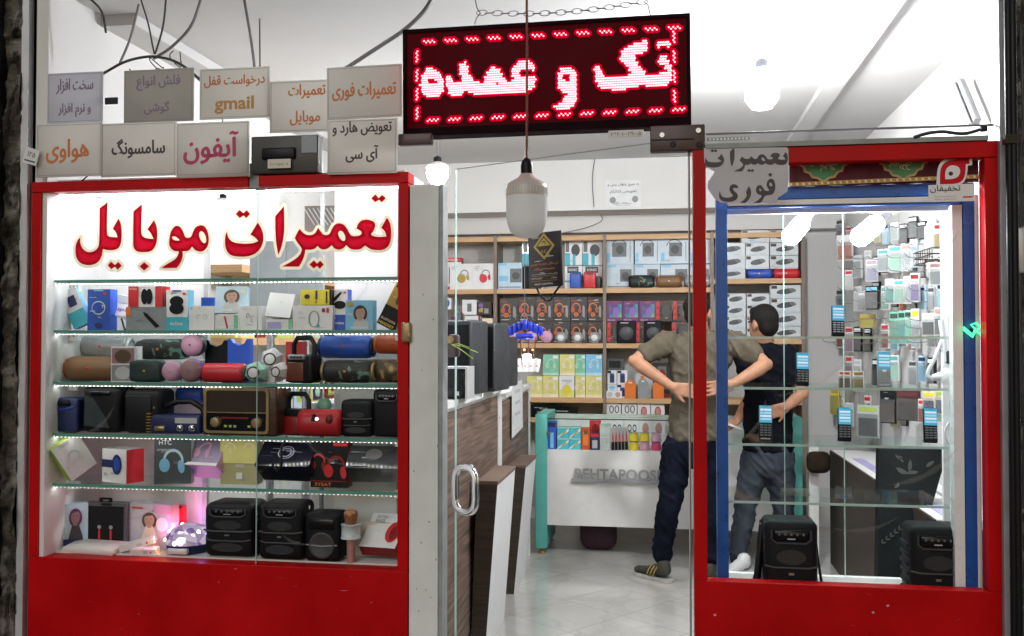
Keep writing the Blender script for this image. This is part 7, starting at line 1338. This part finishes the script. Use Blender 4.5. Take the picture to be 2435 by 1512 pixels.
def leaf(cx, cy, L, a, c):
    pts_ = [(0, 0), (.3, .16), (.7, .15), (1, 0), (.7, -.15), (.3, -.16)]; vs = []
    for u, v in pts_:
        x = cx + L * (u * math.cos(a) - v * math.sin(a)); y = cy - L * (u * math.sin(a) + v * math.cos(a)); dd = ray(x, y); t = nrm.dot(q[0] + nrm * .003 - CAM) / nrm.dot(dd); vs.append(tuple(CAM + dd * t))
    mb.add(vs, [tuple(range(6))], c)
for cx, cy, L, a in ((2150, 1128, 34, .2), (2160, 1130, 36, 2.6), (2162, 1122, 30, 1.5), (2165, 1140, 34, -.5), (2145, 1145, 26, 3.8), (2128, 1080, 16, -.9), (2133, 1084, 14, -.3), (2138, 1090, 14, -.7), (2200, 1110, 26, .6)): leaf(cx, cy, L, a, mat('leaf_grey', (.06, .06, .054), .6, spec=.1))
mb.build('floral_print', ch_); mb = MB()
for i in range(6): leaf(2096 + i * 10, 1292 - i * 8, 12, .3, 'leaf_grey'); leaf(2096 + i * 10, 1292 - i * 8, 12, 1.4, 'leaf_grey')
mb.build('floral_print', ch_)
MB().tube([q[4] + Vector((.05, .12, 0)), Vector((q[4].x + .1, q[4].y + .25, .0))], .02, 'black').tube([q[3] + Vector((-.02, .12, 0)), Vector((q[3].x + .05, q[3].y + .25, .0))], .02, 'black').build('leg', ch_)
# speakers at the foot of the showcase
zf2 = zf + .0122
o = rugged_speaker((1812, 1236, 1950, 1388), SY0 + .03, 'black party speaker with carry strap standing in the blue showcase', z=zf2, ribs=False, group='party speakers in the blue showcase'); W = P(1950, 1300, SY0).x - P(1812, 1300, SY0).x; H = P(1880, 1236, SY0).z - zf2
MB().tube([(-W * .46, 0, H * .93), (-W * .52, -.02, H * .7), (-W * .58, -.03, H * .35), (-W * .72, -.03, H * .05), (-W * .66, -.02, .01), (-W * .56, -.02, H * .3), (-W * .50, 0, H * .6)], .011, 'black', 6).build('strap', o); MB().tube([(W * .46, 0, H * .85), (W * .50, -.02, H * .55), (W * .56, -.02, H * .3), (W * .60, -.03, H * .12), (W * .52, -.03, .02)], .005, 'black', 6).build('strap', o)
rugged_speaker((2160, 1250, 2300, 1404), SY0 + .03, 'black ribbed party speaker without strap standing in the blue showcase', z=zf2, group='party speakers in the blue showcase', lug=False)
# left wall merchandise seen through the lettered window
for k, (z, lab) in enumerate(((1.05, 'low beech shelf on the side wall behind the lettered window'), (1.48, 'middle beech shelf on the side wall behind the lettered window'), (1.86, 'high beech shelf on the side wall behind the lettered window'))):
    o = thing('wall_shelf', lab, 'shelf', (XL + .001, 1.2, z), group='beech wall shelves'); MB().bb((0, 0, -.02), (.26, 2.6, .02), 'beech').build('board', o); MB().bb((.02, .3, -.12), (.05, .33, -.021), 'grey').build('bracket', o); MB().bb((.02, 2.2, -.12), (.05, 2.23, -.021), 'grey').build('bracket', o)
cl = ['rust', 'card', 'pale_yellow', 'navy', 'mint', 'dark_red', 'card', 'dark_grey', 'lime', 'pale_blue']
for k, z in enumerate((1.05, 1.48)):
    for i in range(9):
        o = boxmesh(.24, .16, .17 + .02 * ((i * 7 + k) % 4), cl[(i * 3 + k * 2) % 10], [('r', .15, .2, .85, .75, cl[(i * 5 + 3 + k) % 10]), ('e', .5, .5, .2, .2, cl[(i + k) % 10])]).build('stock_box'); o.location = (XL + .13, 1.35 + .27 * i, z + .0205); o.rotation_euler = (0, 0, R(90)); tag(o, f'{ORD[i] if i < 8 else "last"} stock box on {("low", "middle")[k]} beech shelf, counted from lettered window', 'box', 'stock boxes on the side wall shelves')
grill = thing('slatted_vent', 'white slatted panel high behind the red lettering', 'panel', tuple(P(790, 512, .9))); sx = P(860, 512, .9).x - P(720, 512, .9).x
MB().bb((-sx * .5, .02, -.10), (sx * .55, .03, .05), mat('taupe', (.30, .27, .24), .6)).build('backing', grill); mb = MB()
for i in range(13): mb.tube([(-sx * .48 + i * sx * .075, .0, .035), (-sx * .30 + i * sx * .075, .0, -.045)], .003, 'card', 5)
mb.build('slat', grill)
for i, (x, lab) in enumerate(((640, 'rounded grey white chair back behind the red lettering'), (725, 'rounded grey white chair back next to the taupe panel'))):
    p_ = P(x, 655, 1.0); o = thing('chair_back', lab, 'chair', tuple(p_), group='pale chair backs'); MB().rbox((0, 0, -.0), (.20, .04, .34), .08, mat('chair_pale', (.36, .40, .42), .4), 4).build('back_shell', o); MB().cyl((0, .02, -.16), (0, .02, -p_.z + .001), .02, 'steel', 10).build('column', o)
# ------------------------------------------------------------------ people
def loft(mb, rings, m='skin', n=20):
    """rings: (centre, rx, ry, rz-turn) stacked horizontally"""
    vs = []; fs = []
    for c, rx, ry, t in rings:
        for i in range(n):
            a = 2 * math.pi * i / n; x, y = rx * math.cos(a), ry * math.sin(a); vs.append((c[0] + x * math.cos(t) - y * math.sin(t), c[1] + x * math.sin(t) + y * math.cos(t), c[2]))
    for j in range(len(rings) - 1):
        for i in range(n): fs.append((j * n + i, j * n + (i + 1) % n, (j + 1) * n + (i + 1) % n, (j + 1) * n + i))
    fs.append(tuple(range(n))[::-1]); fs.append(tuple(range((len(rings) - 1) * n, len(rings) * n))); mb.add(vs, fs, m, None, True)
def limb(mb, pts, rad, m='skin', n=14):
    mb.tube(pts, rad, m, n)
    for p, r in zip(pts, rad): mb.ball(p, r * .985, m, None, 12, 8)
def fuse(mb, name, parent, voxel, m, smooth=4, fold=0.0, seed=0.0):
    """voxel-remesh the overlapping volumes into one continuous skin"""
    o = mb.build('tmp'); r = o.modifiers.new('r', 'REMESH'); r.mode = 'VOXEL'; r.voxel_size = voxel; s = o.modifiers.new('s', 'SMOOTH'); s.iterations = smooth; s.factor = .5
    bpy.context.view_layer.update(); dg = bpy.context.evaluated_depsgraph_get(); me = bpy.data.meshes.new_from_object(o.evaluated_get(dg)); me.name = name
    old = o.data; bpy.data.objects.remove(o); bpy.data.meshes.remove(old); me.materials.clear(); me.materials.append(m_(m)); me.polygons.foreach_set('use_smooth', [True] * len(me.polygons))
    me.polygons.foreach_set('material_index', [0] * len(me.polygons))
    if fold:
        nv = [v.normal.copy() for v in me.vertices]
        for v, n_ in zip(me.vertices, nv):
            c = v.co; a = mn.noise(Vector((c.x * 9 + seed, c.y * 7, c.z * 13 + c.x * 12))); b = mn.noise(Vector((c.x * 22, c.y * 20 + seed, c.z * 30 - c.x * 20)))
            v.co += n_ * fold * ((1 - abs(a)) ** 3 * 1.2 - .5 + b * .35)
        me.update()
    k = bpy.data.objects.new(name, me); COL.objects.link(k); k.parent = parent; return k
def hand(mb, wrist, dirv, palmn, side=1, L=.19, curl=.5):
    """palm and five separate bent fingers; dirv: towards the finger tips, palmn: palm normal"""
    d = dirv.normalized(); n = (palmn - d * palmn.dot(d)).normalized(); s = d.cross(n) * side; w0 = wrist
    pl = L * .50
    for k in range(7):
        u = (k - 3) / 3; limb(mb, [w0 + s * u * .022, w0 + d * pl + s * u * .034], [.013, .012])
    for k, ln in enumerate((.40, .46, .44, .34)):
        u = (k - 1.5) / 1.5; b = w0 + d * pl * .96 + s * u * .033; fd = (d + s * u * .10).normalized(); l = L * ln
        p1 = b + fd * l * .45; p2 = p1 + (fd * math.cos(curl) + n * math.sin(curl)) * l * .33; p3 = p2 + (fd * math.cos(curl * 1.8) + n * math.sin(curl * 1.8)) * l * .25
        limb(mb, [b, p1, p2, p3], [.0092, .0088, .0080, .0066])
    b = w0 + d * pl * .28 + s * -.030; td = (d * .65 - s * .75).normalized(); limb(mb, [b, b + td * .036, b + (td + d * .5).normalized() * .036 + td * .028], [.0125, .0100, .0082])
def head(mb, c, face, h=.225):
    """c: centre of the head; face: horizontal facing direction"""
    f = Vector((face[0], face[1], 0)).normalized(); t = math.atan2(f.y, f.x) - math.pi / 2
    M = Matrix.Translation(c) @ rotm(0, 0, t)
    mb.ball((0, -.012, .02), (.075, .096, .095), 'skin', M, 24, 16); mb.ball((0, .028, -.045), (.058, .066, .072), 'skin', M, 20, 12); mb.ball((0, .062, -.085), (.03, .026, .024), 'skin', M)
    mb.ball((0, .096, -.012), (.013, .018, .024), 'skin', M); mb.ball((0, .085, -.056), (.022, .012, .009), 'skin', M); mb.ball((0, .075, .03), (.05, .02, .012), 'skin', M)
    for s in (-1, 1): mb.ball((s * .078, -.008, -.012), (.011, .020, .034), 'skin', M)
    return M
def eyes(M, parent):
    mb = MB(); [mb.ball((s * .032, .083, .008), (.012, .008, .007), 'ink', M, 10, 6) for s in (-1, 1)]; mb.build('eye', parent)
def hair_cap(M, parent, nape=.06):
    mb = MB(); mb.ball((0, -.018, .032), (.082, .100, .094), 'hair', M, 24, 14); mb.ball((0, -.055, -.015), (.070, .058, .075), 'hair', M, 20, 12); mb.ball((0, .045, .075), (.060, .04, .034), 'hair', M, 16, 10)
    o = fuse(mb, 'hair', parent, .008, 'hair', 2); return o
def shoe(parent, heel, d, white=False, L=.28):
    d = Vector((d[0], d[1], 0)).normalized(); t = math.atan2(d.y, d.x); M = Matrix.Translation((heel.x, heel.y, 0)) @ rotm(0, 0, t)
    mb = MB()
    for x, z, rx, rz_ in ((.02, .075, .050, .045), (.07, .062, .052, .04), (.12, .052, .05, .032), (.17, .045, .048, .026), (.215, .042, .042, .022)): mb.ball((x, 0, z), (rx, .043, rz_), 'black', M, 14, 8)
    mb.ball((.02, 0, .10), (.045, .042, .035), 'black', M)
    u = fuse(mb, 'shoe', parent, .008, 'card' if white else mat('shoe_dark', (.03, .028, .022), .7), 3)
    sm = MB(); pl_ = [(-.035, -.03), (-.02, -.042), (.08, -.044), (.18, -.050), (.245, -.035), (.262, 0), (.245, .035), (.18, .050), (.08, .044), (-.02, .042), (-.035, .03), (-.042, 0)]
    vs = [(x, y, z) for z in (.002, .024) for x, y in pl_]; n = len(pl_); sm.add(vs, [tuple(range(n))[::-1], tuple(range(n, 2 * n))] + [(i, (i + 1) % n, n + (i + 1) % n, n + i) for i in range(n)], mat('sole_grey', (.36, .34, .32), .7, var=.3) if not white else 'card', M); sm.build('sole', u)
    if not white:
        st = MB()
        for i in range(3):
            for s in (-1, 1): st.tube([M @ Vector((.07 + .025 * i, s * .047, .034)), M @ Vector((.055 + .025 * i, s * .046, .065)), M @ Vector((.045 + .025 * i, s * .030, .093))], .003, 'mustard', 6)
        st.build('stripe', u)
    return u
A = lambda x, y, Y: P(x, y, Y)
# man in the olive t-shirt, seen from behind, hands on his lower back
Y1 = 2.55
m1 = thing('person', 'man in olive t-shirt and dark jeans seen from behind, hands on lower back', 'person', (0, 0, 0))
sh1L, sh1R = A(1585, 815, Y1), A(1750, 815, Y1); el1L, el1R = A(1507, 858, Y1 - .10), A(1822, 866, Y1 - .10); wr1L, wr1R = A(1601, 922, Y1 - .17), A(1738, 916, Y1 - .17)
hc = A(1657, 742, Y1); nk1 = A(1664, 792, Y1)
mb = MB(); Mh = head(mb, hc, (.25, 1.0)); limb(mb, [hc + Vector((0, -.02, -.05)), nk1, nk1 + Vector((0, 0, -.08))], [.056, .060, .075])
for s, e, w_, sd in ((sh1L, el1L, wr1L, 1), (sh1R, el1R, wr1R, -1)):
    limb(mb, [s, s.lerp(e, .45), s.lerp(e, .85), e, e.lerp(w_, .22), e.lerp(w_, .6), w_], [.058, .052, .042, .039, .045, .036, .026]); dv = Vector((sd * 1.0, -.12, -.16)); hand(mb, w_, dv, Vector((0, 1, 0)), sd, .185, .25)
fuse(mb, 'body', m1, .0065, 'skin', 3); eyes(Mh, m1); hair_cap(Mh, m1)
mb = MB(); c = lambda x, y, dy=0: A(x, y, Y1) + Vector((0, dy, 0))
loft(mb, [(c(1655, 1046), .168, .122, 0), (c(1654, 1000), .166, .118, 0), (c(1656, 950), .160, .112, 0), (c(1660, 900), .172, .116, 0), (c(1664, 860), .190, .120, 0), (c(1666, 825), .198, .112, 0), (c(1666, 805), .175, .095, 0), (c(1665, 792), .115, .08, 0), (c(1665, 784), .070, .068, 0)])
for s, e in ((sh1L, el1L), (sh1R, el1R)):
    q = s.lerp(e, .60); mb.ball(s, .078, 'skin'); limb(mb, [s, s.lerp(e, .3), q], [.078, .072, .066])
sh = fuse(mb, 'shirt', m1, .009, 'olive', 4, .014, 2.0)
hipL, hipR = A(1612, 1066, Y1), A(1688, 1066, Y1); knL, knR = A(1592, 1190, Y1 - .02), A(1690, 1192, Y1 - .02); anL, anR = A(1574, 1300, Y1 + .03), A(1688, 1306, Y1 + .02)
mb = MB(); loft(mb, [(c(1650, 1030), .150, .112, 0), (c(1650, 1055), .158, .122, 0), (c(1650, 1085), .162, .125, 0), (c(1650, 1110), .13, .10, 0)])
for a, k, n_, d in ((hipL, knL, anL, 0), (hipR, knR, anR, 0)): limb(mb, [a, a.lerp(k, .5), k, k.lerp(n_, .4), n_, n_ + Vector((0, 0, -.045))], [.100, .092, .074, .070, .060, .064])
fuse(mb, 'jeans', m1, .009, 'jeans', 3, .010, 5.0)
shoe(m1, Vector((A(1584, 1360, Y1).x, Y1 - .03, 0)), (-.75, .65)); shoe(m1, Vector((A(1686, 1360, Y1).x, Y1 - .02, 0)), (.25, .95))
# man in the dark shirt, seen through the showcase
Y2 = 2.86
m2 = thing('person', 'man in black t-shirt and grey jeans seen through the showcase, leaning on the counter', 'person', (0, 0, 0))
hc2 = A(1812, 768, Y2 - .02); nk2 = A(1818, 815, Y2)
mb = MB(); Mh2 = head(mb, hc2, (-.62, .75)); limb(mb, [hc2 + Vector((.01, -.01, -.05)), nk2, nk2 + Vector((0, 0, -.08))], [.054, .058, .072])
s2L, s2R = A(1772, 848, Y2 + .06), A(1872, 850, Y2 - .06); e2L, e2R = A(1790, 930, Y2 + .10), A(1908, 935, Y2 - .16); w2L, w2R = A(1752, 1000, Y2 + .02), A(1868, 968, Y2 - .18)
limb(mb, [s2L, s2L.lerp(e2L, .5), e2L, e2L.lerp(w2L, .4), w2L], [.056, .049, .040, .038, .028]); hand(mb, w2L, Vector((-.6, -.3, -.35)), Vector((0, .3, -1)), 1, .18, .6)
limb(mb, [s2R, s2R.lerp(e2R, .5), e2R, e2R.lerp(w2R, .4), w2R], [.056, .049, .041, .040, .028]); hand(mb, w2R, Vector((-.85, .2, -.35)), Vector((0, 1, .2)), -1, .18, .4)
fuse(mb, 'body', m2, .0065, 'skin', 3); eyes(Mh2, m2); hair_cap(Mh2, m2)
mb = MB(); c = lambda x, y, dy=0: A(x, y, Y2) + Vector((0, dy, 0)); tw = R(-35)
loft(mb, [(c(1826, 1070), .165, .125, tw), (c(1826, 1010), .163, .122, tw), (c(1826, 960), .160, .118, tw), (c(1826, 910), .172, .118, tw), (c(1824, 870), .190, .12, tw), (c(1822, 845), .185, .105, tw), (c(1820, 828), .13, .085, tw), (c(1819, 816), .07, .066, tw)])
for s, e, f in ((s2L, e2L, .6), (s2R, e2R, .62)): mb.ball(s, .078, 'skin'); limb(mb, [s, s.lerp(e, .3), s.lerp(e, f)], [.078, .072, .066])
fuse(mb, 'shirt', m2, .009, 'black_shirt', 4, .014, 8.0)
h2L, h2R = A(1800, 1085, Y2 + .03), A(1850, 1085, Y2 - .03); k2L, k2R = A(1772, 1200, Y2 - .02), A(1862, 1205, Y2); n2L, n2R = A(1757, 1308, Y2), A(1872, 1310, Y2 + .06)
mb = MB(); loft(mb, [(c(1826, 1045), .15, .115, tw), (c(1826, 1075), .158, .124, tw), (c(1826, 1105), .16, .124, tw), (c(1826, 1130), .125, .10, tw)])
for a, k, n_ in ((h2L, k2L, n2L), (h2R, k2R, n2R)): limb(mb, [a, a.lerp(k, .5), k, k.lerp(n_, .4), n_, n_ + Vector((0, 0, -.04))], [.100, .090, .072, .066, .056, .06])
fuse(mb, 'jeans', m2, .009, 'jeans_grey', 3, .011, 11.0)
shoe(m2, Vector((A(1764, 1345, Y2).x + .02, Y2 - .04, 0)), (-.35, -.4), True, .26); shoe(m2, Vector((n2R.x, n2R.y - .03, 0)), (.1, .9), True, .26)
ppr = A(1742, 1012, Y2 - .04); o = MB().rbox((0, 0, 0), (.13, .05, .006), .002, 'card', 1).build('white_leaflet'); o.location = ppr; o.rotation_euler = (R(20), R(18), R(30)); tag(o, 'white leaflet in the hand of the black shirted man', 'leaflet')
